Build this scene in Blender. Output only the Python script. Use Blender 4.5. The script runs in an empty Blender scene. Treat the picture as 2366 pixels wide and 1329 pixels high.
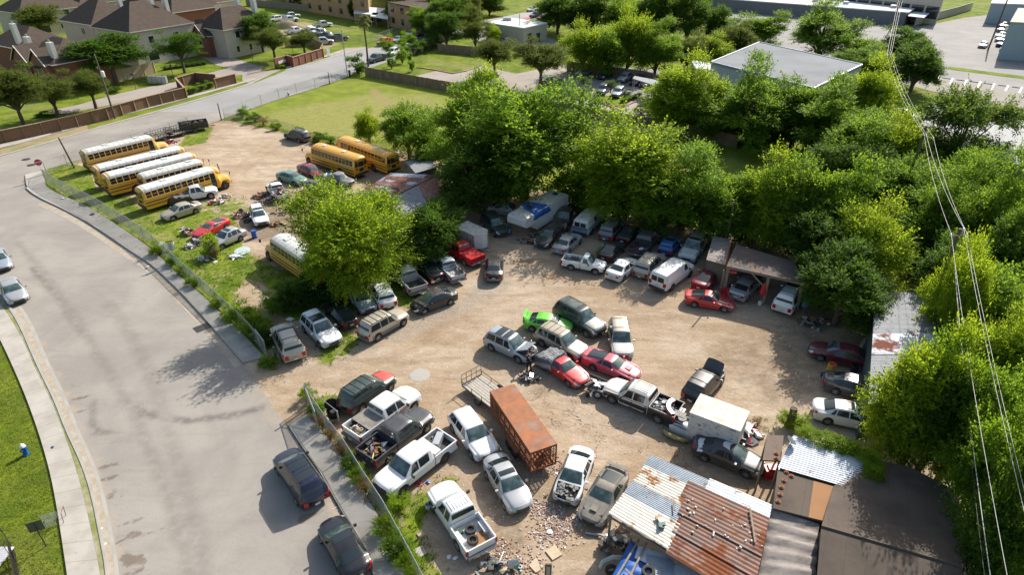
import bpy, math, random
import numpy as np
from mathutils import Vector, Matrix
S=bpy.context.scene; COL=S.collection
R=random.Random(7); NR=np.random.RandomState(5)
rad=math.radians
# ---------------------------------------------------------------- camera, sky, sun, exposure
CAMH,PITCH,FPX=31.6,rad(31.1),1480.0
cd=bpy.data.cameras.new('camera'); cam=bpy.data.objects.new('camera',cd); COL.objects.link(cam)
cam.location=(0,0,CAMH); cam.rotation_euler=(math.pi/2-PITCH,0,0)
cd.sensor_fit='HORIZONTAL'; cd.sensor_width=36; cd.lens=36*FPX/2366; cd.clip_end=3000; cd.clip_start=.1
S.camera=cam
SUN_EL,SUN_AZ=rad(37),rad(55)          # azimuth of the sun measured from +X counter-clockwise
w=bpy.data.worlds.new('World'); S.world=w; w.use_nodes=True
nt=w.node_tree; bg=nt.nodes['Background']; sky=nt.nodes.new('ShaderNodeTexSky')
sky.sky_type='NISHITA'; sky.sun_disc=False; sky.sun_elevation=SUN_EL; sky.sun_rotation=math.pi/2-SUN_AZ
sky.air_density=1.3; sky.dust_density=2.5
nt.links.new(sky.outputs[0],bg.inputs[0]); bg.inputs[1].default_value=.1
ld=bpy.data.lights.new('sun','SUN'); ld.energy=4.3; ld.angle=rad(.5); ld.color=(1,.95,.87)
sun=bpy.data.objects.new('sun',ld); COL.objects.link(sun)
sd=Vector((math.cos(SUN_AZ)*math.cos(SUN_EL),math.sin(SUN_AZ)*math.cos(SUN_EL),math.sin(SUN_EL)))
sun.rotation_euler=sd.to_track_quat('Z','Y').to_euler(); sun.location=(0,0,80)
vs=S.view_settings; vs.view_transform='Standard'; vs.look='None'; vs.gamma=1; vs.exposure=.75
S.cycles.max_bounces=7; S.cycles.transparent_max_bounces=24; S.cycles.diffuse_bounces=3; S.cycles.caustics_reflective=False; S.cycles.caustics_refractive=False
def G(px,py,z=0.0):
    "point of the photograph -> place in the world at height z"
    x=px-1183.0; y=664.5-py
    d=Vector((x,FPX*math.cos(PITCH)+y*math.sin(PITCH),-FPX*math.sin(PITCH)+y*math.cos(PITCH)))
    t=(z-CAMH)/d.z
    return Vector((d.x*t,d.y*t,z))
# ---------------------------------------------------------------- materials
MATS={}
class N:
    def __init__(s,name):
        s.m=bpy.data.materials.new(name); s.m.use_nodes=True; s.t=s.m.node_tree; s.n=s.t.nodes; s.l=s.t.links
        s.b=s.n['Principled BSDF']; s.out=s.n['Material Output']
    def add(s,ty,ins={},**kw):
        o=s.n.new('ShaderNode'+ty)
        for k,v in kw.items(): setattr(o,k,v)
        for k,v in ins.items():
            if hasattr(v,'is_linked') or hasattr(v,'links'): s.l.new(v,o.inputs[k])
            else: o.inputs[k].default_value=v
        return o
    def noise(s,scale,vec=None,detail=5,rough=.55,dist=0):
        ins={'Scale':scale,'Detail':detail,'Roughness':rough,'Distortion':dist}
        if vec is not None: ins['Vector']=vec
        return s.add('TexNoise',ins).outputs['Fac']
    def ramp(s,fac,a,b,smooth=True):
        o=s.add('MapRange',{'Value':fac,'From Min':a,'From Max':b})
        if smooth: o.interpolation_type='SMOOTHSTEP'
        return o.outputs[0]
    def mix(s,f,a,b,bt='MIX'):
        o=s.add('Mix',data_type='RGBA',blend_type=bt)
        for k,v in ((0,f),(6,a),(7,b)):
            if hasattr(v,'links'): s.l.new(v,o.inputs[k])
            else: o.inputs[k].default_value=(*v,1) if (k!=0 and len(v)==3) else v
        return o.outputs[2]
    def math(s,op,a,b=0.0,c=None):
        o=s.add('Math',operation=op)
        for k,v in enumerate((a,b) if c is None else (a,b,c)):
            if hasattr(v,'links'): s.l.new(v,o.inputs[k])
            else: o.inputs[k].default_value=v
        return o.outputs[0]
    def pos(s): return s.add('NewGeometry').outputs['Position']
    def obj(s): return s.add('TexCoord').outputs['Object']
    def uv(s): return s.add('TexCoord').outputs['UV']
    def attr(s,n): return s.add('Attribute',attribute_name=n).outputs['Fac']
    def scalev(s,v,sc): return s.add('Mapping',{'Vector':v,'Scale':sc}).outputs[0]
    def base(s,c):
        if hasattr(c,'links'): s.l.new(c,s.b.inputs['Base Color'])
        else: s.b.inputs['Base Color'].default_value=(*c,1)
    def set(s,**k):
        for a,v in k.items():
            a=a.replace('_',' ')
            if hasattr(v,'links'): s.l.new(v,s.b.inputs[a])
            else: s.b.inputs[a].default_value=v
    def bump(s,h,st=.3,d=.02):
        o=s.add('Bump',{'Height':h,'Strength':st,'Distance':d}); s.l.new(o.outputs[0],s.b.inputs['Normal'])
def mat(name,c,rough=.6,metal=0,c2=None,scale=3,spec=.5,amt=.6,bump=0,coat=0,pos=False):
    if name in MATS: return MATS[name]
    n=N(name); c2=c2 or tuple(x*.72 for x in c)
    v=n.pos() if pos else n.obj()
    f=n.noise(scale,v); f=n.ramp(f,.35,.75); f=n.math('MULTIPLY',f,amt)
    n.base(n.mix(f,c,c2)); n.set(Roughness=rough,Metallic=metal,Specular_IOR_Level=spec,Coat_Weight=coat)
    if bump: n.bump(n.noise(scale*6,v),bump,.01)
    MATS[name]=n.m; return n.m
def paint(name,c,dust=.25,metal=0.,rough=.32,dc=(.33,.29,.23)):
    k='paint_'+name
    if k in MATS: return MATS[k]
    n=N(k); v=n.obj(); nz=n.add('SeparateXYZ',{0:n.add('NewGeometry').outputs['Normal']}).outputs[2]
    up=n.ramp(nz,.3,1); d=n.ramp(n.noise(2.2,v,6,.65),.25,.8)
    f=n.math('MULTIPLY',n.math('MULTIPLY',n.math('ADD',n.math('MULTIPLY',up,.8),.25),d),dust)
    low=n.ramp(n.add('SeparateXYZ',{0:v}).outputs[2],.55,.2); f=n.math('MAXIMUM',f,n.math('MULTIPLY',low,.22+dust*.3))
    n.base(n.mix(f,c,dc)); n.set(Metallic=metal,Roughness=n.math('ADD',n.math('MULTIPLY',f,.7),rough),Coat_Weight=.5,Coat_Roughness=.12)
    MATS[k]=n.m; return n.m
def M(k): return MATS[k]
n=N('glass'); n.base((.02,.028,.03)); n.set(Roughness=.07,Specular_IOR_Level=.7); MATS['glass']=n.m
n=N('windshield'); v=n.obj(); n.base(n.mix(n.ramp(n.noise(1.6,v,3),.4,.65),(.035,.06,.058),(.10,.15,.14))); n.set(Roughness=.09,Specular_IOR_Level=.8); MATS['windshield']=n.m
mat('rubber',(.025,.025,.025),.85,c2=(.07,.06,.05),scale=8); mat('rim',(.42,.42,.42),.35,.7); mat('steelrim',(.16,.15,.14),.5,.5)
mat('plastic',(.03,.03,.032),.6,c2=(.07,.065,.06)); mat('dark',(.012,.012,.013),.9); mat('chrome',(.6,.6,.6),.22,.9)
mat('headlamp',(.55,.56,.56),.18,.3); mat('taillamp',(.42,.012,.012),.25,c2=(.3,.01,.01)); mat('amber',(.6,.22,.02),.3)
mat('plate',(.6,.6,.58),.5,c2=(.4,.42,.5),scale=14); mat('greytrim',(.16,.16,.16),.5); mat('engine',(.06,.06,.06),.6,.3,c2=(.25,.24,.22),scale=14,amt=1,bump=.6)
mat('concrete',(.36,.34,.30),.85,c2=(.25,.235,.20),scale=.8,pos=True,bump=.1); mat('galv',(.42,.44,.46),.45,.6,c2=(.3,.31,.32),scale=2)
mat('wood_grey',(.25,.21,.16),.85,c2=(.14,.11,.08),scale=4); mat('wood_pale',(.5,.4,.27),.8,c2=(.36,.27,.17),scale=5); mat('wood_pole',(.13,.10,.075),.9,c2=(.07,.055,.04),scale=6)
mat('bark',(.10,.08,.06),.95,c2=(.05,.04,.03),scale=9,bump=.5); mat('rust',(.28,.10,.04),.85,c2=(.15,.06,.035),scale=3,amt=.9,bump=.3)
mat('white_paint',(.72,.72,.70),.5,c2=(.55,.54,.5)); mat('black_metal',(.03,.03,.03),.55,c2=(.09,.06,.04),scale=5); mat('blue_plastic',(.02,.10,.35),.4); mat('red_plastic',(.5,.02,.03),.4)
mat('yellow_paint',(.62,.42,.02),.45,c2=(.4,.25,.04)); mat('cardboard',(.42,.32,.2),.9,c2=(.3,.22,.14)); mat('skin',(.30,.16,.10),.6); mat('navy_cloth',(.012,.014,.03),.9); mat('hair',(.01,.008,.006),.7)
mat('green_metal',(.03,.09,.06),.5); mat('tarp_blue',(.01,.10,.38),.6,c2=(.006,.05,.22),scale=2,bump=.5); mat('stone_white',(.6,.6,.57),.8,c2=(.35,.33,.3))
# ---------------------------------------------------------------- mesh helpers
class MB:
    def __init__(s): s.v=[];s.f=[];s.c=[]
    def add(s,vs,fs,mi=0):
        o=len(s.v); s.v+=[tuple(p) for p in vs]; s.f+=[tuple(i+o for i in f) for f in fs]; s.c+=[mi]*len(fs); return s
    def box(s,c,d,rz=0,mi=0,rot=None):
        hx,hy,hz=d[0]/2,d[1]/2,d[2]/2
        m=rot if rot is not None else Matrix.Rotation(rz,3,'Z')
        p=[Vector(c)+m@Vector((x*hx,y*hy,z*hz)) for x,y,z in ((-1,-1,-1),(1,-1,-1),(1,1,-1),(-1,1,-1),(-1,-1,1),(1,-1,1),(1,1,1),(-1,1,1))]
        return s.add(p,[(0,3,2,1),(4,5,6,7),(0,1,5,4),(1,2,6,5),(2,3,7,6),(3,0,4,7)],mi)
    def tube(s,pts,r,n=6,mi=0,cap=True):
        pts=[Vector(p) for p in pts]; rs=r if isinstance(r,(list,tuple)) else [r]*len(pts)
        vs=[];fs=[]
        for i,p in enumerate(pts):
            t=(pts[min(i+1,len(pts)-1)]-pts[max(i-1,0)]).normalized()
            a=t.orthogonal().normalized() if i==0 else (pa-t*pa.dot(t)).normalized()
            pa=a; b=t.cross(a)
            vs+=[p+(a*math.cos(2*math.pi*k/n)+b*math.sin(2*math.pi*k/n))*rs[i] for k in range(n)]
        for i in range(len(pts)-1):
            for k in range(n):
                k2=(k+1)%n; fs.append((i*n+k,i*n+k2,(i+1)*n+k2,(i+1)*n+k))
        if cap: fs.append(tuple(range(n))[::-1]); fs.append(tuple((len(pts)-1)*n+k for k in range(n)))
        return s.add(vs,fs,mi)
    def lathe(s,prof,c=(0,0,0),axis='Z',n=16,mi=0):
        vs=[];fs=[]; c=Vector(c)
        for r,h in prof:
            for k in range(n):
                a=2*math.pi*k/n; x,y=r*math.cos(a),r*math.sin(a)
                vs.append(c+(Vector((x,y,h)) if axis=='Z' else Vector((x,h,y)) if axis=='Y' else Vector((h,x,y))))
        for i in range(len(prof)-1):
            for k in range(n):
                k2=(k+1)%n; f=(i*n+k,i*n+k2,(i+1)*n+k2,(i+1)*n+k)
                fs.append(f if axis!='Y' else f[::-1])
        return s.add(vs,fs,mi)
    def prism(s,poly,z0,z1,mi=0):
        n=len(poly); a=sum(poly[i][0]*poly[(i+1)%n][1]-poly[(i+1)%n][0]*poly[i][1] for i in range(n))
        if a<0: poly=poly[::-1]
        vs=[(p[0],p[1],z0) for p in poly]+[(p[0],p[1],z1) for p in poly]
        return s.add(vs,[tuple(range(n))[::-1],tuple(range(n,2*n))]+[(i,(i+1)%n,n+(i+1)%n,n+i) for i in range(n)],mi)
    def mesh(s,name='m',smooth=False,ang=35):
        me=bpy.data.meshes.new(name); me.from_pydata(s.v,[],s.f); me.validate(); me.update()
        if smooth:
            me.shade_smooth()
            try: me.set_sharp_from_angle(angle=rad(ang))
            except Exception: pass
        return me
def np_mesh(name,v,f,uv=None):
    "fast mesh from arrays: v (n,3), f (m,4) quads"
    me=bpy.data.meshes.new(name); me.vertices.add(len(v)); me.vertices.foreach_set('co',np.asarray(v,np.float32).ravel())
    m=len(f); k=f.shape[1]; me.loops.add(m*k); me.loops.foreach_set('vertex_index',f.astype(np.int32).ravel())
    me.polygons.add(m); me.polygons.foreach_set('loop_start',np.arange(0,m*k,k,dtype=np.int32))
    me.update(calc_edges=True); return me
def ob(name,me,mt=None,parent=None,loc=None,rot=None,smooth=False):
    if isinstance(me,MB): me=me.mesh(name,smooth)
    o=bpy.data.objects.new(name,me); COL.objects.link(o)
    if mt is not None:
        mts=mt if isinstance(mt,(list,tuple)) else [mt]
        if len(me.materials)==0:
            for q in mts: me.materials.append(M(q) if isinstance(q,str) else q)
        if len(mts)>1 and False: pass
    if parent: o.parent=parent
    if loc is not None: o.location=loc
    if rot is not None: o.rotation_euler=rot
    return o
def tag(o,label,cat,group=None,kind=None):
    if kind: o['kind']=kind
    if label: o['label']=label
    if cat: o['category']=cat
    if group: o['group']=group
    return o
def thing(name,label,cat,loc=(0,0,0),rz=0,group=None):
    o=bpy.data.objects.new(name,None); COL.objects.link(o); o.empty_display_size=.2
    o.location=loc; o.rotation_euler=(0,0,rz); return tag(o,label,cat,group)
def ctr(pts): 
    s=Vector((0,0,0))
    for p in pts: s+=Vector(p)
    return s/len(pts)
def resample(pts,n):
    pts=[Vector(p) for p in pts]; L=[0]
    for a,b in zip(pts,pts[1:]): L.append(L[-1]+(b-a).length)
    out=[]
    for i in range(n):
        d=L[-1]*i/(n-1); k=0
        while k<len(pts)-2 and L[k+1]<d: k+=1
        t=(d-L[k])/max(1e-6,L[k+1]-L[k]); out.append(pts[k].lerp(pts[k+1],min(1,max(0,t))))
    return out,L[-1]
def smooth_line(pts,it=2):
    pts=[Vector(p) for p in pts]
    for _ in range(it):
        q=[pts[0]]
        for a,b in zip(pts,pts[1:]): q+=[a.lerp(b,.25),a.lerp(b,.75)]
        q.append(pts[-1]); pts=q
    return pts
def GP(l,z=0): return [G(x,y,z) for x,y in l]
def setuv(me,fn):
    uv=me.uv_layers.new(name='UVMap')
    for lp in me.loops: uv.data[lp.index].uv=fn(me.vertices[lp.vertex_index].co,lp.vertex_index)
def strip(name,A,B,mt,z0,z1,step=1.0,kind='structure'):
    "a band between two lines, from height z0 to z1, UV running along it in metres"
    A=smooth_line(A); B=smooth_line(B)
    _,L=resample(A,2); n=max(3,int(L/step)+1); A,_=resample(A,n); B,_=resample(B,n)
    m=MB(); vs=[]
    for a,b in zip(A,B): vs+=[(a.x,a.y,z1),(b.x,b.y,z1),(a.x,a.y,z0),(b.x,b.y,z0)]
    fs=[]
    for i in range(n-1):
        o=i*4; p=o+4
        fs+=[(o,p,p+1,o+1),(o+2,p+2,p,o),(o+1,p+1,p+3,o+3)]
    fs+=[(0,1,3,2),((n-1)*4,(n-1)*4+2,(n-1)*4+3,(n-1)*4+1)]
    m.add(vs,fs); me=m.mesh(name)
    setuv(me,lambda co,i:(i//4*L/(n-1),(i%2)))
    o=ob(name,me,mt)
    if kind: o['kind']=kind
    return o
def flat(name,poly,mt,z,kind='structure',thick=.0):
    m=MB()
    if thick: m.prism([(p.x,p.y) for p in poly],z-thick,z)
    else:
        pl=[(p.x,p.y,z) for p in poly]
        a=sum(pl[i][0]*pl[(i+1)%len(pl)][1]-pl[(i+1)%len(pl)][0]*pl[i][1] for i in range(len(pl)))
        m.add(pl if a>0 else pl[::-1],[tuple(range(len(pl)))])
    o=ob(name,m,mt)
    if kind: o['kind']=kind
    return o
def inpoly(X,Y,poly):
    c=np.zeros(X.shape,bool); n=len(poly)
    for i in range(n):
        x1,y1=poly[i][0],poly[i][1]; x2,y2=poly[i-1][0],poly[i-1][1]
        if y1==y2: continue
        m=((y1>Y)!=(y2>Y))&(X<(x2-x1)*(Y-y1)/(y2-y1)+x1); c^=m
    return c
def blur(A,k):
    for _ in range(k):
        P=np.pad(A,1,mode='edge'); A=(P[:-2,1:-1]+P[2:,1:-1]+P[1:-1,:-2]+P[1:-1,2:]+P[1:-1,1:-1])/5
    return A
def gridsheet(name,x0,x1,y0,y1,st,poly,attrs,mt,z):
    "ground sheet clipped to a polygon with soft painted masks (where grass grows, where the soil is stained)"
    xs=np.arange(x0,x1+st,st); ys=np.arange(y0,y1+st,st); X,Y=np.meshgrid(xs,ys)
    A={}
    for k,(polys,bl) in attrs.items():
        a=np.zeros(X.shape)
        for pl,val in polys: a[inpoly(X,Y,[(p.x,p.y) for p in pl])]=val
        A[k]=blur(a,bl)
    ny,nx=X.shape; idx=np.arange(nx*ny).reshape(ny,nx)
    q=np.stack([idx[:-1,:-1],idx[:-1,1:],idx[1:,1:],idx[1:,:-1]],-1).reshape(-1,4)
    cx=(X[:-1,:-1]+st/2).ravel(); cy=(Y[:-1,:-1]+st/2).ravel()
    if poly is not None: q=q[inpoly(cx,cy,[(p.x,p.y) for p in poly])]
    me=np_mesh(name,np.stack([X.ravel(),Y.ravel(),np.full(X.size,z)],-1),q)
    for k,a in A.items():
        at=me.attributes.new(k,'FLOAT','POINT'); at.data.foreach_set('value',a.ravel().astype(np.float32))
    o=ob(name,me,mt); o['kind']='structure'; return o,(xs,ys,A)
# ================================================================ GROUND
GR1,GR2,DRY=(.10,.15,.012),(.215,.26,.018),(.29,.25,.11)
def grass_nodes(n,v,dryf=None):
    a=n.ramp(n.noise(.35,v,6,.6),.35,.7); c=n.mix(a,GR1,GR2)
    f=n.ramp(n.noise(9,v,3,.7),.35,.75); c=n.mix(f,c,n.mix(.45,c,(.03,.06,.008)))
    if dryf is not None: c=n.mix(dryf,c,n.mix(n.ramp(n.noise(2.2,v,5),.3,.7),DRY,(.2,.19,.06)))
    return c
n=N('ground_grass'); v=n.pos(); c=grass_nodes(n,v,n.math('MAXIMUM',n.math('MULTIPLY',n.ramp(n.noise(.09,v,6,.6),.48,.72),.7),n.math('MULTIPLY',n.ramp(n.noise(.55,v,6,.7),.52,.7),.75))); n.base(c); n.set(Roughness=.95,Specular_IOR_Level=.1); n.bump(n.noise(14,v,3,.8),.9,.06); MATS['ground_grass']=n.m
n=N('field_grass'); v=n.pos()
d=n.attr('dry'); d=n.ramp(n.math('ADD',d,n.math('SUBTRACT',n.math('MULTIPLY',n.noise(.12,v,7,.7),1.3),.65)),.2,.6)
c=grass_nodes(n,v,n.math('MULTIPLY',d,.85)); c=n.mix(.22,c,(.34,.36,.06)); b=n.attr('bare'); b=n.ramp(n.math('ADD',b,n.math('MULTIPLY',n.math('SUBTRACT',n.noise(.5,v,8,.8),.5),1.6)),.35,.9)
st=n.noise(1.2,n.scalev(v,(.5,2.5,1)),4); c=n.mix(n.math('MULTIPLY',n.ramp(st,.42,.66),.5),c,(.13,.14,.035))
n.base(n.mix(n.math('MULTIPLY',b,.75),c,(.27,.21,.10))); n.set(Roughness=.95,Specular_IOR_Level=.1); n.bump(n.noise(12,v,3,.8),.6,.05); MATS['field_grass']=n.m
# packed dirt and gravel of the yard
n=N('yard_dirt'); v=n.pos()
big=n.ramp(n.noise(.11,v,6,.6,.4),.3,.72); c=n.mix(big,(.53,.425,.315),(.39,.275,.17))
st=n.ramp(n.noise(.22,n.add('Mapping',{'Vector':v,'Rotation':(0,0,rad(-28)),'Scale':(.55,2.3,1)}).outputs[0],8,.68,.5),.42,.66); c=n.mix(n.math('MULTIPLY',st,.6),c,(.28,.19,.11))
pale=n.ramp(n.noise(.5,v,7,.7),.52,.7); c=n.mix(n.math('MULTIPLY',pale,.65),c,(.55,.47,.37))
dk=n.ramp(n.noise(.33,n.scalev(v,(1,1,1)),6,.7,1.2),.6,.74); c=n.mix(n.math('MULTIPLY',dk,.55),c,(.19,.14,.085))
ru=n.attr('rut'); c=n.mix(n.math('MULTIPLY',n.math('MULTIPLY',ru,n.ramp(n.noise(.8,v,6,.7),.35,.6)),.6),c,(.27,.185,.115))
md=n.noise(1.3,n.add('Mapping',{'Vector':v,'Rotation':(0,0,rad(35)),'Scale':(.6,1.7,1)}).outputs[0],9,.78,.3); c=n.mix(n.math('MULTIPLY',n.ramp(md,.5,.68),.42),c,(.24,.165,.10)); c=n.mix(n.math('MULTIPLY',n.ramp(md,.44,.3),.5),c,(.60,.52,.43))
sta=n.attr('stain'); c=n.mix(n.math('MULTIPLY',n.ramp(n.math('ADD',sta,n.math('SUBTRACT',n.noise(.9,v,5,.7),.5)),.35,.8),.8),c,(.19,.145,.095))
gv=n.attr('gravel'); gf=n.ramp(n.math('ADD',gv,n.math('MULTIPLY',n.math('SUBTRACT',n.noise(1.1,v,6,.75),.5),1.3)),.35,.75)
gc=n.mix(n.ramp(n.noise(7,v,3,.8),.4,.62),(.20,.175,.15),(.46,.41,.35)); c=n.mix(n.math('MULTIPLY',gf,.55),c,gc)
fine=n.noise(5,v,5,.8); c=n.mix(n.ramp(fine,.3,.75),n.mix(.30,c,(.08,.06,.045)),c)
pb=n.add('TexVoronoi',{'Vector':v,'Scale':2.4}).outputs['Distance']; peb=n.ramp(pb,.12,.07); c=n.mix(n.math('MULTIPLY',peb,n.ramp(n.noise(.8,v,3),.45,.6)),c,(.62,.58,.52))
cr=n.math('ABSOLUTE',n.math('SUBTRACT',n.noise(.2,v,9,.6,1.2),.5))
crm=n.math('MULTIPLY',n.ramp(cr,.006,.0015),n.attr('crack')); c=n.mix(n.math('MULTIPLY',crm,.85),c,(.07,.05,.035))
g=n.attr('grass'); gm=n.ramp(n.math('ADD',g,n.math('MULTIPLY',n.math('SUBTRACT',n.noise(.9,v,7,.75),.5),1.2)),.42,.6)
gdry=n.ramp(n.noise(.5,v,6,.6),.42,.68); gcol=grass_nodes(n,v,n.math('MULTIPLY',gdry,.85)); c=n.mix(gm,c,gcol)
n.base(c); n.set(Roughness=.95,Specular_IOR_Level=.15)
n.bump(n.math('ADD',n.math('MULTIPLY',n.noise(.7,v,5,.6),3),n.noise(9,v,4,.8)),.7,.05); MATS['yard_dirt']=n.m
# worn concrete-grey asphalt
def asph(name,c1,c2,tracks=True):
    n=N(name); v=n.pos(); f=n.ramp(n.noise(.16,v,6,.6,.5),.3,.7); c=n.mix(f,c1,c2)
    f=n.ramp(n.noise(22,v,4,.85),.35,.68); c=n.mix(f,n.mix(.30,c,(.05,.05,.05)),c); c=n.mix(n.math('MULTIPLY',n.ramp(n.noise(.45,n.add('Mapping',{'Vector':v,'Rotation':(0,0,rad(48)),'Scale':(.35,2.2,1)}).outputs[0],8,.75),.5,.7),.3),c,(.19,.165,.14))
    sp=n.add('TexVoronoi',{'Vector':v,'Scale':1.3}).outputs['Distance']; c=n.mix(n.math('MULTIPLY',n.ramp(sp,.055,.03),.5),c,(.08,.07,.06))
    f=n.ramp(n.noise(.6,v,7,.75,.8),.6,.72); c=n.mix(n.math('MULTIPLY',f,.35),c,(.16,.13,.10))
    if tracks:
        dt=n.attr('dirt'); c=n.mix(n.math('MULTIPLY',n.ramp(n.math('ADD',dt,n.math('MULTIPLY',n.math('SUBTRACT',n.noise(.8,v,6,.7),.5),1.3)),.4,.85),.75),c,(.38,.30,.215))
        tk=n.attr('track'); c=n.mix(n.math('MULTIPLY',n.math('MULTIPLY',tk,n.ramp(n.noise(1.5,v,5),.2,.6)),.8),c,(.15,.13,.115))
        oi=n.attr('oil'); c=n.mix(n.math('MULTIPLY',n.ramp(n.math('ADD',oi,n.math('MULTIPLY',n.math('SUBTRACT',n.noise(3,v,6,.7),.5),.9)),.5,.8),.7),c,(.13,.095,.065))
    c=n.mix(n.math('MULTIPLY',n.ramp(n.math('ABSOLUTE',n.math('SUBTRACT',n.noise(.22,v,8,.62,1.5),.5)),.004,.0),.28),c,(.13,.11,.09))
    n.base(c); n.set(Roughness=.88,Specular_IOR_Level=.25); n.bump(n.noise(45,v,2,.8),.35,.01); MATS[name]=n.m
asph('asphalt',(.375,.34,.295),(.285,.258,.225)); asph('paving_pink',(.40,.35,.30),(.33,.28,.24),False); asph('paving_grey',(.32,.30,.28),(.25,.24,.23),False)
# jointed concrete walk
n=N('walk_concrete'); u=n.uv(); v=n.pos(); c=n.mix(n.ramp(n.noise(.5,v,6,.65),.35,.7),(.41,.38,.33),(.31,.285,.24))
fx=n.math('FRACT',n.math('DIVIDE',n.add('SeparateXYZ',{0:u}).outputs[0],1.5)); j=n.ramp(n.math('ABSOLUTE',n.math('SUBTRACT',fx,.5)),.485,.495)
c=n.mix(n.math('MULTIPLY',j,.6),c,(.13,.11,.08)); c=n.mix(n.math('MULTIPLY',n.ramp(n.noise(2.5,v,6,.75),.58,.75),.55),c,(.17,.13,.09)); n.base(c); n.set(Roughness=.9); n.bump(n.noise(20,v,3,.7),.3,.01); MATS['walk_concrete']=n.m
n=N('gutter_dirt'); v=n.pos(); n.base(n.mix(n.ramp(n.noise(1.6,v,6,.75),.4,.62),(.33,.26,.18),(.37,.34,.29))); n.set(Roughness=.9); MATS['gutter_dirt']=n.m

ground=flat('ground',[Vector(p) for p in ((-900,-60,0),(900,-60,0),(900,1500,0),(-900,1500,0))],'ground_grass',-.01)
# street polygon
RK=[(56,418),(57,428),(60,436),(74,448),(105,465),(147.5,484),(211,519.5),(263.5,555),(316,592),(346,609.6),(403,662.5),(451.5,713.5),(496.5,764.6),(562.7,840),(601.9,893),(632,947),(666.7,987),(699,1037.7),(737.7,1090.5),(762.6,1137.7),(798.7,1201.5),(834.8,1259.8),(854,1315),(890,1400)]
LG=[(278,1400),(267.8,1308),(249.8,1230),(234.7,1163.7),(207.6,1079.5),(177.5,989),(150.5,929),(111.3,846),(75.2,776.7),(45,737.5),(9,698),(-60,640),(-200,560),(-420,480)]
FARK=[(-420,470),(-150,392),(0,361.4),(52.7,347),(145,320.6),(250,289),(329,268),(447.7,234.4),(526.7,210.7),(587,192),(659,163),(738,141),(788,126),(843,112.5),(890,103),(938,89.5),(975,79),(1040,63),(1100,50),(1180,34),(1260,18)]
NEARK=[(1280,33),(1200,50),(1110,70),(1040,88),(985,105),(922,132),(868,152),(817,168),(804,176.5),(712,208),(640,229),(580,251),(512,275),(440,297),(300,338),(160,376),(110,390),(80,398),(62,406)]
poly=GP(FARK)+GP(NEARK)+GP(RK)+GP(LG)
def band(line,wd,val):
    p=GP(line); out=[]
    for a,b in zip(p,p[1:]):
        d=(b-a).normalized(); nn=Vector((-d.y,d.x,0))*wd
        out.append(([a+nn-d*.3,b+nn+d*.3,b-nn+d*.3,a-nn-d*.3],val))
    return out
dirt=band(RK[4:14],1.0,.75)+band(RK[13:18],1.3,.55)+band(RK[17:],.9,.7)+band(LG[:10],.9,.6)
track=band([(380,690),(430,745),(520,840),(560,885),(610,930)],.35,.0)+band([(75,620),(130,680),(190,765),(245,850),(290,925),(330,955),(380,968),(440,972),(530,962),(600,945)],.3,1.2)+band([(250,700),(300,770),(345,860),(380,960),(420,1100),(460,1250),(480,1380)],.5,.4)+band([(40,560),(110,640),(180,740),(240,840),(300,940),(345,1040),(390,1160),(430,1300),(440,1390)],.35,.5)+band([(215,930),(212,975),(225,1000),(260,1003)],.2,1.1)
oil=[]
for k in range(60):
    t=R.random(); i=min(len(LG)-2,int(t*7)); a=G(*LG[i]); b=G(*LG[i+1]); p=a.lerp(b,R.random()); L=R.uniform(.3,1.6)*(1.8 if k<8 else 1); d=Vector((1,.35,0)).normalized(); nn=Vector((-d.y,d.x,0))*R.uniform(.06,.16)*(1.6 if k<8 else 1)
    oil.append(([p+nn+d*.2,p+nn*2+d*(L+.2),p-nn*.6+d*(L+.3),p-nn+d*.2],R.uniform(.5,1)))
oil+=[(GP([(676,1215),(690,1190),(745,1175),(752,1168),(748,1185),(700,1213)]),.9)]
xs=[p.x for p in poly]; ys=[p.y for p in poly]
near=gridsheet('road',-75,2,18,112,.22,poly,{'dirt':(dirt,7),'track':(track,1),'oil':(oil,1)},'asphalt',.008)
far_poly=GP([(0,361.4),(52.7,347),(145,320.6),(250,289)][::-1])
pf=[p for p in poly]
def clip_y(poly,y0,above=True):
    out=[]
    for i in range(len(poly)):
        a,b=poly[i-1],poly[i]; ia=(a.y>=y0)==above; ib=(b.y>=y0)==above
        if ia!=ib: t=(y0-a.y)/(b.y-a.y); out.append(a.lerp(b,t))
        if ib: out.append(b)
    return out
n=N('asphalt_far'); v=n.pos(); n.base(n.mix(n.ramp(n.noise(.12,v,6,.6),.3,.7),(.30,.285,.27),(.24,.232,.225))); n.set(Roughness=.85); MATS['asphalt_far']=n.m
fr=flat('street',clip_y(poly,111.7),'asphalt_far',.006)
fl=flat('street',[p for p in GP([(-420,470),(-150,392),(0,361.4),(40,352),(40,680),(9,698),(-60,640),(-200,560),(-420,480)])],'asphalt_far',.005)
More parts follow.
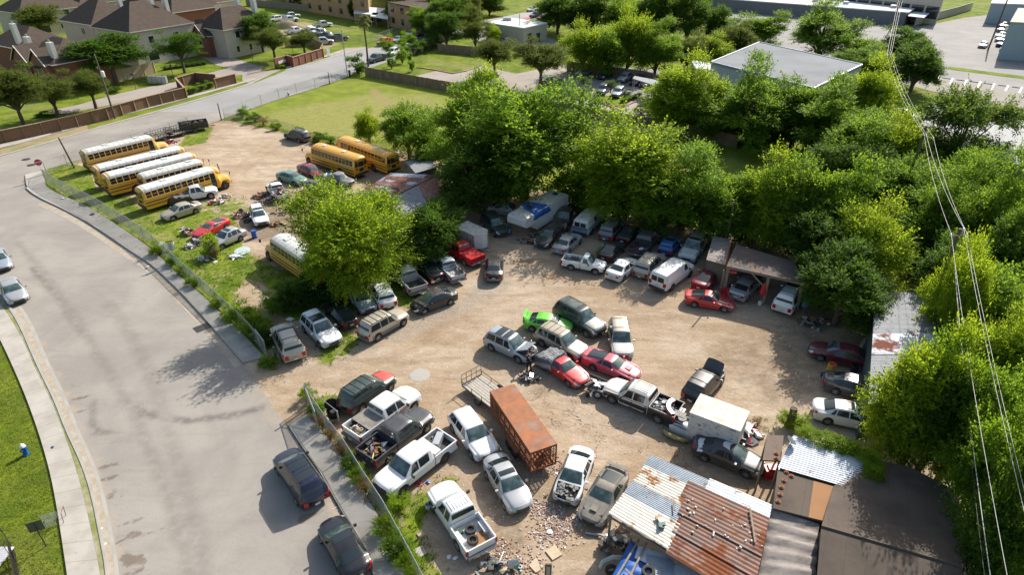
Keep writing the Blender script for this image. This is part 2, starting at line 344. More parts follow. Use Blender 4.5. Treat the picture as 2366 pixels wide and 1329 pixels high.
# walks, kerbs and gutters
SO1=[(97,396),(104,415),(105,433),(142,453),(184.4,469),(224,491.5),(263.4,516.5),(303,543),(355.5,581),(391,615.5),(436,658),(481.5,697),(526.6,742),(572,784),(611,828)]
SI1=[(59,405),(60,425),(64,434),(78,447),(109,464),(151,483),(214,518),(267,553.5),(320,590.5),(350,608),(407,661),(455,712),(500,763),(566,840)]
strip('pavement',GP(SI1),GP(SO1),'walk_concrete',-.02,.13)
strip('kerb',GP([(x-3.2,y+2.2) for x,y in SI1[2:]]),GP(SI1[2:]),'concrete',-.02,.16)
strip('gutter',GP([(x-24,y+9) for x,y in SI1[4:]]),GP([(x-3.4,y+2.3) for x,y in SI1[4:]]),'gutter_dirt',.0,.016)
SI2=[(671,983),(703,1034),(742,1087),(767,1134),(803,1198),(839,1256),(860,1312),(897,1400)]
SO2=[(708,962),(739,990.5),(778,1040.5),(811,1087.7),(839,1140.4),(875,1196),(908,1257),(942,1326.4),(975,1400)]
strip('pavement',GP(SI2),GP(SO2),'walk_concrete',-.02,.13)
strip('kerb',GP([(x-4.5,y+2) for x,y in SI2]),GP(SI2),'concrete',-.02,.16)
SL=[(165,1400),(156.5,1329),(125,1124.6),(96.3,1019),(64.7,929),(36,861),(0,782.7),(-50,700),(-130,620)]
SR=[(240,1400),(230,1310),(222.7,1278),(192.6,1139.7),(165.5,1049),(141.4,983),(120.4,929),(82.8,855),(54,785.7),(27,740.6),(0,700),(-60,650),(-110,600)]
KL=[(252,1400),(243,1310),(237.7,1278),(210.7,1139.7),(186.6,1070),(150.5,995),(126.4,929),(85.8,849),(45,752.6),(18,710.5),(0,690),(-60,637),(-105,590)]
strip('pavement',GP(SL),GP(SR),'walk_concrete',-.02,.12)
strip('kerb',GP(KL),GP([(x+7,y-2) for x,y in KL]),'concrete',-.02,.14)
strip('gutter',GP([(x+7.3,y-2) for x,y in KL]),GP([(x+26,y-4) for x,y in KL]),'gutter_dirt',.0,.018)
strip('gutter',GP([(x+21,y-4) for x,y in KL]),GP([(x+30,y-5) for x,y in KL]),'concrete',.0,.021)
strip('verge',GP([(x+.5,y) for x,y in SR]),GP([(x-.5,y) for x,y in KL]),mat('verge_mix',(.17,.19,.05),.95,c2=(.36,.31,.22),scale=.9,pos=True,amt=1),-.02,.10)
# across the upper street: kerb, verge, walk
def off(line,dy): return [(x,y+dy) for x,y in line]
U=FARK[2:10]; strip('kerb',GP(off(U,-2.4)),GP(off(U,-.2)),'concrete',-.02,.07)
strip('pavement',GP([(0,343),(52,331),(145,304),(250,274),(329,255.5),(447,224),(526,202),(590,184)]),GP([(0,334),(52,323),(145,297),(250,268),(329,250.5),(447,219.5),(526,198.5),(588,181)]),'walk_concrete',-.02,.1)
mat('verge_dirt',(.30,.22,.13),.95,c2=(.15,.17,.04),scale=.35,pos=True,amt=1)
flat('verge',GP([(0,361),(52,347),(145,320),(205,302),(200,284),(145,298),(52,324),(0,333.5)]),'verge_dirt',.004)
U2=[(659,163),(738,141),(788,126),(843,112.5)]; strip('kerb',GP(off(U2,-2)),GP(U2),'concrete',-.02,.07)
strip('pavement',GP([(662,158),(738,136),(790,121)]),GP([(662,154.5),(738,132.5),(785,119)]),'walk_concrete',-.02,.1)
U3=NEARK[7:12]; strip('kerb',GP(U3),GP(off(U3,2)),'concrete',-.02,.15)
# the yard
yard=[(108,425),(104,400),(165,378),(440,284),(500,277),(560,281),(610,290),(659,300),(717,326),(764,334),(850,345),(950,350),(1100,400),(1250,440),(1400,480),(1700,540),(1900,590),(2060,690),(2100,760),(2100,900),(2120,1000),(2420,1420),(960,1420),(945,1326),(909,1257),(877,1196),(840,1140),(812,1087),(780,1040),(741,990),(709,963),(690,975),(655,985),(618,945),(585,893),(552,842),(575,785),(530,742),(484,697),(440,658),(393,615.5),(358,581),(306,543),(266,516.5),(226,491.5),(187,469),(145,453)]
gr=[([(x,y) for x,y in [(100,395),(170,378),(210,392),(225,440),(305,455),(315,480),(400,470),(440,480),(500,478),(530,495),(560,540),(560,580),(600,600),(650,625),(700,640),(700,690),(650,700),(610,730),(570,700),(600,760),(640,790),(600,840),(480,700),(300,560),(104,440)]],1),
 ([(660,590),(740,640),(790,640),(800,700),(720,730),(640,730),(690,690)],.9),([(560,640),(620,655),(640,700),(590,735),(530,700)],.3),([(720,800),(800,760),(850,780),(800,830),(730,860)],.62),
 ([(600,820),(650,850),(640,862),(590,850)],.9),([(730,920),(780,905),(800,920),(770,940),(720,935)],.85),([(707,925),(740,930),(800,1030),(870,1120),(1000,1180),(960,1230),(1000,1300),(1080,1400),(950,1400),(880,1190),(780,1040)],.95),([(940,1150),(1060,1090),(1075,1110),(1000,1170)],.8),
 ([(1745,985),(1800,965),(1810,990),(1760,1008)],.6),([(900,620),(1000,640),(960,720),(880,700)],.75),([(640,700),(900,650),(880,690),(760,740),(660,745)],.9),([(550,268),(780,320),(770,340),(717,330),(650,305),(540,282)],.9),([(1380,560),(1410,575),(1395,600),(1340,600)],.55),([(440,300),(500,290),(480,330),(400,345)],.7),([(400,480),(560,450),(600,500),(500,500)],.55)]
gravel=[([(930,740),(1060,690),(1170,570),(1200,600),(1190,660),(1060,740),(940,790),(790,850),(780,830)],.7),([(620,850),(900,780),(900,830),(700,880)],.5),([(1200,560),(1500,620),(1480,680),(1250,640)],.35)]
stain=[([(1230,760),(1330,760),(1330,830),(1240,830)],.5),([(1080,1000),(1180,1000),(1250,1300),(1120,1320)],.6),([(1590,800),(1900,700),(1960,900),(1800,960),(1700,900)],.55),([(1480,940),(1600,1000),(1590,1100),(1500,1050)],.5),([(1210,860),(1290,860),(1290,930),(1200,930)],.6),([(600,440),(720,440),(700,560),(560,560),(570,480)],.75),([(950,890),(1060,850),(1060,1000),(960,960)],.4)]
def pair(line):
    out=[]; P_=smooth_line(GP(line)); sd_=.85
    for s_ in (-sd_,sd_):
        for a,b in zip(P_,P_[1:]):
            d=(b-a).normalized(); nn=Vector((-d.y,d.x,0)); a2,b2=a+nn*s_-d*.2,b+nn*s_+d*.2; out.append(([a2+nn*.17,b2+nn*.17,b2-nn*.17,a2-nn*.17],1))
    return out
rut=[]
for l_ in ([(600,915),(780,850),(960,770),(1120,700),(1280,650),(1500,660)],[(620,950),(820,840),(1040,760),(1200,690),(1420,690),(1600,760),(1800,860),(1880,960)],[(640,890),(900,850),(1100,740),(1400,720),(1700,780)],[(1000,800),(1160,640),(1200,580)],[(620,400),(560,350),(520,310),(500,285)],[(700,370),(600,340),(520,330),(480,330)],[(1250,960),(1450,1000),(1560,1060)],[(1700,760),(1780,840),(1800,940)],[(1060,930),(1180,1000),(1290,1160)],[(640,330),(540,400),(560,450)]): rut+=pair(l_)
crack=[([(1180,900),(1500,900),(1640,1060),(1480,1160),(1250,980)],.9)]
lot,LOTD=gridsheet('yard_ground',-66,62,15,112,.35,GP(yard),{'grass':([(GP(a),b) for a,b in gr],3),'gravel':([(GP(a),b) for a,b in gravel],7),'stain':([(GP(a),b) for a,b in stain],8),'rut':(rut,1),'crack':([(GP(a),b) for a,b in crack],2)},'yard_dirt',.0)
def lotmask(k,x,y):
    xs,ys,A=LOTD; i=int((x-xs[0])/.35); j=int((y-ys[0])/.35)
    return A[k][min(max(j,0),A[k].shape[0]-1),min(max(i,0),A[k].shape[1]-1)]
# mown field behind the yard
field=[(580,253),(712,209),(804,178),(843,176),(1027,210),(1339,271),(1581,313),(1700,340),(1900,400),(1850,520),(1500,460),(1200,420),(950,349),(764,332),(717,324),(659,298),(560,279),(520,274)]
gridsheet('field',-50,42,70,145,.5,GP(field),{'dry':([(GP([(560,278),(700,240),(880,215),(1030,215),(1020,260),(900,330),(700,320)]),.72),(GP([(1300,280),(1900,390),(1850,520),(1500,460)]),.3)],40),
 'bare':([(GP([(848,200),(880,205),(900,225),(925,245),(880,245),(850,222)]),.75),(GP([(560,278),(600,262),(760,320),(700,318)]),.3),(GP([(950,210),(1000,215),(990,228),(950,222)]),.25)],3)},'field_grass',.0)
# far paved places
flat('courtyard',GP([(960,175),(1060,150),(1110,150),(1190,170),(1300,150),(1330,140),(1560,190),(1560,330),(1339,269),(1027,208),(930,190)]),'paving_pink',.003)
flat('parking_lot',GP([(1310,160),(1360,150),(1520,160),(1570,190),(1520,230),(1430,215),(1330,205),(1270,195)]),'paving_grey',.012)
flat('lawn',GP([(963,155),(1010,118),(1115,127),(1130,145),(1048,169),(1000,160)]),'ground_grass',.012)
flat('lawn',GP([(1295,207),(1350,214),(1400,221),(1450,218),(1480,221),(1440,245),(1400,240),(1350,228),(1290,215)]),'ground_grass',.016)
flat('forecourt',GP([(560,170),(600,165),(650,160),(587,190),(575,193),(560,185)]),'paving_pink',.012)
flat('drive',GP([(750,128),(800,110),(850,108),(845,113),(788,127),(770,132)]),'paving_pink',.012)
flat('dirt_patch',GP([(650,55),(700,50),(740,56),(760,75),(720,90),(790,100),(745,115),(700,100),(640,78)]),'verge_dirt',.004)
flat('drive',GP([(100,258),(180,242),(250,222),(330,203),(400,190),(490,166),(560,150),(610,152),(600,168),(500,178),(412,202),(330,226),(240,245),(150,262)]),'paving_pink',.004)
flat('drive',GP([(440,98),(500,118),(560,140),(600,152),(560,165),(500,150),(455,125)]),'paving_pink',.005)
flat('lawn',GP([(2190,153),(2420,182),(2420,190),(2190,160)]),'ground_grass',.012)
flat('parking_lot',GP([(1670,15),(2060,50),(2130,60),(2230,40),(2310,30),(2420,60),(2420,235),(2160,205),(2140,200),(1960,150),(1640,60)]),'paving_grey',.004)
flat('access_road',GP([(2040,160),(2420,222),(2420,262),(2160,212),(2040,180)]),'walk_concrete',.009)
flat('forecourt',GP([(1060,45),(1130,60),(1280,90),(1300,110),(1200,110),(1120,100),(1050,70)]),'paving_grey',.004)
# worn marks on the far car park
for k in range(9):
    a=2170+k*32; b=176+k*4.1
    m=MB(); p,q=G(a,b),G(a-7,b+13); d=(q-p).normalized(); nn=Vector((-d.y,d.x,0))*.12; m.add([(p+nn)[:2]+(.016,),(q+nn)[:2]+(.016,),(q-nn)[:2]+(.016,),(p-nn)[:2]+(.016,)],[(0,1,2,3)]) if False else m.add([(*(p+nn).xy,.016),(*(q+nn).xy,.016),(*(q-nn).xy,.016),(*(p-nn).xy,.016)],[(0,1,2,3)]); o=ob('road_marking',m,'white_paint'); o['kind']='structure'
    m=MB(); p,q=G(a+8,b+4),G(a+26,b+6.5); m.box(((p+q)/2)[:2]+(.08,) if False else (*((p+q)/2).xy,.08),((q-p).length,.18,.13),math.atan2((q-p).y,(q-p).x)); tag(ob('parking_block',m,'concrete'),'low concrete wheel stop in the row of empty bays beyond the lawn','wheel stop','wheel stops in the empty car park')
# ================================================================ VEHICLES
# Lengthwise profiles are read from the nose (x=0) to the tail; local +X points forward, origin on the ground at mid length.
def prof(keys,L,sm=.10):
    xs=np.linspace(-.5,L+.5,int((L+1)/.02)+1); y=np.interp(xs,[k[0] for k in keys],[k[1] for k in keys])
    k=max(1,int(sm/.02)); ker=np.ones(2*k+1)/(2*k+1)
    y2=np.convolve(np.pad(y,k,mode='edge'),ker,mode='valid'); return xs,y2
class Body:
    def __init__(s,p):
        s.__dict__.update(dict(sill=.24,wr=.33,front=.20,rear=.16,ws=.10,crown=.05,arch=.07,bumpz=.30)); s.__dict__.update(p)
        s.P={k:prof(getattr(s,k),s.L,.06 if k=='top' else .12) for k in ('top','belt','tw','bw')}
    def g(s,k,x): a=s.P[k]; return float(np.interp(x,a[0],a[1]))
    def zb(s,x):
        z=s.sill
        e=min(x,s.L-x)
        if e<.5: z=s.sill+(s.bumpz-s.sill)*(1-e/.5)
        for xa in s.ax:
            d=abs(x-xa); Ra=s.wr+s.arch
            if d<Ra: z=max(z,s.wr+math.sqrt(max(0,Ra*Ra-d*d)))
        return z
    def sec(s,x):
        w=s.g('bw',x); b=s.g('belt',x); t=s.g('top',x); tw=min(s.g('tw',x),w*.97); zb=s.zb(x); b=min(b,t-.02)
        c=s.crown*(tw/.7); z1=max(zb+.02,.46*(b/.95)); z1=min(z1,b-.10); zs=max(b-.10,z1+.03)
        zb=min(zb,z1-.01)
        return [(w*.955,zb),(w*.995,z1),(w,(z1+zs)/2),(w*.985,zs),(w*.945,b),(tw,t-c-.02),(tw*.9,t-c*.55),(tw*.5,t-c*.12),(0,t)]
    def shift(s,x,yn):
        L=s.L; d=s.front*math.exp(-x/.45)+s.ws*math.exp(-((x-s.cowl-.35)/.55)**2)-s.rear*math.exp(-(L-x)/.35)-s.ws*.6*math.exp(-((x-s.rg)/.6)**2)
        return d*yn*yn
    def pt(s,x,q):
        """q: 0 on the roof's centre line, growing down the side to 8 at the sill; the sign picks the side"""
        sc=s.sec(x); i=8-abs(q); k=min(7,max(0,int(i))); t=i-k
        y=sc[k][0]*(1-t)+sc[k+1][0]*t; z=sc[k][1]*(1-t)+sc[k+1][1]*t
        w=s.g('bw',x); xx=x+s.shift(x,y/max(w,.3))
        return Vector((s.L/2-xx,y*(1 if q>=0 else -1),z))
    def nrm(s,x,q,e=.02):
        a=s.pt(x+e,q)-s.pt(x-e,q); b=s.pt(x,q+.05)-s.pt(x,q-.05)
        n=a.cross(b)
        if n.length<1e-9: return Vector((0,0,1))
        n.normalize()
        if n.z<-.3 or (abs(n.z)<=.3 and n.y*(1 if q>0 else -1)<0): n=-n
        return n
    def shell(s,x0=0,x1=None,bumps=None):
        x1=s.L if x1 is None else x1
        xs=set(np.arange(x0,x1,.12).tolist()+[x0,x1,x0+.03,x1-.03,x0+.07,x1-.07])
        for xa in s.ax:
            for k in range(13):
                x=xa+(s.wr+s.arch)*math.cos(math.pi*k/12)*1.0001
                if x0<x<x1: xs.add(x)
        xs=sorted(xs); xs=[x for i,x in enumerate(xs) if i==0 or x-xs[i-1]>.012]
        m=MB(); n=17; vs=[]; fs=[]
        for x in xs:
            for q in range(-8,9): vs.append(s.pt(x,q))
        for i in range(len(xs)-1):
            for k in range(n-1): fs.append((i*n+k,i*n+k+1,(i+1)*n+k+1,(i+1)*n+k))
        fs.append(tuple(range(n))[::-1]); fs.append(tuple((len(xs)-1)*n+k for k in range(n)))
        if bumps: vs=[v+bumps(v) for v in vs]
        m.add(vs,fs); return m
    def patch(s,cs,nu=6,nv=4,o=.007,th=0,bumps=None):
        "a panel lying on the body: four (x,q) corners"
        m=MB(); vs=[];fs=[]
        for i in range(nu+1):
            for j in range(nv+1):
                u,v=i/nu,j/nv
                x=(cs[0][0]*(1-u)+cs[1][0]*u)*(1-v)+(cs[3][0]*(1-u)+cs[2][0]*u)*v
                q=(cs[0][1]*(1-u)+cs[1][1]*u)*(1-v)+(cs[3][1]*(1-u)+cs[2][1]*u)*v
                p=s.pt(x,q)+s.nrm(x,q)*o; vs.append(p)
        for i in range(nu):
            for j in range(nv):
                a=i*(nv+1)+j; f=(a,a+nv+1,a+nv+2,a+1); fs.append(f)
        # outward winding
        a,b,c=vs[fs[0][0]],vs[fs[0][1]],vs[fs[0][2]]
        if (b-a).cross(c-a).dot(s.nrm((cs[0][0]+cs[2][0])/2,(cs[0][1]+cs[2][1])/2))<0: fs=[f[::-1] for f in fs]
        if bumps: vs=[v+bumps(v) for v in vs]
        return m.add(vs,fs)
    def cap(s,end,y0,y1,z0,z1,o=.012,nu=6):
        "a panel on the nose (end=0) or the tail (end=1) face"
        m=MB(); vs=[];fs=[]; x=0 if end==0 else s.L; w=s.g('bw',x); sg=1 if end==0 else -1
        for i in range(nu+1):
            y=y0+(y1-y0)*i/nu; X=s.L/2-(x+s.shift(x,y/w))+sg*o
            vs+=[(X,y,z0),(X,y,z1),(X-sg*o*2.2,y,z1+.004)]
        for i in range(nu):
            a=i*3; f=[(a,a+3,a+4,a+1),(a+1,a+4,a+5,a+2)]; fs+=f if sg==1 else [q[::-1] for q in f]
        return m.add(vs,fs)
def wheel_nodes(L,ax,wy,wr,tw=.21,spokes=5,cap='rim'):
    m=MB(); m.lathe([(wr*.62,-tw/2),(wr*.93,-tw/2),(wr,-tw/2+.03),(wr,tw/2-.03),(wr*.93,tw/2),(wr*.62,tw/2),(wr*.6,0),(wr*.62,-tw/2)],axis='Y',n=20); ty=m.mesh('tyre',True)
    m=MB(); m.lathe([(wr*.64,tw/2-.01),(wr*.6,tw/2-.02),(wr*.57,tw/2-.06),(0.001,tw/2-.07)],axis='Y',n=20,mi=0); m.lathe([(wr*.18,tw/2-.03),(wr*.14,tw/2-.015),(.001,tw/2-.015)],axis='Y',n=12); 
    for k in range(spokes):
        a=2*math.pi*k/spokes; m.box((math.cos(a)*wr*.36,tw/2-.035,math.sin(a)*wr*.36),(wr*.46,.03,wr*.17),rot=Matrix.Rotation(-a,3,'Y'))
    rm=m.mesh('rim',True)
    m=MB(); m.lathe([(wr*.5,tw/2-.056),(.001,tw/2-.057)],axis='Y',n=16); hub=m.mesh('hub')
    out=[]
    for i,x in enumerate(ax):
        for sg in (1,-1):
            out.append(('wheel',None,None,(L/2-x,sg*wy,wr),0 if sg==1 else math.pi,[('tyre',ty,'rubber'),('rim',rm,cap),('wheel_hub',hub,'dark')]))
    return out
TY={}
def std(name,p,win,opt={}):
    """a passenger car: p = profiles; win = list of side windows; opt = options"""
    B=Body(p); L=B.L; nodes=[]; o=opt
    A=nodes.append
    A(('body',B.shell(bumps=o.get('bumps')).mesh('body',True,28),'P'))
    m=MB(); w0=B.g('bw',L/2); m.box((0,0,.42),(L-.5,w0*2-.5,.36)); 
    for xa in B.ax: m.box((L/2-xa,0,.5),(B.wr*2.1,w0*2-.56,B.wr*1.7))
    A(('underbody',m.mesh('underbody'),'dark'))
    rs,re=p['roof']; c=B.cowl; rg=B.rg
    hood=B.patch([(.12,-2.0),(c-.06,-2.55),(c-.06,2.55),(.12,2.0)][::1],8,8,.009,bumps=o.get('bumps'))
    hood=B.patch([(.13,-2.7),(c-.05,-2.85),(c-.05,2.85),(.13,2.7)],8,10,.009,bumps=o.get('bumps'))
    if not o.get('nohood'): A(('hood',hood.mesh('hood',True),o.get('hoodmat','H')))
    A(('windscreen',B.patch([(c+.03,-2.75),(rs-.02,-2.8),(rs-.02,2.8),(c+.03,2.75)],6,8,.008).mesh('windscreen',True),'windshield'))
    if not o.get('norearglass'):
        A(('rear_window',B.patch([(re+.03,-2.7),(rg-.03,-2.65),(rg-.03,2.65),(re+.03,2.7)],6,8,.008).mesh('rear_window',True),'glass'))
    for xf0,xf1,xt0,xt1 in win:
        for sg in (1,-1):
            A(('side_window',B.patch([(xf0,sg*3.9),(xf1,sg*3.9),(xt1,sg*3.12),(xt0,sg*3.12)],6,3,.007).mesh('side_window',True),'glass'))
    for dx0,dx1 in o.get('doors',()):
        for sg in (1,-1):
            A(('door',B.patch([(dx0,sg*4.15),(dx1,sg*4.15),(dx1,sg*7.6),(dx0,sg*7.6)],6,6,.006).mesh('door',True),'P'))
    # lights
    hz=o.get('hl',(.02,.34)); 
    for sg in (1,-1):
        A(('headlight',B.patch([(hz[0],sg*3.2),(hz[1],sg*3.3),(hz[1]*.9,sg*4.7),(hz[0],sg*4.9)],5,4,.012).mesh('headlight',True),'headlamp'))
        tz=o.get('tl',(3.6,4.9,.22)); A(('taillight',B.patch([(L-.02,sg*tz[0]),(L-tz[2],sg*tz[0]),(L-tz[2],sg*tz[1]),(L-.02,sg*tz[1])],4,4,.012).mesh('taillight',True),'taillamp'))
        zc=B.sec(L)[4][1]; wc=B.sec(L)[4][0]
        A(('taillight',B.cap(1,sg*(wc-.30),sg*(wc-.02),zc-(.22 if not o.get('tall') else .42),zc-.04,.014,3).mesh('taillight'),'taillamp'))
        A(('headlight',B.cap(0,sg*(B.sec(0)[4][0]-.26),sg*(B.sec(0)[4][0]-.02),B.sec(0)[4][1]-.12,B.sec(0)[4][1]-.0,.014,3).mesh('headlight'),'headlamp'))
        A(('mirror',MB().box((L/2-c-.42,sg*(w0+.10),B.g('belt',c+.3)+.07),(.12,.18,.13)).mesh('mirror'),'P' if not o.get('blackmirror') else 'plastic'))
    z0=B.sec(0)[4][1]
    A(('grille',B.cap(0,-.42,.42,z0-.16,z0-.02,.012).mesh('grille'),o.get('grille','plastic')))
    A(('bumper_intake',B.cap(0,-.5,.5,.34,.46,.012).mesh('bumper_intake'),'plastic'))
    zl=B.sec(L)[4][1]; A(('licence_plate',B.cap(1,-.17,.17,zl-(.30 if not o.get('tall') else .5),zl-(.17 if not o.get('tall') else .36),.016,2).mesh('licence_plate'),'plate'))
    if o.get('trim'):
        A(('bumper',B.cap(0,-B.sec(0)[1][0]*.9,B.sec(0)[1][0]*.9,.34,.56,.035).mesh('bumper'),'T')); A(('bumper',B.cap(1,-B.sec(L)[1][0]*.9,B.sec(L)[1][0]*.9,.36,.60,.04).mesh('bumper'),'T'))
    if o.get('clad'):
        for sg in (1,-1): A(('cladding',B.patch([(.5,sg*6.1),(L-.4,sg*6.1),(L-.4,sg*7.98),(.5,sg*7.98)],28,3,.012).mesh('cladding',True),'T'))
    if o.get('rack'):
        r0,r1=o['rack'][0],o['rack'][1]; m=MB()
        for sg in (1,-1):
            pts=[B.pt(r0+(r1-r0)*t,sg*2.85)+Vector((0,-sg*.02,.055 if 0<t<1 else .0)) for t in (0,.06,.5,.94,1)]; m.tube(pts,.02,6)
        A(('roof_rail',m.mesh('roof_rail'),o.get('railmat','plastic')))
        for t in o['rack'][2]:
            x=r0+(r1-r0)*t; m=MB(); a=B.pt(x,2.85)+Vector((0,-.02,.06)); b=B.pt(x,-2.85)+Vector((0,.02,.06)); m.tube([a,(a+b)/2+Vector((0,0,.02)),b],.022,6); A(('roof_bar',m.mesh('roof_bar'),o.get('railmat','plastic')))
    for sr in o.get('sun',()): A(('sunroof',B.patch([(sr[0],-1.9),(sr[1],-1.9),(sr[1],1.9),(sr[0],1.9)],4,6,.008).mesh('sunroof',True),'glass'))
    if o.get('spoiler'):
        m=MB(); wz=B.g('top',L-.2)+o['spoiler']; 
        m.box((-L/2+.18,0,wz),(.24,w0*1.55,.035)); m.box((-L/2+.18,.5,wz-o['spoiler']/2),(.14,.04,o['spoiler'])); m.box((-L/2+.18,-.5,wz-o['spoiler']/2),(.14,.04,o['spoiler'])); A(('rear_spoiler',m.mesh('rear_spoiler'),'P'))
    if o.get('scoop'):
        m=MB(); x=o['scoop']; z=B.g('top',x); m.box((L/2-x,0,z+.03),(.45,.42,.07),rot=Matrix.Rotation(.06,3,'Y')); A(('hood_scoop',m.mesh('hood_scoop'),'P')); 
        m=MB(); m.box((L/2-x+.24,0,z+.035),(.03,.36,.05)); A(('scoop_intake',m.mesh('scoop_intake'),'dark'))
    if o.get('engine') :
        m=MB(); rr=random.Random(3); A(('engine_bay',B.patch([(.06,-3.0),(c-.08,-3.0),(c-.08,3.0),(.06,3.0)],8,10,.012).mesh('engine_bay',True),'dark'))
        for k in range(34):
            x=rr.uniform(.12,c-.15); y=rr.uniform(-.58,.58); m.box((L/2-x,y,B.g('top',x)+.0+rr.uniform(-.01,.04)),(rr.uniform(.05,.28),rr.uniform(.05,.26),rr.uniform(.04,.1)),rr.uniform(-.5,.5))
        A(('engine',m.mesh('engine'),'engine'))
    if o.get('openhood'):
        an=o['openhood']; me=B.patch([(.13,-2.7),(c-.05,-2.85),(c-.05,2.85),(.13,2.7)],6,8,.0).mesh('hood',True)
        hx=L/2-c+.05; hz_=B.g('top',c-.05)
        rot=Matrix.Translation((hx,0,hz_+.03))@Matrix.Rotation(-an,4,'Y')@Matrix.Translation((-hx,0,-hz_))
        me.transform(rot); me.update(); A(('open_hood',me,'H'))
        m=MB(); v=[me.vertices[i].co.copy() for i in range(len(me.vertices))]
        me2=me.copy(); nn=(rot.to_3x3()@Vector((0,0,1)))
        for q in me2.vertices: q.co-=nn*.03
        A(('hood_underside',me2,'dark'))
    nodes+=wheel_nodes(L,B.ax,w0-.10,B.wr,spokes=o.get('spokes',5),cap=o.get('wheel','rim'))
    TY[name]=dict(nodes=nodes,B=B,L=L); return TY[name]
W_=lambda w,nose=.74,tail=.8:[(0,w*nose),(.12,w*(nose+.12)),(.45,w*.965),(1.0,w)]
def bw(w,L,nose=.78,tail=.84): return [(0,w*nose),(.1,w*(nose+.1)),(.4,w*.97),(1.0,w),(L-1.1,w),(L-.4,w*.975),(L-.1,w*(tail+.07)),(L,w*tail)]
# --- sedan
def sedan(name,L=4.65,w=.90,h=1.44,**o):
    k=L/4.65
    p=dict(L=L,ax=(.92*k,3.62*k),wr=.325,cowl=1.22*k,rg=3.98*k,roof=(1.98*k,3.30*k),bumpz=.27,
     top=[(0,.60),(.06,.70),(.35,.80),(1.22*k,.985),(1.98*k,h-.05),(2.35*k,h),(2.9*k,h-.01),(3.3*k,h-.08),(3.98*k,1.09),(4.45*k,1.07),(L-.06,1.02),(L,.9)],
     belt=[(0,.54),(.35,.70),(1.2*k,.87),(3.9*k,.97),(L-.1,.92),(L,.84)],
     tw=[(0,.5),(.3,.62),(1.2*k,.74),(1.98*k,.60),(2.6*k,.60),(3.3*k,.59),(3.98*k,.68),(L,.62)],bw=bw(w,L))
    return std(name,p,[(1.52*k,2.36*k,2.02*k,2.4*k),(2.44*k,3.22*k,2.48*k,3.12*k),(3.30*k,3.62*k,3.2*k,3.34*k)],dict(doors=[(1.3*k,2.36*k),(2.42*k,3.32*k)],**o))
sedan('sedan',sun=()); sedan('sedan_sunroof',4.55,sun=[(2.15,2.55)],hl=(.0,.42)); sedan('sedan_large',5.0,.92,1.46); sedan('sedan_large_sunroof',4.85,.92,1.46,sun=[(2.2,2.7)])
sedan('sedan_trim',4.75,.90,1.42,trim=1,grille='chrome'); sedan('sedan_wing',4.35,.87,1.38,spoiler=.26)
# crumpled sedan
def crump(v):
    if v.x<1.15: return Vector((0,0,0))
    a=min(1,(v.x-1.15)/.9); return Vector((-.28*a*a+.04*math.sin(v.y*9),.05*math.sin(v.x*13)*a,a*(.12*math.sin(v.x*9+v.y*3)+.09*math.sin(v.y*8+1)))) if v.z>.45 else Vector((-.22*a,0,0))
sedan('sedan_wreck',4.65,.89,1.44,bumps=crump)
sedan('sedan_nohood',4.5,.88,1.43,nohood=1,engine=1)
# --- coupe
def coupe(name,L=4.55,w=.91,h=1.33,rg=3.95,re=2.75,**o):
    p=dict(L=L,ax=(.9,3.55),wr=.33,cowl=1.45,rg=rg,roof=(2.12,re),bumpz=.26,
     top=[(0,.56),(.06,.66),(.4,.76),(1.45,.93),(2.12,h-.05),(2.4,h),(re,h-.03),(rg,1.02),(L-.1,1.0),(L,.9)],
     belt=[(0,.5),(.35,.66),(1.4,.83),(3.8,.93),(L,.84)],
     tw=[(0,.48),(.3,.62),(1.4,.74),(2.12,.57),(re,.56),(rg,.62),(L,.6)],bw=bw(w,L,.76,.84))
    return std(name,p,[(1.78,2.85,2.2,2.82),(2.92,3.32,2.9,3.05)],dict(doors=[(1.5,2.85)],**o))
coupe('coupe'); coupe('coupe_wing',spoiler=.16,scoop=.85,tl=(3.6,4.9,.2)); coupe('coupe_low',4.85,.93,1.27,4.35,2.85,scoop=1.0); coupe('sports_car',4.55,.93,1.22,4.05,2.75); coupe('coupe_redroof',4.4,.88,1.40,sun=()); coupe('coupe_dark_sunroof',4.6,.9,1.38,sun=[(2.25,2.7)])
# --- sport utility
def suv(name,L=4.7,w=.93,h=1.72,rs=1.98,cowl=1.25,hoodz=1.02,belt=1.02,re=None,tail=.12,wr=.36,tw=.66,slope=.35,wins=None,doors=None,ax=None,**o):
    re=re or L-.55; rg=L-tail
    p=dict(L=L,ax=ax or (.88,L-1.05),wr=wr,cowl=cowl,rg=rg-.1,roof=(rs,re+.16),sill=.32,bumpz=.36,arch=.08,front=.16,rear=.10,
     top=[(0,.74),(.05,.84),(.3,hoodz-.10),(cowl,hoodz+.06),(rs,h-.06),(rs+.4,h),(L-1.2,h),(re,h-.03),(rg,belt+.06),(L-.03,belt-.06),(L,belt-.12)],
     belt=[(0,.66),(.3,hoodz-.17),(cowl,belt-.06),(L-.3,belt+.02),(L,belt-.14)],
     tw=[(0,.6),(.3,.7),(cowl,w*.84),(rs,tw),(L-1.,tw),(re,tw-.01),(rg,w*.80),(L,w*.78)],bw=bw(w,L,.82,.88))
    wins=wins or [(cowl+.38,cowl+1.13,rs+.06,cowl+1.15),(cowl+1.21,cowl+1.98,cowl+1.23,cowl+1.98),(cowl+2.07,L-.42,cowl+2.06,L-.62)]
    return std(name,p,wins,dict(doors=doors or [(cowl+.1,cowl+1.13),(cowl+1.19,cowl+2.02)],tall=1,tl=(3.7,5.0,.2),hl=(.02,.3),**o))
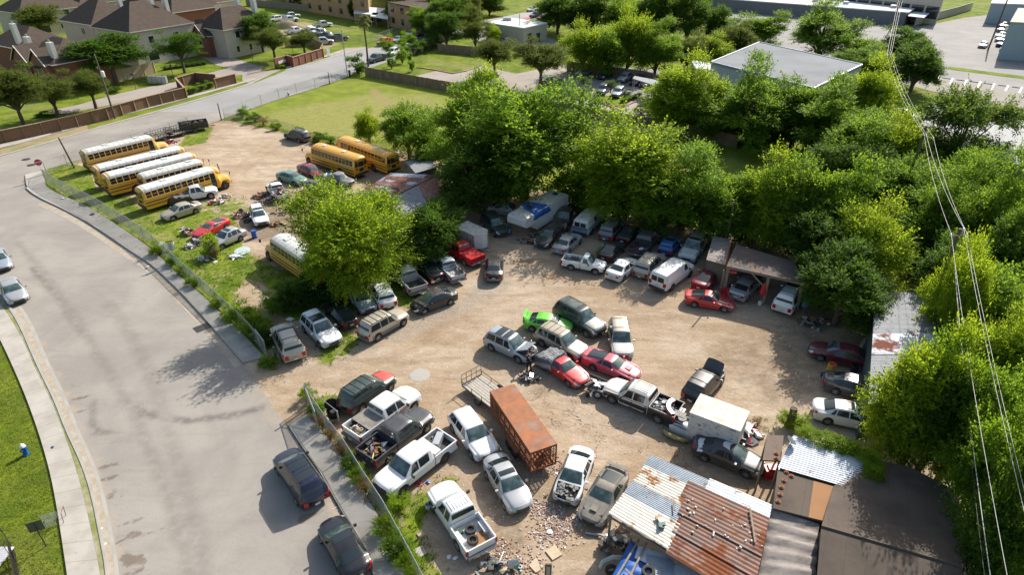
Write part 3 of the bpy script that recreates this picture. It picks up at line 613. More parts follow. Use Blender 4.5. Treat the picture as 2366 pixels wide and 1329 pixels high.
suv('suv_rounded',4.7,h=1.70,slope=.4,rack=(2.0,3.9,())); suv('suv_hood_open',4.68,h=1.72,rack=(2.0,3.9,(.12,.75)),nohood=1,engine=1,openhood=.62,sun=[(2.2,2.7),(2.85,3.5)])
suv('suv_boxy',4.8,.90,1.78,rs=2.0,belt=1.04,hoodz=1.05,rack=(2.1,4.3,(.1,.35,.6,.85)),trim=1,clad=1,tail=.1)
suv('suv_boxy_plain',4.8,.90,1.76,rs=2.0,belt=1.04,hoodz=1.04,rack=(2.3,4.0,(.1,.9)),trim=1,tail=.1)
suv('suv_large',5.2,.98,1.90,rs=2.05,cowl=1.35,belt=1.12,hoodz=1.12,rack=(2.3,4.6,(.15,.75)),tail=.1,wr=.38,sun=[(2.25,2.75)])
suv('suv_white_x',4.85,.96,1.74,rs=2.05,cowl=1.35,sun=[(2.3,3.3)],rack=(2.1,4.0,()))
suv('suv_small',4.5,.90,1.68,rs=1.85,cowl=1.12,hoodz=1.0,rack=(1.95,3.6,(.1,.85)),nohood=1,engine=1,openhood=1.35,tall=1) if False else None
suv('suv_small_open',4.5,.90,1.68,rs=1.85,cowl=1.12,hoodz=1.0,rack=(1.95,3.6,(.1,.85)),nohood=1,engine=1,openhood=1.2)
suv('crossover',4.8,.94,1.60,rs=2.05,cowl=1.25,hoodz=.98,belt=.99,tail=.2,re=4.1,wr=.36)
suv('wagon',4.65,.87,1.46,rs=1.95,cowl=1.2,hoodz=.90,belt=.92,wr=.32,tw=.6,sun=[(2.15,2.75)],rack=(2.0,4.0,()))
suv('minivan',5.15,.97,1.78,rs=1.95,cowl=.95,hoodz=1.02,belt=1.02,wr=.34,rack=(2.2,4.6,(.05,.5,.95)),sun=[(2.35,3.05),(3.2,4.1)],tail=.1,wins=[(1.45,2.15,2.0,2.2),(2.25,3.35,2.28,3.35),(3.45,4.7,3.45,4.55)],doors=[(1.15,2.18),(2.24,3.38)],ax=(.95,4.05))
suv('minivan_rack',5.0,.95,1.74,rs=1.9,cowl=.95,hoodz=1.0,belt=1.0,wr=.33,rack=(2.2,4.4,(.05,.5,.95)),tail=.1,railmat='chrome',wins=[(1.45,2.15,2.0,2.2),(2.25,3.25,2.28,3.25),(3.35,4.6,3.35,4.45)],doors=[(1.15,2.18),(2.24,3.28)],ax=(.95,3.95))
suv('retro_hatch',4.3,.86,1.58,rs=1.95,cowl=1.35,hoodz=.98,belt=.98,wr=.33,tail=.35,re=3.3,sun=[(2.15,2.6)],tw=.58,wins=[(1.7,2.3,2.02,2.32),(2.4,3.05,2.42,3.0),(3.15,3.6,3.1,3.3)],doors=[(1.45,2.33),(2.38,3.1)])
suv('hatchback',3.75,.84,1.42,rs=1.6,cowl=1.0,hoodz=.92,belt=.93,wr=.31,tw=.6,tail=.1,sun=[(1.8,2.5)],railmat='plastic',wins=[(1.35,2.3,1.65,2.3),(2.38,3.4,2.38,3.2)],doors=[(1.1,2.32)],ax=(.7,3.15))
# --- full-size vans
def van(name,side,**o):
    L=5.7; w=1.0; h=2.05
    p=dict(L=L,ax=(.95,4.38),wr=.37,cowl=1.15,rg=L-.06,roof=(1.62,L-.2),sill=.42,bumpz=.45,arch=.08,front=.12,rear=.03,crown=.07,
     top=[(0,.95),(.05,1.05),(.3,1.18),(1.15,1.34),(1.62,h-.1),(2.0,h),(L-.6,h),(L-.12,h-.05),(L,h-.22)],
     belt=[(0,.82),(.3,1.0),(1.15,1.15),(1.5,1.2),(L,1.2)],tw=[(0,.72),(.3,.8),(1.15,.88),(1.62,.80),(L-.3,.81),(L,.79)],bw=[(0,w*.84),(.1,w*.93),(.5,w*.98),(1.2,w),(L-.15,w),(L,w*.97)])
    return std(name,p,side,dict(tall=1,norearglass=1,trim=1,doors=[(1.25,2.3)],blackmirror=1,wheel='steelrim',tl=(4.2,4.21,.01),hl=(.02,.25),**o))
v1=van('cargo_van',[(1.55,2.25,1.78,2.25)]); v2=van('camper_van',[(1.55,2.25,1.78,2.25),(2.45,3.05,2.45,3.05),(3.2,3.8,3.2,3.8)])
for v in (v1,v2):
    B=v['B']; A=v['nodes'].append
    for sg in (1,-1): A(('rear_window',B.cap(1,sg*.06,sg*.66,1.22,1.72,.014,4).mesh('rear_window'),'glass')); A(('taillight',B.cap(1,sg*.80,sg*.93,.85,1.2,.016,2).mesh('taillight'),'taillamp'))
A=v2['nodes'].append
for sg in (1,-1): A(('stripe',v2['B'].patch([(1.3,sg*4.5),(5.6,sg*4.5),(5.6,sg*5.4),(1.3,sg*5.4)],20,2,.010).mesh('stripe',True),paint('stripe_blue',(.04,.10,.2)))); A(('lower_panel',v2['B'].patch([(1.3,sg*6.2),(5.6,sg*6.2),(5.6,sg*7.9),(1.3,sg*7.9)],24,2,.010).mesh('lower_panel',True),paint('panel_blue',(.16,.24,.34))))
A(('stripe',v2['B'].cap(1,-.93,.93,1.02,1.14,.018,6).mesh('stripe'),M('paint_stripe_blue'))); A(('lower_panel',v2['B'].cap(1,-.9,.9,.62,.98,.018,6).mesh('lower_panel'),M('paint_panel_blue')))
# --- pick-ups: cab and hood in one shell, an open bed behind
def pickup(name,cab='crew',w=.98,big=1.0,bedL=1.75,bedside=None,**o):
    cabx={'crew':3.75,'ext':3.3,'reg':2.75}[cab]*big; L=cabx+bedL+.06; h=1.86*big+ (0 if big==1 else -.02); c=1.3*big; rs=1.95*big
    bz=1.16*big; fl=.72*big
    p=dict(L=L,ax=(.95*big,L-1.18*big),wr=.385*big,cowl=c,rg=cabx-.05,roof=(rs,cabx-.22),sill=.40,bumpz=.42,arch=.09,front=.14,rear=.0,ws=.08,crown=.05,
     top=[(0,.92*big),(.05,1.0*big),(.3,1.08*big),(c,1.16*big),(rs,h-.07),(rs+.4,h),(cabx-.3,h-.02),(cabx-.12,h-.08),(cabx,bz+.25),(cabx+2,bz+.25)],
     belt=[(0,.82*big),(.3,.98*big),(c,1.06*big),(cabx,1.12*big),(9,1.12*big)],tw=[(0,.66*w),(.3,.74*w),(c,.84*w),(rs,.72*w),(cabx-.2,.72*w),(cabx,.80*w),(9,.8*w)],bw=[(0,w*.85),(.1,w*.93),(.45,w*.98),(1.0,w),(9,w)])
    B=Body(p); nodes=[]; A=nodes.append
    A(('cab',B.shell(0,cabx).mesh('cab',True,28),'P'))
    m=MB(); m.box((0,0,.45),(L-.5,w*2-.55,.30)); m.box((L/2-B.ax[0],0,.55),(B.wr*2,w*2-.6,.6)); A(('chassis',m.mesh('chassis'),'dark'))
    A(('hood',B.patch([(.13,-2.7),(c-.05,-2.85),(c-.05,2.85),(.13,2.7)],8,10,.009).mesh('hood',True),'H'))
    A(('windscreen',B.patch([(c+.03,-2.75),(rs-.02,-2.8),(rs-.02,2.8),(c+.03,2.75)],6,8,.008).mesh('windscreen',True),'windshield'))
    xc=L/2-cabx; m=MB(); m.add([(xc-.012,-.60*w,bz+.12),(xc-.012,.60*w,bz+.12),(xc+.075,.54*w,h-.22),(xc+.075,-.54*w,h-.22)],[(0,1,2,3)][::1]); 
    A(('rear_window',B.patch([(cabx-.125,-2.6),(cabx-.01,-2.6),(cabx-.01,2.6),(cabx-.125,2.6)],4,6,.01).mesh('rear_window',True),'glass'))
    if cab=='crew': wins=[(c+.36,c+1.12,rs+.05,c+1.14),(c+1.22,cabx-.38,c+1.24,cabx-.36)]; doors=[(c+.08,c+1.14),(c+1.2,cabx-.25)]
    elif cab=='ext': wins=[(c+.36,c+1.15,rs+.05,c+1.17),(c+1.26,cabx-.2,c+1.28,cabx-.26)]; doors=[(c+.08,c+1.18),(c+1.22,cabx-.12)]
    else: wins=[(c+.36,cabx-.2,rs+.05,cabx-.26)]; doors=[(c+.08,cabx-.12)]
    for a,b,cc,d in wins:
        for sg in (1,-1): A(('side_window',B.patch([(a,sg*3.9),(b,sg*3.9),(d,sg*3.12),(cc,sg*3.12)],5,3,.007).mesh('side_window',True),'glass'))
    for a,b in doors:
        for sg in (1,-1): A(('door',B.patch([(a,sg*4.15),(b,sg*4.15),(b,sg*7.5),(a,sg*7.5)],5,6,.006).mesh('door',True),'P'))
    # bed
    x0=L/2-cabx-.03; x1=-L/2+.04; zt=bz; axx=L/2-B.ax[1]; Ra=B.wr+B.arch
    for sg in (1,-1):
        xs=[x0]+[x for x in np.arange(x0-.15,x1+.02,-.15)]+[x1]+[axx+Ra*math.cos(math.pi*k/10) for k in range(11)]
        xs=sorted(set(round(x,4) for x in xs if x1<=x<=x0),reverse=True); m=MB(); vs=[];fs=[]
        for x in xs:
            d=abs(x-axx); zb=.46*big if d>=Ra else B.wr+math.sqrt(Ra*Ra-d*d); zb=max(zb,.46*big)
            fl_=.05*max(0,1-((x-axx)/(Ra*1.3))**2) if bedside else 0
            y=w*1.0-(.07 if bedside else 0)
            for yy,zz in ((y+fl_,zb),(y+.0+fl_*1.4,max(zb+.02,.75*big)),(y+fl_*.5,zt-.06),(y-.015,zt),(y-.09,zt),(y-.10,zt-.03),(y-.10,fl)): vs.append((x,sg*yy,zz))
        for i in range(len(xs)-1):
            for k in range(6):
                f=(i*7+k,(i+1)*7+k,(i+1)*7+k+1,i*7+k+1); fs.append(f if sg==1 else f[::-1])
        for e in (0,(len(xs)-1)*7):
            f=tuple(e+k for k in range(7)); fs.append(f if (e==0)==(sg==1) else f[::-1])
        m.add(vs,fs); A(('bed_side',m.mesh('bed_side',True,30),'D'))
    m=MB(); m.box(((x0+x1)/2,0,fl-.02),(x0-x1-.02,w*2-.2,.04)); 
    for k in range(9): m.box(((x0+x1)/2,-.7*w+k*.175*w,fl+.008),(x0-x1-.1,.07,.016))
    A(('bed_floor',m.mesh('bed_floor'),'B'))
    for sg in (1,-1): A(('wheel_well',MB().box((axx,sg*(w-.24),fl+.13),(Ra*1.7,.26,.26)).mesh('wheel_well'),'B'))
    A(('bed_front',MB().box((x0+.0,0,(fl+zt)/2),(.04,w*2-.16,zt-fl-.02)).mesh('bed_front'),'P'))
    if not o.get('notailgate'): A(('tailgate',MB().box((x1+.01,0,(fl+zt)/2-.03),(.07,w*2-.19,zt-fl+.04)).mesh('tailgate'),'D'))
    m=MB(); m.box((-L/2-.05,0,.55*big),(.2,w*1.9,.16)); m.box((-L/2-.02,0,.60*big),(.22,w*1.0,.05)); A(('bumper',m.mesh('bumper'),'T'))
    A(('bumper',B.cap(0,-B.sec(0)[1][0]*.98,B.sec(0)[1][0]*.98,.44,.66*big,.06).mesh('bumper'),'T'))
    z0=B.sec(0)[4][1]; A(('grille',B.cap(0,-.5,.5,.68*big,z0+.02,.02).mesh('grille'),o.get('grille','plastic')))
    for sg in (1,-1):
        A(('headlight',B.cap(0,sg*.53,sg*(B.sec(0)[4][0]-.0),z0-.16,z0+.0,.016,3).mesh('headlight'),'headlamp'))
        A(('headlight',B.patch([(.02,sg*4.0),(.26,sg*4.0),(.26,sg*4.9),(.02,sg*4.9)],4,3,.012).mesh('headlight'),'headlamp'))
        A(('taillight',MB().box((-L/2+.06,sg*(w-.055-(.05 if bedside else 0)),.93*big),(.14,.13,.34)).mesh('taillight'),'taillamp'))
        A(('mirror',MB().box((L/2-c-.42,sg*(w+.15),1.2*big),(.1,.22,.2)).mesh('mirror'),'plastic'))
    A(('licence_plate',MB().box((-L/2-.155,0,.57*big),(.01,.3,.14)).mesh('licence_plate'),'plate'))
    if o.get('ribs'):
        m=MB()
        for k in range(7): y=-.54*w+k*.18*w; a,b=rs+.25,cabx-.35; m.box((L/2-(a+b)/2,y,h-.005),(b-a,.035,.03))
        A(('roof_rib',m.mesh('roof_rib'),'P'))
    if o.get('clad'):
        for sg in (1,-1): A(('cladding',B.patch([(.1,sg*4.15),(cabx-.03,sg*4.15),(cabx-.03,sg*7.98),(.1,sg*7.98)],26,3,.012).mesh('cladding',True),'C'))
    if o.get('cover'):
        a=x0-.02; b=x0-(x0-x1)*o['cover']; A(('bed_cover',MB().box(((a+b)/2,0,zt+.02),(a-b,w*2-.12,.05)).mesh('bed_cover'),'V'))
    if o.get('toolbox'): A(('toolbox',MB().box((x0-.3,0,zt-.05),(.5,w*2-.18,.34)).mesh('toolbox'),'V'))
    nodes+=wheel_nodes(L,B.ax,w-.12,B.wr,.25,spokes=o.get('spokes',6),cap=o.get('wheel','rim'))
    TY[name]=dict(nodes=nodes,B=B,L=L,bed=(x0,x1,fl,zt,w)); return TY[name]
pickup('pickup_crew',bedL=1.85); pickup('pickup_crew_ribs',bedL=1.85,ribs=1); pickup('pickup_crew_cover',bedL=2.1,cover=.62); pickup('pickup_crew_two_tone',bedL=1.9,ribs=1,clad=1)
pickup('pickup_quad',bedL=1.95,toolbox=1,wheel='steelrim'); pickup('pickup_ext','ext',bedL=2.0,ribs=1); pickup('pickup_small','reg',.86,.90,1.9,bedside=1); pickup('pickup_small_ext','ext',.86,.90,1.85,bedside=1); pickup('pickup_red','ext',.93,.95,1.95,cover=1.0)
pickup('pickup_reg','reg',.97,1.0,2.2)
# ---- school bus
def bus(name,L=11.6,doghouse=True,nwin=12,roofmat='W',body='Y'):
    w=1.2; h=3.05; hx=1.55 if doghouse else .12
    if doghouse: top=[(0,1.25),(.05,1.42),(.4,1.60),(1.45,1.72),(1.75,h-.35),(2.0,h-.08),(2.4,h),(L-.5,h),(L-.12,h-.1),(L,h-.35)]; tw=[(0,.72),(.3,.78),(1.45,.86),(1.75,.95),(2.0,1.0),(L-.1,1.0),(L,.96)]; bwk=[(0,.86),(.1,.98),(.5,1.04),(1.4,1.06),(1.62,w),(L-.1,w),(L,w*.97)]
    else: top=[(0,1.5),(.05,2.2),(.18,h-.3),(.45,h-.06),(.8,h),(L-.5,h),(L-.12,h-.1),(L,h-.35)]; tw=[(0,.95),(.4,1.0),(L,.98)]; bwk=[(0,1.1),(.2,w),(L-.1,w),(L,w*.97)]
    p=dict(L=L,ax=(1.05 if doghouse else 2.1,L-3.0),wr=.5,cowl=1.5 if doghouse else .1,rg=L-.1,roof=(1.9,L-.1),sill=.5,bumpz=.55,arch=.08,front=.10,rear=.04,ws=.05,crown=.26,top=top,
      belt=[(0,1.0),(.4,1.25),(1.45,1.35),(1.7,1.72),(L,1.72)] if doghouse else [(0,1.3),(.2,1.72),(L,1.72)],tw=tw,bw=bwk)
    B=Body(p); nodes=[]; A=nodes.append
    A(('body',B.shell().mesh('body',True,28),'Y'))
    A(('underbody',MB().box((0,0,.75),(L-1.2,w*2-.7,.5)).mesh('underbody'),'dark'))
    r0=2.0 if doghouse else .35
    A(('roof',B.patch([(r0,-3.12),(L-.22,-3.12),(L-.22,3.12),(r0,3.12)],24,12,.012).mesh('roof',True),roofmat))
    m=MB()
    for k in range(nwin+1):
        x=r0+.1+(L-r0-.7)*k/nwin; pts=[B.pt(x,q)+B.nrm(x,q)*.012 for q in (-3,-2.5,-2,-1,0,1,2,2.5,3)]; m.tube(pts,.022,4)
    A(('roof_rib',m.mesh('roof_rib'),roofmat))
    for x in (L*.35,L*.72):
        A(('roof_hatch',MB().box((L/2-x,0,h+.03),(.62,.62,.07)).mesh('roof_hatch'),'P2'))
    a0=(2.05 if doghouse else 1.2); a1=L-.35; sp=(a1-a0)/nwin
    for k in range(nwin):
        for sg in (1,-1):
            if sg==-1 and k==0: 
                A(('entrance_door',B.patch([(a0+.02,sg*7.6),(a0+sp*.95,sg*7.6),(a0+sp*.95,sg*3.15),(a0+.02,sg*3.15)],2,6,.014).mesh('entrance_door'),'glass')); continue
            xa=a0+sp*k+.05; xb=a0+sp*(k+1)-.05
            A(('window',B.patch([(xa,sg*3.88),(xb,sg*3.88),(xb,sg*3.14),(xa,sg*3.14)],1,2,.012).mesh('window'),'glass'))
            m=MB(); zc=B.pt(xa,sg*3.5)+B.nrm(xa,sg*3.5)*.02; zd=B.pt(xb,sg*3.5)+B.nrm(xb,sg*3.5)*.02; m.tube([zc,zd],.018,4); A(('window_bar',m.mesh('window_bar'),'Y')) if k%1==0 else 0
    for q,wd in ((4.45,.16),(5.6,.14),(6.6,.14)):
        for sg in (1,-1): A(('rub_rail',B.patch([(a0,sg*q),(L-.05,sg*q),(L-.05,sg*(q+wd*2)),(a0,sg*(q+wd*2))],30,1,.022).mesh('rub_rail'),'plastic'))
    for q0,q1 in ((-.98,-.52),(.52,.98)): A(('rear_window',B.cap(1,q0,q1,1.75,2.35,.014,2).mesh('rear_window'),'glass'))
    A(('rear_window',B.cap(1,-.42,.42,1.72,2.35,.018,2).mesh('rear_window'),'glass')); A(('rear_window',B.cap(1,-.34,.34,1.05,1.45,.018,2).mesh('rear_window'),'glass'))
    for sg in (1,-1):
        A(('taillight',B.cap(1,sg*.62,sg*.86,1.36,1.56,.02,2).mesh('taillight'),'taillamp')); A(('warning_light',B.cap(1,sg*.6,sg*.98,2.45,2.62,.02,2).mesh('warning_light'),'plastic'))
        A(('warning_lamp',B.cap(1,sg*.66,sg*.80,2.48,2.59,.03,2).mesh('warning_lamp'),'taillamp'))
    A(('bumper',B.cap(1,-1.12,1.12,.52,.82,.06).mesh('bumper'),'plastic')); A(('bumper',B.cap(0,-.85,.85,.5,.8,.08).mesh('bumper'),'plastic'))
    if doghouse:
        A(('windscreen',B.patch([(1.56,-2.7),(1.86,-2.9),(1.86,2.9),(1.56,2.7)],3,8,.012).mesh('windscreen',True),'windshield'))
        A(('hood',B.patch([(.12,-2.8),(1.42,-2.9),(1.42,2.9),(.12,2.8)],6,10,.012).mesh('hood',True),'Y')); A(('grille',B.cap(0,-.5,.5,.85,1.25,.014).mesh('grille'),'plastic'))
    else: A(('windscreen',B.patch([(.06,-2.7),(.2,-2.9),(.2,2.9),(.06,2.7)],3,8,.012).mesh('windscreen',True),'windshield'))
    for sg in (1,-1):
        A(('headlight',B.cap(0,sg*.56,sg*.76,.95,1.15,.02,2).mesh('headlight'),'headlamp'))
        m=MB(); x=L/2-(.3 if doghouse else -.25); m.tube([(x-.2,sg*.95,1.4),(x+.05,sg*1.25,1.75),(x,sg*1.3,2.2),(x-.6,sg*1.15,2.5)],.02,5); m.box((x+.03,sg*1.3,2.05),(.05,.2,.34)); A(('mirror_arm',m.mesh('mirror_arm'),'plastic'))
    wn=wheel_nodes(L,B.ax,w-.16,.5,.28,6,'steelrim'); nodes+=wn
    TY[name]=dict(nodes=nodes,B=B,L=L); return TY[name]
bus('bus',11.0); bus('bus_short',9.5,nwin=10); bus('bus_flat',11.5,False,13)
# ---- placing
PT={}
def setmat(o,mt):
    mt=M(mt) if isinstance(mt,str) else mt
    if len(o.data.materials)==0: o.data.materials.append(None)
    o.material_slots[0].link='OBJECT'; o.material_slots[0].material=mt
LODSKIP={'licence_plate','bumper_intake','door','hood','mirror','cladding','wheel_hub','roof_rail'}
def spawn(ty,name,label,cat,loc,rz,mats,group=None,lod=0,z=0):
    T=TY[ty]; r=thing(name,label,cat,(loc[0],loc[1],z),rz,group)
    for nd in T['nodes']:
        nm,me,mk=nd[0],nd[1],nd[2]
        if lod and nm in LODSKIP: continue
        if me is None:
            wh=bpy.data.objects.new('wheel',None); COL.objects.link(wh); wh.parent=r; wh.location=nd[3]; wh.rotation_euler=(0,0,nd[4]); wh.empty_display_size=.1
            for a,b,c in nd[5]:
                if lod and a in LODSKIP: continue
                q=bpy.data.objects.new(a,b); COL.objects.link(q); q.parent=wh; setmat(q,mats.get(c,c))
            continue
        q=bpy.data.objects.new(nm,me); COL.objects.link(q); q.parent=r
        if mk in('H','C','B','T','V','D') and mk not in mats: mk={'H':'P','C':'P','B':'plastic','T':'greytrim','V':'plastic','D':'P'}[mk]
        mk=mats.get(mk,mk); setmat(q,mats.get(mk,mk))
    return r
def pose(ty,wf,wr_,side):
    "from where the front and rear tyres of one side touch the ground (photo points) to place and heading"
    T=TY[ty]; B=T['B']; a,b=G(*wf),G(*wr_); mid=(a+b)/2; d=(a-b); d.z=0; d.normalize()
    left=Vector((-d.y,d.x,0)); wy=B.g('bw',T['L']/2)-.02
    mid=mid-left*wy*(1 if side=='L' else -1)
    cx=T['L']/2-(B.ax[0]+B.ax[1])/2
    return mid-d*cx, math.atan2(d.y,d.x)
# paints
for k,c,kw in [('white',(.74,.74,.73),dict(dust=.15)),('offwhite',(.62,.60,.55),{}),('silver',(.42,.43,.44),dict(metal=.35)),('silverblue',(.34,.39,.45),dict(metal=.3)),('beige',(.45,.40,.32),dict(metal=.3)),('tan',(.36,.31,.22),{}),
 ('grey',(.16,.165,.17),dict(metal=.3)),('darkgrey',(.055,.058,.064),dict(metal=.2,dust=.12)),('dustygrey',(.12,.11,.095),dict(dust=.8,rough=.6)),('black',(.018,.018,.02),dict(dust=.18)),('blackclean',(.012,.012,.014),dict(dust=.02,rough=.22)),('navy',(.008,.010,.032),dict(dust=.02,rough=.22)),('darkblue',(.02,.03,.08),{}),
 ('red',(.50,.015,.02),dict(dust=.12)),('darkred',(.22,.012,.022),dict(dust=.1)),('maroon',(.09,.008,.018),dict(dust=.1)),('fadedred',(.50,.05,.045),dict(dust=.25)),('coral',(.52,.06,.10),{}),('green',(.12,.52,.03),dict(dust=.12)),('darkgreen',(.02,.045,.042),dict(dust=.15)),
 ('teal',(.08,.20,.17),dict(dust=.35)),('blue',(.01,.10,.33),{}),('purplegrey',(.15,.14,.19),dict(dust=.5)),('yellow',(.72,.36,.02),dict(dust=.22)),('busroof',(.66,.70,.70),dict(dust=.35)),('oldwhite',(.6,.6,.57),dict(dust=.5))]: paint(k,c,**kw)
def P(k,**o):
    d={'P':'paint_'+k}; d.update(o); return d
paint('yellowfade',(.66,.37,.06),dust=.5); paint('roofgrime',(.62,.63,.60),dust=.5,dc=(.36,.32,.25))
YF=P('yellow',Y='paint_yellowfade',W='paint_roofgrime',P2='paint_oldwhite')
YB=P('yellow',Y='paint_yellow',W='paint_busroof',P2='paint_oldwhite')
YY=P('yellow',Y='paint_yellow',W='paint_yellow',P2='paint_oldwhite')
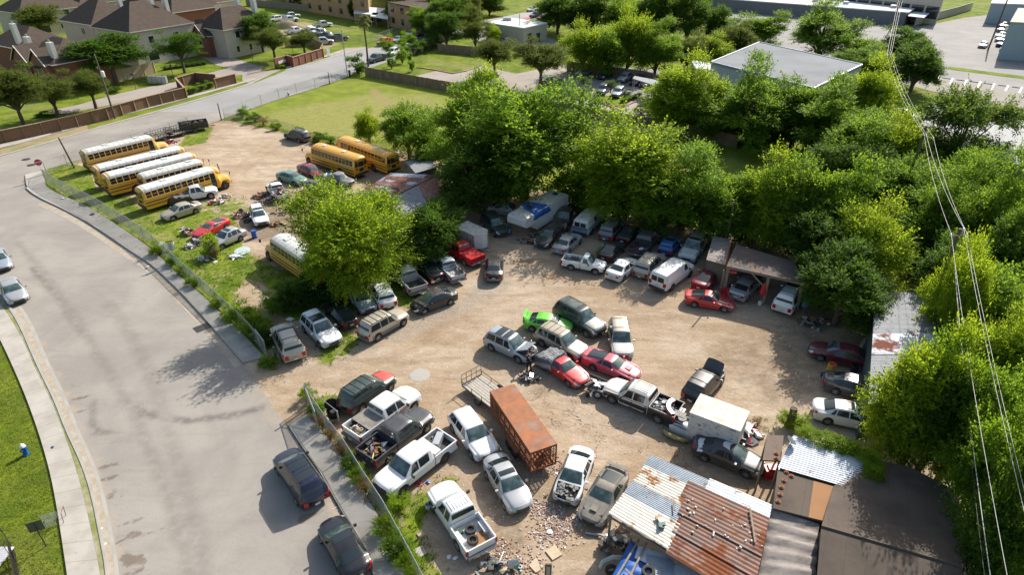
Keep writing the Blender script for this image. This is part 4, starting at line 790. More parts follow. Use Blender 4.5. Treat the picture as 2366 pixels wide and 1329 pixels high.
V=[ # type, front tyre, rear tyre, visible side, paints, name, label, category
('suv_boxy',(905,905),(838,954),'R',P('darkgreen',H='paint_fadedred',T='plastic'),'sport_utility','dark green sport utility with a faded red hood, first inside the lower gate','SUV'),
('pickup_crew_cover',(959,950),(868,1018),'R',P('white',V='paint_dustygrey'),'pickup_truck','white crew cab pickup with a brown half-open bed cover and red lettering on its door','pickup truck'),
('pickup_crew',(993,998),(898,1075),'R',P('darkgrey',T='plastic'),'pickup_truck','dark grey crew cab pickup with greasy parts and yellow rags in its bed','pickup truck'),
('pickup_quad',(932.5,1147),(1029,1070),'L',P('white',V='paint_offwhite',T='plastic'),'pickup_truck','white quad cab pickup with a black front bumper, nose toward the pavement','pickup truck'),
('minivan',(640.5,1097.4),(686.3,1169.6),'L',P('navy',T='plastic'),'minivan','dark navy minivan with glass roof panels parked at the street kerb','minivan'),
('sedan_sunroof',(743,1258),(783,1334),'L',P('blackclean'),'sedan_car','glossy dark sedan at the kerb, half out of the picture below the navy minivan','sedan'),
('crossover',(1087.8,1061),(1045.7,1001),'R',P('white'),'crossover_car','pearl white crossover beside the rusty livestock trailer','SUV'),
('sedan_sunroof',(1165,1181),(1123,1106),'R',P('silver'),'sedan_car','clean silver sedan with a sunroof, nose by the strip of broken brick','sedan'),
('pickup_ext',(994,1176),(1062,1281),'L',P('white',T='chrome',B='paint_oldwhite'),'pickup_truck','white pickup with two loose tyres and a brown board in its bed','pickup truck'),
('sedan_nohood',(1342,1160),(1368,1088),'L',P('white'),'sedan_car','white sedan without hood or bumper, its engine laid bare','sedan'),
('coupe_wing',(1401,1216),(1446,1136),'L',P('dustygrey'),'coupe_car','dusty brown-grey coupe with hood scoop, nose under the corrugated patio roof','coupe'),
('suv_hood_open',(1196,840.7),(1135.6,813.2),'R',P('silverblue'),'sport_utility','silver sport utility with its hood propped open, a mechanic leaning in','SUV'),
('sedan_wing',(1297,780),(1226,768),'R',P('green'),'sedan_car','lime green sedan with a tall rear wing','sedan'),
('suv_boxy',(1317,835.8),(1250,802),'R',P('tan',H='paint_offwhite',T='greytrim'),'sport_utility','tan boxy sport utility with a chalky hood, beside the lime green sedan','SUV'),
('suv_large',(1350,779),(1293.6,745.5),'R',P('darkgreen',H='paint_grey'),'sport_utility','dark green sport utility standing behind the lime green sedan','SUV'),
('suv_boxy_plain',(1410,822),(1404,777),'R',P('beige',H='paint_offwhite',T='greytrim'),'sport_utility','beige sport utility with a roof basket, facing the camera alone on the dirt','SUV'),
('coupe',(1310.6,894.4),(1259,858),'R',P('red'),'coupe_car','red coupe with a striped grey blanket over its wrecked tail','coupe'),
('coupe_low',(1443,888),(1366,857),'R',P('coral'),'coupe_car','long low red coupe with a dusty black roof','coupe'),
('pickup_crew_two_tone',(1408.8,932.8),(1521,981),'L',P('offwhite',C='paint_black',D='paint_black',T='chrome',B='plastic'),'pickup_truck','two-tone black and silver crew cab pickup with a red fender lying in its bed','pickup truck'),
('suv_small_open',(1666,894),(1633,932),'R',P('black'),'sport_utility','black compact sport utility with its hood raised upright','SUV'),
('sedan',(1719.8,1105.8),(1625,1067.9),'R',P('darkgrey',H='paint_grey'),'sedan_car','dark grey sedan with loose white body panels laid over its roof and trunk','sedan'),
('sedan_large',(1897,836.6),(1979,858),'L',P('maroon'),'sedan_car','maroon sedan backed up to the long metal shed','sedan'),
('sedan',(2006,937),(1939.3,917.2),'R',P('darkgrey'),'sedan_car','dark grey sedan with its nose in the shadow of the long shed','sedan'),
('sedan_large_sunroof',(1998,1003),(1921.3,985.8),'R',P('white',H='paint_white'),'sedan_car','white sedan with a sunroof, half hidden under the leafy tree by the sheds','sedan'),
('coupe',(1661.6,649),(1642.5,672),'R',P('darkred'),'coupe_car','dark red coupe seen from behind, left of the carport post','coupe'),
('coupe',(1669.5,723),(1605,712),'R',P('red',H='paint_darkred'),'coupe_car','bright red coupe parked crosswise in front of the carport','coupe'),
('sedan',(1754,667),(1726,698.6),'R',P('silver'),'sedan_car','silver sedan with its front under the carport, beside the closed red parasol','sedan'),
('suv_large',(1860,690),(1834,728),'R',P('silver',P='paint_white',T='plastic'),'sport_utility','white full-size sport utility in the right bay of the carport','SUV'),
('cargo_van',(1597.4,639.3),(1550,674.3),'R',P('white',T='plastic'),'cargo_van','long white cargo van with two rear windows','van'),
('suv_large',(1608.7,609.9),(1631,577),'L',P('silver',T='greytrim',H='paint_oldwhite'),'sport_utility','silver full-size SUV facing the camera at the right end of the back row','SUV'),
('hatchback',(1571,574),(1556,592),'R',P('blue'),'hatchback_car','small bright blue hatchback with white roof edge under the trees','hatchback'),
('minivan_rack',(1535,613),(1503.7,647),'R',P('beige'),'minivan','beige minivan with a chrome roof rack next to the white cargo van','minivan'),
('sedan',(1471,626),(1442.8,649.4),'R',P('white'),'sedan_car','white sedan seen from behind, right of the small white pickup','sedan'),
('coupe_redroof',(1445,580.6),(1415,609),'R',P('black'),'coupe_car','black coupe with a bright red roof panel','coupe'),
('pickup_crew',(1522,563),(1499,592),'R',P('darkgrey',B='plastic'),'pickup_truck','dark grey pickup with a white bucket in its bed, backed in under the trees','pickup truck'),
('sedan',(1483,543),(1461,566),'R',P('black'),'sedan_car','black sedan seen from behind under the trees beside the dark grey pickup','sedan'),
('suv_rounded',(1443,533),(1420,558),'R',P('grey'),'sport_utility','grey rounded sport utility seen from behind, right of the striped van','SUV'),
('camper_van',(1398,513),(1366,544.5),'R',P('silverblue',P='paint_oldwhite',T='plastic'),'conversion_van','old white conversion van with blue lower panels and blue stripe','van'),
('pickup_crew',(1312,535.4),(1336,503),'L',P('black',T='chrome'),'pickup_truck','black pickup facing the camera under the trees, between camper trailer and striped van','pickup truck'),
('sedan_large',(1272.4,573.8),(1299,546),'L',P('black'),'sedan_car','black sedan facing the camera below the white camper trailer','sedan'),
('sedan',(1341,565),(1316,588),'R',P('beige',P='paint_silver'),'sedan_car','dull silver sedan seen from behind, between the black sedan and the striped van','sedan'),
('pickup_small',(1377.3,636.6),(1316.4,625.7),'R',P('white',T='plastic',B='paint_grey'),'pickup_truck','small white single cab pickup parked crosswise in front of the back row','pickup truck'),
('sedan_trim',(1123,617),(1121,640),'L',P('black'),'sedan_car','black sedan with red tail lamps standing alone by the red pickup','sedan'),
('sedan',(1183,504),(1150,500),'R',P('silver'),'sedan_car','silver car mostly hidden under the trees, left of the camper trailer','sedan'),
('suv_rounded',(1145,552),(1111,521),'R',P('darkgreen'),'sport_utility','dark green car in the shade behind the white cargo trailer','SUV'),
('pickup_red',(1036,593),(1067,611),'L',P('red',V='paint_red'),'pickup_truck','bright red pickup with a red bed cover','pickup truck'),
('pickup_small_ext',(1000,620),(1033.3,654.4),'L',P('silver',P='paint_silverblue',B='paint_oldwhite',T='greytrim'),'pickup_truck','pale silver pickup with old bicycles in its bed','pickup truck'),
('sedan_trim',(951,625),(985,655.6),'L',P('blackclean',T='chrome'),'sedan_car','old square black sedan between the two silver pickups','sedan'),
('pickup_crew',(903,645),(934.6,678.4),'L',P('silver',B='plastic',T='greytrim'),'pickup_truck','silver pickup with empty dark bed, its cab under the bright green tree','pickup truck'),
('sedan_wreck',(982.8,727.8),(1041.3,706.1),'L',P('black'),'sedan_car','black sedan with a crumpled front end beside the dirt drive','sedan'),
('crossover',(851,676),(870.8,713),'L',P('white'),'crossover_car','white rounded car seen from behind, right of the blue-grey wagon','sedan'),
('wagon',(832,733),(799.8,686.8),'R',P('silverblue'),'station_wagon','blue-grey station wagon with a dark roof facing the drive','station wagon'),
('suv_white_x',(743,809.6),(700,766),'R',P('white'),'sport_utility','white sport utility with a big dark glass roof, second from the street gate','SUV'),
('coupe',(748,727),(785,764),'L',P('blackclean'),'coupe_car','black coupe seen from behind, beside the white glass-roof SUV','coupe'),
('suv_boxy',(933.4,755),(876.8,788),'R',P('beige',T='greytrim',C='greytrim'),'sport_utility','light gold sport utility with roof bars, nearest the dirt drive','SUV'),
('suv_large',(629,787),(651.8,836),'L',P('silver',P='paint_beige',T='greytrim'),'sport_utility','champagne full-size sport utility against the street gate, first in its row','SUV'),
('sedan',(23,715),(-3,672),'R',P('silver'),'sedan_car','silver sedan parked on the far side of the street, cut by the picture edge','sedan'),
('sedan',(-14,634),(-28,606),'R',P('silverblue'),'sedan_car','pale blue car whose nose just enters the picture at the street side','sedan'),
('sedan',(400.8,511.5),(455.6,493.9),'L',P('beige'),'sedan_car','beige sedan on the grass beside the wheel-less white pickup','sedan'),
('sports_car',(476,556),(529.4,528.6),'L',P('red'),'sports_car','bright red low sports car among scrap by the fence','sports car'),
('retro_hatch',(513.6,578.7),(559.7,557.6),'L',P('silver'),'hatchback_car','silver rounded retro hatchback beside the red sports car','hatchback'),
('wagon',(590,530),(577,497),'R',P('white'),'station_wagon','white station wagon with roof rails next to the blue barrel','station wagon'),
('pickup_ext',(493,459),(421,473),'R',P('white'),'pickup_truck','white pickup on the grass with a brown tarpaulin over its bed','pickup truck'),
('pickup_small_ext',(612.7,440),(640.3,470.7),'L',P('white',B='plastic'),'pickup_truck','white pickup with its bed heaped with scrap, beside the teal sedan','pickup truck'),
('sedan',(689,432.5),(641,419),'R',P('teal'),'sedan_car','faded teal sedan behind the scrap pickup','sedan'),
('sedan_large',(723.3,416.7),(691.7,402),'R',P('darkred'),'sedan_car','dark red sedan nearest the yellow buses','sedan'),
('pickup_small_ext',(794.4,436.5),(752,425),'R',P('purplegrey',H='paint_purplegrey',B='plastic'),'pickup_truck','faded purple-grey pickup in front of the yellow-roofed bus','pickup truck'),
('sedan',(746,457),(703.5,440),'R',P('darkblue'),'sedan_car','dark blue sedan partly behind the bright green tree','sedan'),
('suv_boxy_plain',(662.7,323.2),(690.4,330.6),'L',P('black'),'sport_utility','black sport utility alone at the weedy edge of the field','SUV'),
]
PLACED={}
for i,(ty,wf,wr_,sd_,mats,nm,lab,cat) in enumerate(V):
    loc,rz=pose(ty,wf,wr_,sd_); PLACED[lab]=(spawn(ty,nm,lab,cat,loc,rz,mats,'vehicles parked in the scrapyard' if lab.find('street')<0 and lab.find('kerb')<0 else 'vehicles parked along the street'),ty,loc,rz)
def local(lab,x,y,z):
    o,ty,loc,rz=PLACED[lab]; c,s=math.cos(rz),math.sin(rz); return Vector((loc.x+c*x-s*y,loc.y+s*x+c*y,z))
def bylab(s): return [k for k in PLACED if s in k][0]
# buses: rear-left corner on the ground and heading from two photo points on the axis
def place_c(ty,tail,nose,mats,nm,lab,cat,group,off=0,lod=0):
    a,b=G(*tail),G(*nose); d=(b-a).normalized(); L=TY[ty]['L']; c=a+d*(L/2); left=Vector((-d.y,d.x,0)); c+=left*off
    return spawn(ty,nm,lab,cat,c,math.atan2(d.y,d.x),mats,group,lod)
BG='school buses in the yard'
# ================================================================ BUSES, TRAILERS, FAR VEHICLES
def bus_at(ty,tailc,nosec,mats,lab,group=BG): return place_c(ty,tailc,nosec,mats,'school_bus',lab,'school bus',group)
def bus_edge(ty,t_,n_,lab,YB=YB):   # ends of the roof's right-hand edge, about 2.8 m up
    a,b=G(*t_,2.8),G(*n_,2.8); d=(b-a); d.z=0; d.normalize(); an=(math.atan2(d.y,d.x)+rad(46))/2; d=Vector((math.cos(an),math.sin(an),0)); left=Vector((-d.y,d.x,0)); c=a+left*1.1+d*(TY[ty]['L']/2-.15)
    spawn(ty,'school_bus',lab,'school bus',c,an,YB,BG)
bus_edge('bus',(196,355),(340,319),'long-nosed yellow school bus with a streaked white roof, nearest the upper street',YF)
bus_edge('bus_flat',(222.8,393),(398.6,349),'white-roofed school bus second from the upper street, mostly hidden by its neighbours')
bus_edge('bus_flat',(246,411),(452,358.7),'flat-nosed white-roofed school bus in the middle of the row of five')
bus_edge('bus_short',(330,411),(452,379),'short white-roofed school bus tucked between two longer ones',YF)
bus_edge('bus',(328.6,442.5),(490.7,390),'long-nosed school bus with a clean white roof, nearest the scrap cars')
bus_at('bus',(838,412),(735,377),YY,'all yellow school bus with yellow roof beside the dark red sedan')
bus_at('bus_flat',(912,404),(775,352),YY,'all yellow flat-nosed school bus nearest the rusty shed roof')
bus_at('bus',(765,675),(615,573),YF,'school bus with a patched white roof half under the bright green tree')
def quadz(pts,z): return [G(x,y,z) for x,y in pts]
def wheelpair(parent,pts,wr=.36,tw=.2,mt='rubber'):
    for p in pts:
        m=MB(); m.lathe([(wr*.6,-tw/2),(wr*.93,-tw/2),(wr,-tw/2+.03),(wr,tw/2-.03),(wr*.93,tw/2),(wr*.6,tw/2),(wr*.58,0),(wr*.6,-tw/2)],axis='Y',n=18); w_=ob('wheel',m,mt,parent,loc=p,smooth=True)
        m=MB(); m.lathe([(wr*.6,tw/2-.03),(wr*.3,tw/2-.06),(.001,tw/2-.05)],axis='Y',n=14); m.lathe([(wr*.6,-tw/2+.03),(wr*.3,-tw/2+.06),(.001,-tw/2+.05)],axis='Y',n=14); ob('rim',m,'steelrim',w_)
def frame_of(a,b): d=(b-a); d.z=0; L=d.length; d.normalize(); return d,Vector((-d.y,d.x,0)),L,math.atan2(d.y,d.x)
# rusty livestock trailer: top edge corner points of the photo, z = 2.25
zt=2.3; a=G(1160,896,zt); b=G(1257,1037,zt); d,nn,L,rz=frame_of(b,a); W2=(G(1227,1049,zt)-G(1287,1026,zt)).length/2
c=(a+b)/2; t=thing('livestock_trailer','rusty orange livestock trailer with slatted sides and a flat sheet roof','trailer',(c.x,c.y,0),rz); L=(a-b).length; hw=min(1.05,W2)
n=N('rust_sheet'); v=n.obj(); f=n.ramp(n.noise(1.3,v,7,.7),.35,.68); n.base(n.mix(n.ramp(n.noise(.7,v,5),.45,.7),n.mix(f,(.36,.12,.035),(.20,.085,.045)),(.26,.17,.13))); n.set(Roughness=.75); n.bump(n.noise(6,v,4),.2,.01); MATS['rust_sheet']=n.m
m=MB(); m.box((0,0,zt),(L,hw*2,.03)); m.box((0,hw-.03,zt-.04),(L,.08,.10)); m.box((0,-hw+.03,zt-.04),(L,.08,.10)); ob('roof',m,'rust_sheet',t)
ob('floor',MB().box((0,0,.55),(L,hw*2-.1,.06)),'rust',t)
for sg in (1,-1):
    m=MB()
    for z in (.72,.95,1.18,1.41,1.64,1.87,2.08): m.box((0,sg*(hw-.02),z),(L-.04,.03,.11 if z<1.2 else .07))
    for k in range(9): m.box((-L/2+.03+k*(L-.06)/8,sg*(hw-.03),1.42),(.06,.07,1.75))
    ob('slatted_side',m,'rust',t)
m=MB()
for k in range(11): m.box((-L/2+.03,-hw+.06+k*(hw*2-.12)/10,1.4),(.035,.035,1.65))
for z in (.62,1.4,2.2): m.box((-L/2+.02,0,z),(.05,hw*2-.06,.07))
ob('rear_gate',m,'rust',t)
m=MB(); m.box((L/2-.03,0,1.35),(.03,hw*2-.1,1.6)); ob('front_panel',m,'rust_sheet',t)
m=MB(); m.tube([(L/2,-.7,.5),(L/2+1.5,0,.5)],.05,5); m.tube([(L/2,.7,.5),(L/2+1.5,0,.5)],.05,5); m.box((L/2+.6,0,.75),(.5,.6,.06)); ob('hitch',m,'rust',t)
for x in (-.3,.55): wheelpair(t,[(x-L*.12,hw+.12,.36),(x-L*.12,-hw-.12,.36)])
m=MB(); 
for sg in (1,-1): m.box((.12-L*.12,sg*(hw+.13),.78),(1.75,.26,.04)); 
ob('mudguard',m,'rust',t)
m=MB(); m.box((-L/2+1.1,-hw+.12,1.2),(.5,.04,.9),.1); ob('fibre_sheet',m,'cardboard',t)
# flatbed trailer with folding ramp gate
A1=G(1067,890,.55); B1=G(1113,866,.55); C1=G(1166,905,.55); a=(A1+B1)/2; d2=(C1-B1); d2.z=0; d2.normalize(); L=4.6; hw=(A1-B1).length/2; c=a+d2*L/2; rz=math.atan2(-d2.y,-d2.x)
t=thing('flatbed_trailer','flatbed utility trailer with pale plank deck and raised black ramp gate','trailer',(c.x,c.y,0),rz)
m=MB()
for k in range(8): m.box((0,-hw+.12+k*(hw*2-.24)/7,.52),(L-.06,(hw*2-.24)/7-.03,.05))
ob('plank_deck',m,'wood_grey' if False else mat('deck_pale',(.42,.38,.32),.85,c2=(.28,.25,.21),scale=5),t)
m=MB()
for sg in (1,-1): m.box((0,sg*hw,.48),(L,.07,.10)); m.tube([(-L/2,sg*hw,.9),(L/2,sg*hw,.9)],.025,5); [m.tube([(-L/2+k*L/4,sg*hw,.5),(-L/2+k*L/4,sg*hw,.9)],.025,5) for k in range(5)]
m.box((-L/2,0,.48),(.07,hw*2,.1)); m.box((L/2,0,.48),(.07,hw*2,.1)); m.tube([(-L/2,-.6,.45),(-L/2-1.2,0,.45)],.04,5); m.tube([(-L/2,.6,.45),(-L/2-1.2,0,.45)],.04,5); ob('frame',m,'black_metal',t)
m=MB()
for z in (.55,1.0,1.45): m.tube([(L/2+.04,-hw,z),(L/2+.04,hw,z)],.025,5)
for k in range(5): m.tube([(L/2+.04,-hw+k*hw/2,.55),(L/2+.04,-hw+k*hw/2,1.45)],.022,5)
ob('ramp_gate',m,'black_metal',t)
wheelpair(t,[(.3,hw+.15,.33),(.3,-hw-.15,.33)],.33)
# white enclosed cargo trailer with a V nose
TL=quadz([(1050,523.4),(1079,511.5),(1130,535.5),(1102.5,546)],1.95); a=(TL[0]+TL[1])/2; b=(TL[2]+TL[3])/2; d,nn,L,rz=frame_of(a,b); c=(a+b)/2; hw=.98; L=max(L,3.2)
t=thing('cargo_trailer','white box cargo trailer with a pointed nose, beside the red pickup','trailer',(c.x,c.y,0),rz)
m=MB(); m.prism([(-L/2,-hw),(L/2-.3,-hw),(L/2+.25,-.3),(L/2+.25,.3),(L/2-.3,hw),(-L/2,hw)],.42,1.95); ob('box_body',m,paint('trailer_white',(.6,.62,.62),dust=.35),t)
m=MB(); m.prism([(-L/2-.01,-hw-.012),(L/2-.3,-hw-.012),(L/2+.27,-.3),(L/2+.27,.3),(L/2-.3,hw+.012),(-L/2-.01,hw+.012)],1.95,1.99); ob('roof',m,mat('roof_dirty_white',(.62,.6,.54),.7,c2=(.4,.34,.24),scale=2,amt=1),t)
m=MB(); m.box((L/2-.9,-hw-.01,1.15),(.04,.02,.5)); m.box((L/2-.55,-hw-.008,1.15),(.02,.015,1.3)); m.box((L/2-1.35,-hw-.008,1.15),(.02,.015,1.3)); ob('side_door_trim',m,'plastic',t)
m=MB(); m.tube([(L/2+.1,-.6,.4),(L/2+1.1,0,.4)],.05,5); m.tube([(L/2+.1,.6,.4),(L/2+1.1,0,.4)],.05,5); ob('hitch',m,'galv',t); wheelpair(t,[(-.2,hw-.05,.33),(-.2,-hw+.05,.33)],.33)
# fifth wheel camper: nose toward the drive
a=G(1236,480,2.9); b=G(1250,468,2.9)
p0=G(1196,527,1.5); p1=G(1262,475,1.5)
A1=G(1172,500,2.35); B1=G(1220,510,2.35); A2=G(1243,455,2.7); B2=G(1293,463,2.7)
a=(A2+B2)/2; b=(A1+B1)/2; d,nn,L,rz=frame_of(a,b); hw=1.22; L=max(8.0,L); c=b-d*(L/2)
t=thing('camper_trailer','white fifth wheel camper trailer with a blue tarpaulin over its nose, under the trees','camper trailer',(c.x,c.y,0),rz)
cw=paint('camper_white',(.55,.56,.55),dust=.3)
m=MB(); m.prism([(-L/2,-hw),(L/2-2.0,-hw),(L/2-2.0,hw),(-L/2,hw)],.65,2.75); m.box((L/2-1.0,0,2.05),(2.0,hw*2,1.05)); m.add([(L/2,-hw,1.53),(L/2,hw,1.53),(L/2+.25,hw,1.75),(L/2+.25,-hw,1.75),(L/2,-hw,2.57),(L/2,hw,2.57),(L/2+.22,hw,2.4),(L/2+.22,-hw,2.4)],[(0,3,2,1),(4,7,6,5)[::-1],(3,2,6,7)[::-1],(0,3,7,4),(1,2,6,5)[::-1]][:]); ob('camper_body',m,cw,t)
m=MB(); m.box((-1,0,2.775),(L-2.1,hw*2-.05,.05)); m.box((L/2-1.0,0,2.60),(1.9,hw*2-.06,.05)); ob('roof',m,MATS['roof_dirty_white'],t)
m=MB(); 
for x in (-L/2+1.5,0): m.box((x,-hw-.01,1.9),(.9,.03,.55))
m.box((L/2-.35,-hw-.01,2.1),(.35,.03,.4)); ob('window',m,'glass',t)
m=MB(); m.box((-L/2+.9,0,2.86),(.5,.5,.14)); ob('roof_vent',m,'plastic',t)
wheelpair(t,[(-1,hw-.1,.36),(-1,-hw+.1,.36),(-1.9,hw-.1,.36),(-1.9,-hw+.1,.36)])
def tarp(name,label,P00,P10,P11,P01,mt,amp=.06,nx=22,ny=18,drop=.5,cat='tarpaulin',parent=None,seed=1,group=None):
    rr=np.random.RandomState(seed); ph=rr.rand(6)*6; vs=[];fs=[]
    for i in range(nx+1):
        for j in range(ny+1):
            u,v=i/nx,j/ny; p=(P00*(1-u)+P10*u)*(1-v)+(P01*(1-u)+P11*u)*v
            e=min(u,1-u,v,1-v); z=amp*(math.sin(u*17+ph[0]+v*5)+math.sin(v*21+ph[1]-u*7)+.7*math.sin(u*38+v*29+ph[2]))*.5
            dz=-drop*max(0,1-e/.12)**2 if drop else 0
            vs.append((p.x+z*.3,p.y,p.z+z+dz))
    for i in range(nx):
        for j in range(ny): a=i*(ny+1)+j; fs.append((a,a+ny+1,a+ny+2,a+1))
    m=MB().add(vs,fs); o=ob(name,m,mt,parent,smooth=True)
    md=o.modifiers.new('thick','SOLIDIFY'); md.thickness=.012
    if not parent: tag(o,label,cat,group)
    return o
R3=Matrix.Rotation(rz,3,'Z')
def lt(x,y,z): p=R3@Vector((x,y,0)); return Vector((c.x+p.x,c.y+p.y,z))
tarp('tarpaulin','blue tarpaulin draped over the nose of the camper trailer',lt(L/2-3.6,-hw-.25,2.88),lt(L/2-2.1,-hw-.3,2.84),lt(L/2-1.2,hw+.2,2.82),lt(L/2-4.4,hw+.2,2.88),'tarp_blue',.05,drop=.7)
m=MB(); m.lathe([(.2,-.1),(.36,-.1),(.38,0),(.36,.1),(.2,.1),(.2,-.1)],(0,0,0),n=20); p=lt(L/2-2.1,.1,2.95); tag(ob('tyre',m,'rubber',loc=p,smooth=True),'loose tyre holding down the blue tarpaulin on the camper trailer','tyre')
# box truck body on a bare frame
zt=2.55; Q=quadz([(1609.5,951),(1625,922),(1716.7,957),(1703.4,984.6)],zt); a=(Q[0]+Q[1])/2; b=(Q[2]+Q[3])/2; d,nn,L,rz=frame_of(b,a); c=(a+b)/2; hw=1.1; L=max(L,3.3)
t=thing('box_truck','stripped box truck with a scuffed white cargo box on a bare chassis','box truck',(c.x,c.y,0),rz)
n=N('flaked_white'); v=n.obj(); f=n.ramp(n.noise(2.6,n.scalev(v,(1,1,2)),7,.75),.56,.60); n.base(n.mix(f,(.55,.56,.55),(.10,.11,.13))); n.set(Roughness=.7); MATS['flaked_white']=n.m
m=MB(); m.box((0,0,1.65),(L,hw*2,1.8)); ob('cargo_box',m,'flaked_white',t)
m=MB(); m.box((0,0,2.57),(L+.06,hw*2+.06,.05)); ob('roof',m,MATS['roof_dirty_white'],t)
m=MB(); m.box((.8,.45,.62),(L+2.2,.12,.22)); m.box((.8,-.45,.62),(L+2.2,.12,.22)); [m.box((x,0,.62),(.1,.9,.15)) for x in (-1,.5,1.7,2.6)]; ob('chassis_rail',m,'black_metal',t)
wheelpair(t,[(-.6,hw-.1,.42),(-.6,-hw+.1,.42)],.42)
m=MB(); m.box((L/2+.9,0,.9),(.8,.55,.55)); m.box((L/2+1.3,.2,.8),(.5,.3,.4),.4); m.lathe([(.3,-.05),(.3,.05),(.001,.05)],(L/2+.6,.3,1.1),n=12); ob('engine_block',m,'engine',t)
m=MB(); m.box((-L/2+.5,-hw-.03,1.0),(.5,.03,.9)); ob('side_ladder',m,'galv',t)
# utility and dump trailers by the upper street
def cage_trailer(tail,nose,lab,h=.9,L=3.6,solid=False):
    a,b=G(*tail),G(*nose); d,nn,_,rz=frame_of(a,b); c=(a+b)/2; t=thing('utility_trailer',lab,'trailer',(c.x,c.y,0),rz,'trailers parked by the upper street')
    hw=.95; m=MB(); m.box((0,0,.5),(L,hw*2,.06)); ob('deck',m,'wood_grey',t)
    if solid:
        m=MB()
        for sg in (1,-1): m.box((0,sg*hw,1.0),(L,.06,.95)); [m.box((-L/2+.2+k*.8,sg*(hw+.05),1.0),(.08,.06,.95)) for k in range(5)]
        m.box((L/2,0,1.0),(.06,hw*2,.95)); m.box((-L/2,0,1.0),(.06,hw*2,.95)); ob('side_panel',m,'black_metal',t)
        m=MB(); rr=random.Random(4)
        for k in range(40): m.box((rr.uniform(-L/2+.2,L/2-.2),rr.uniform(-.8,.8),rr.uniform(1.1,1.4)),(rr.uniform(.1,.7),.08,.06),rr.uniform(0,3),rot=Matrix.Rotation(rr.uniform(0,3),3,'Z')@Matrix.Rotation(rr.uniform(-.4,.4),3,'Y'))
        ob('brushwood',m,'wood_grey',t)
    else:
        m=MB()
        for sg in (1,-1):
            for z in (.55,.95,1.35): m.box((0,sg*hw,z),(L,.05,.05))
            for k in range(9): m.box((-L/2+k*L/8,sg*hw,.95),(.05,.05,.85))
        for e in (-1,1):
            for z in (.95,1.35): m.box((e*L/2,0,z),(.05,hw*2,.05))
            for k in range(5): m.box((e*L/2,-hw+k*hw/2,.95),(.04,.04,.85))
        ob('cage',m,'black_metal',t)
    m=MB(); m.tube([(L/2,-.6,.45),(L/2+1.1,0,.45)],.05,5); m.tube([(L/2,.6,.45),(L/2+1.1,0,.45)],.05,5); ob('hitch',m,'black_metal',t)
    wheelpair(t,[(0,hw+.13,.34),(0,-hw-.13,.34)],.34)
cage_trailer((352,328),(392,316),'black cage-sided utility trailer nearest the yellow school bus')
cage_trailer((395,318),(434,306),'black cage-sided utility trailer in the middle of the three trailers',)
cage_trailer((425,305),(475,298),'high-sided dark dump trailer heaped with dry brushwood',solid=True,L=4.2)
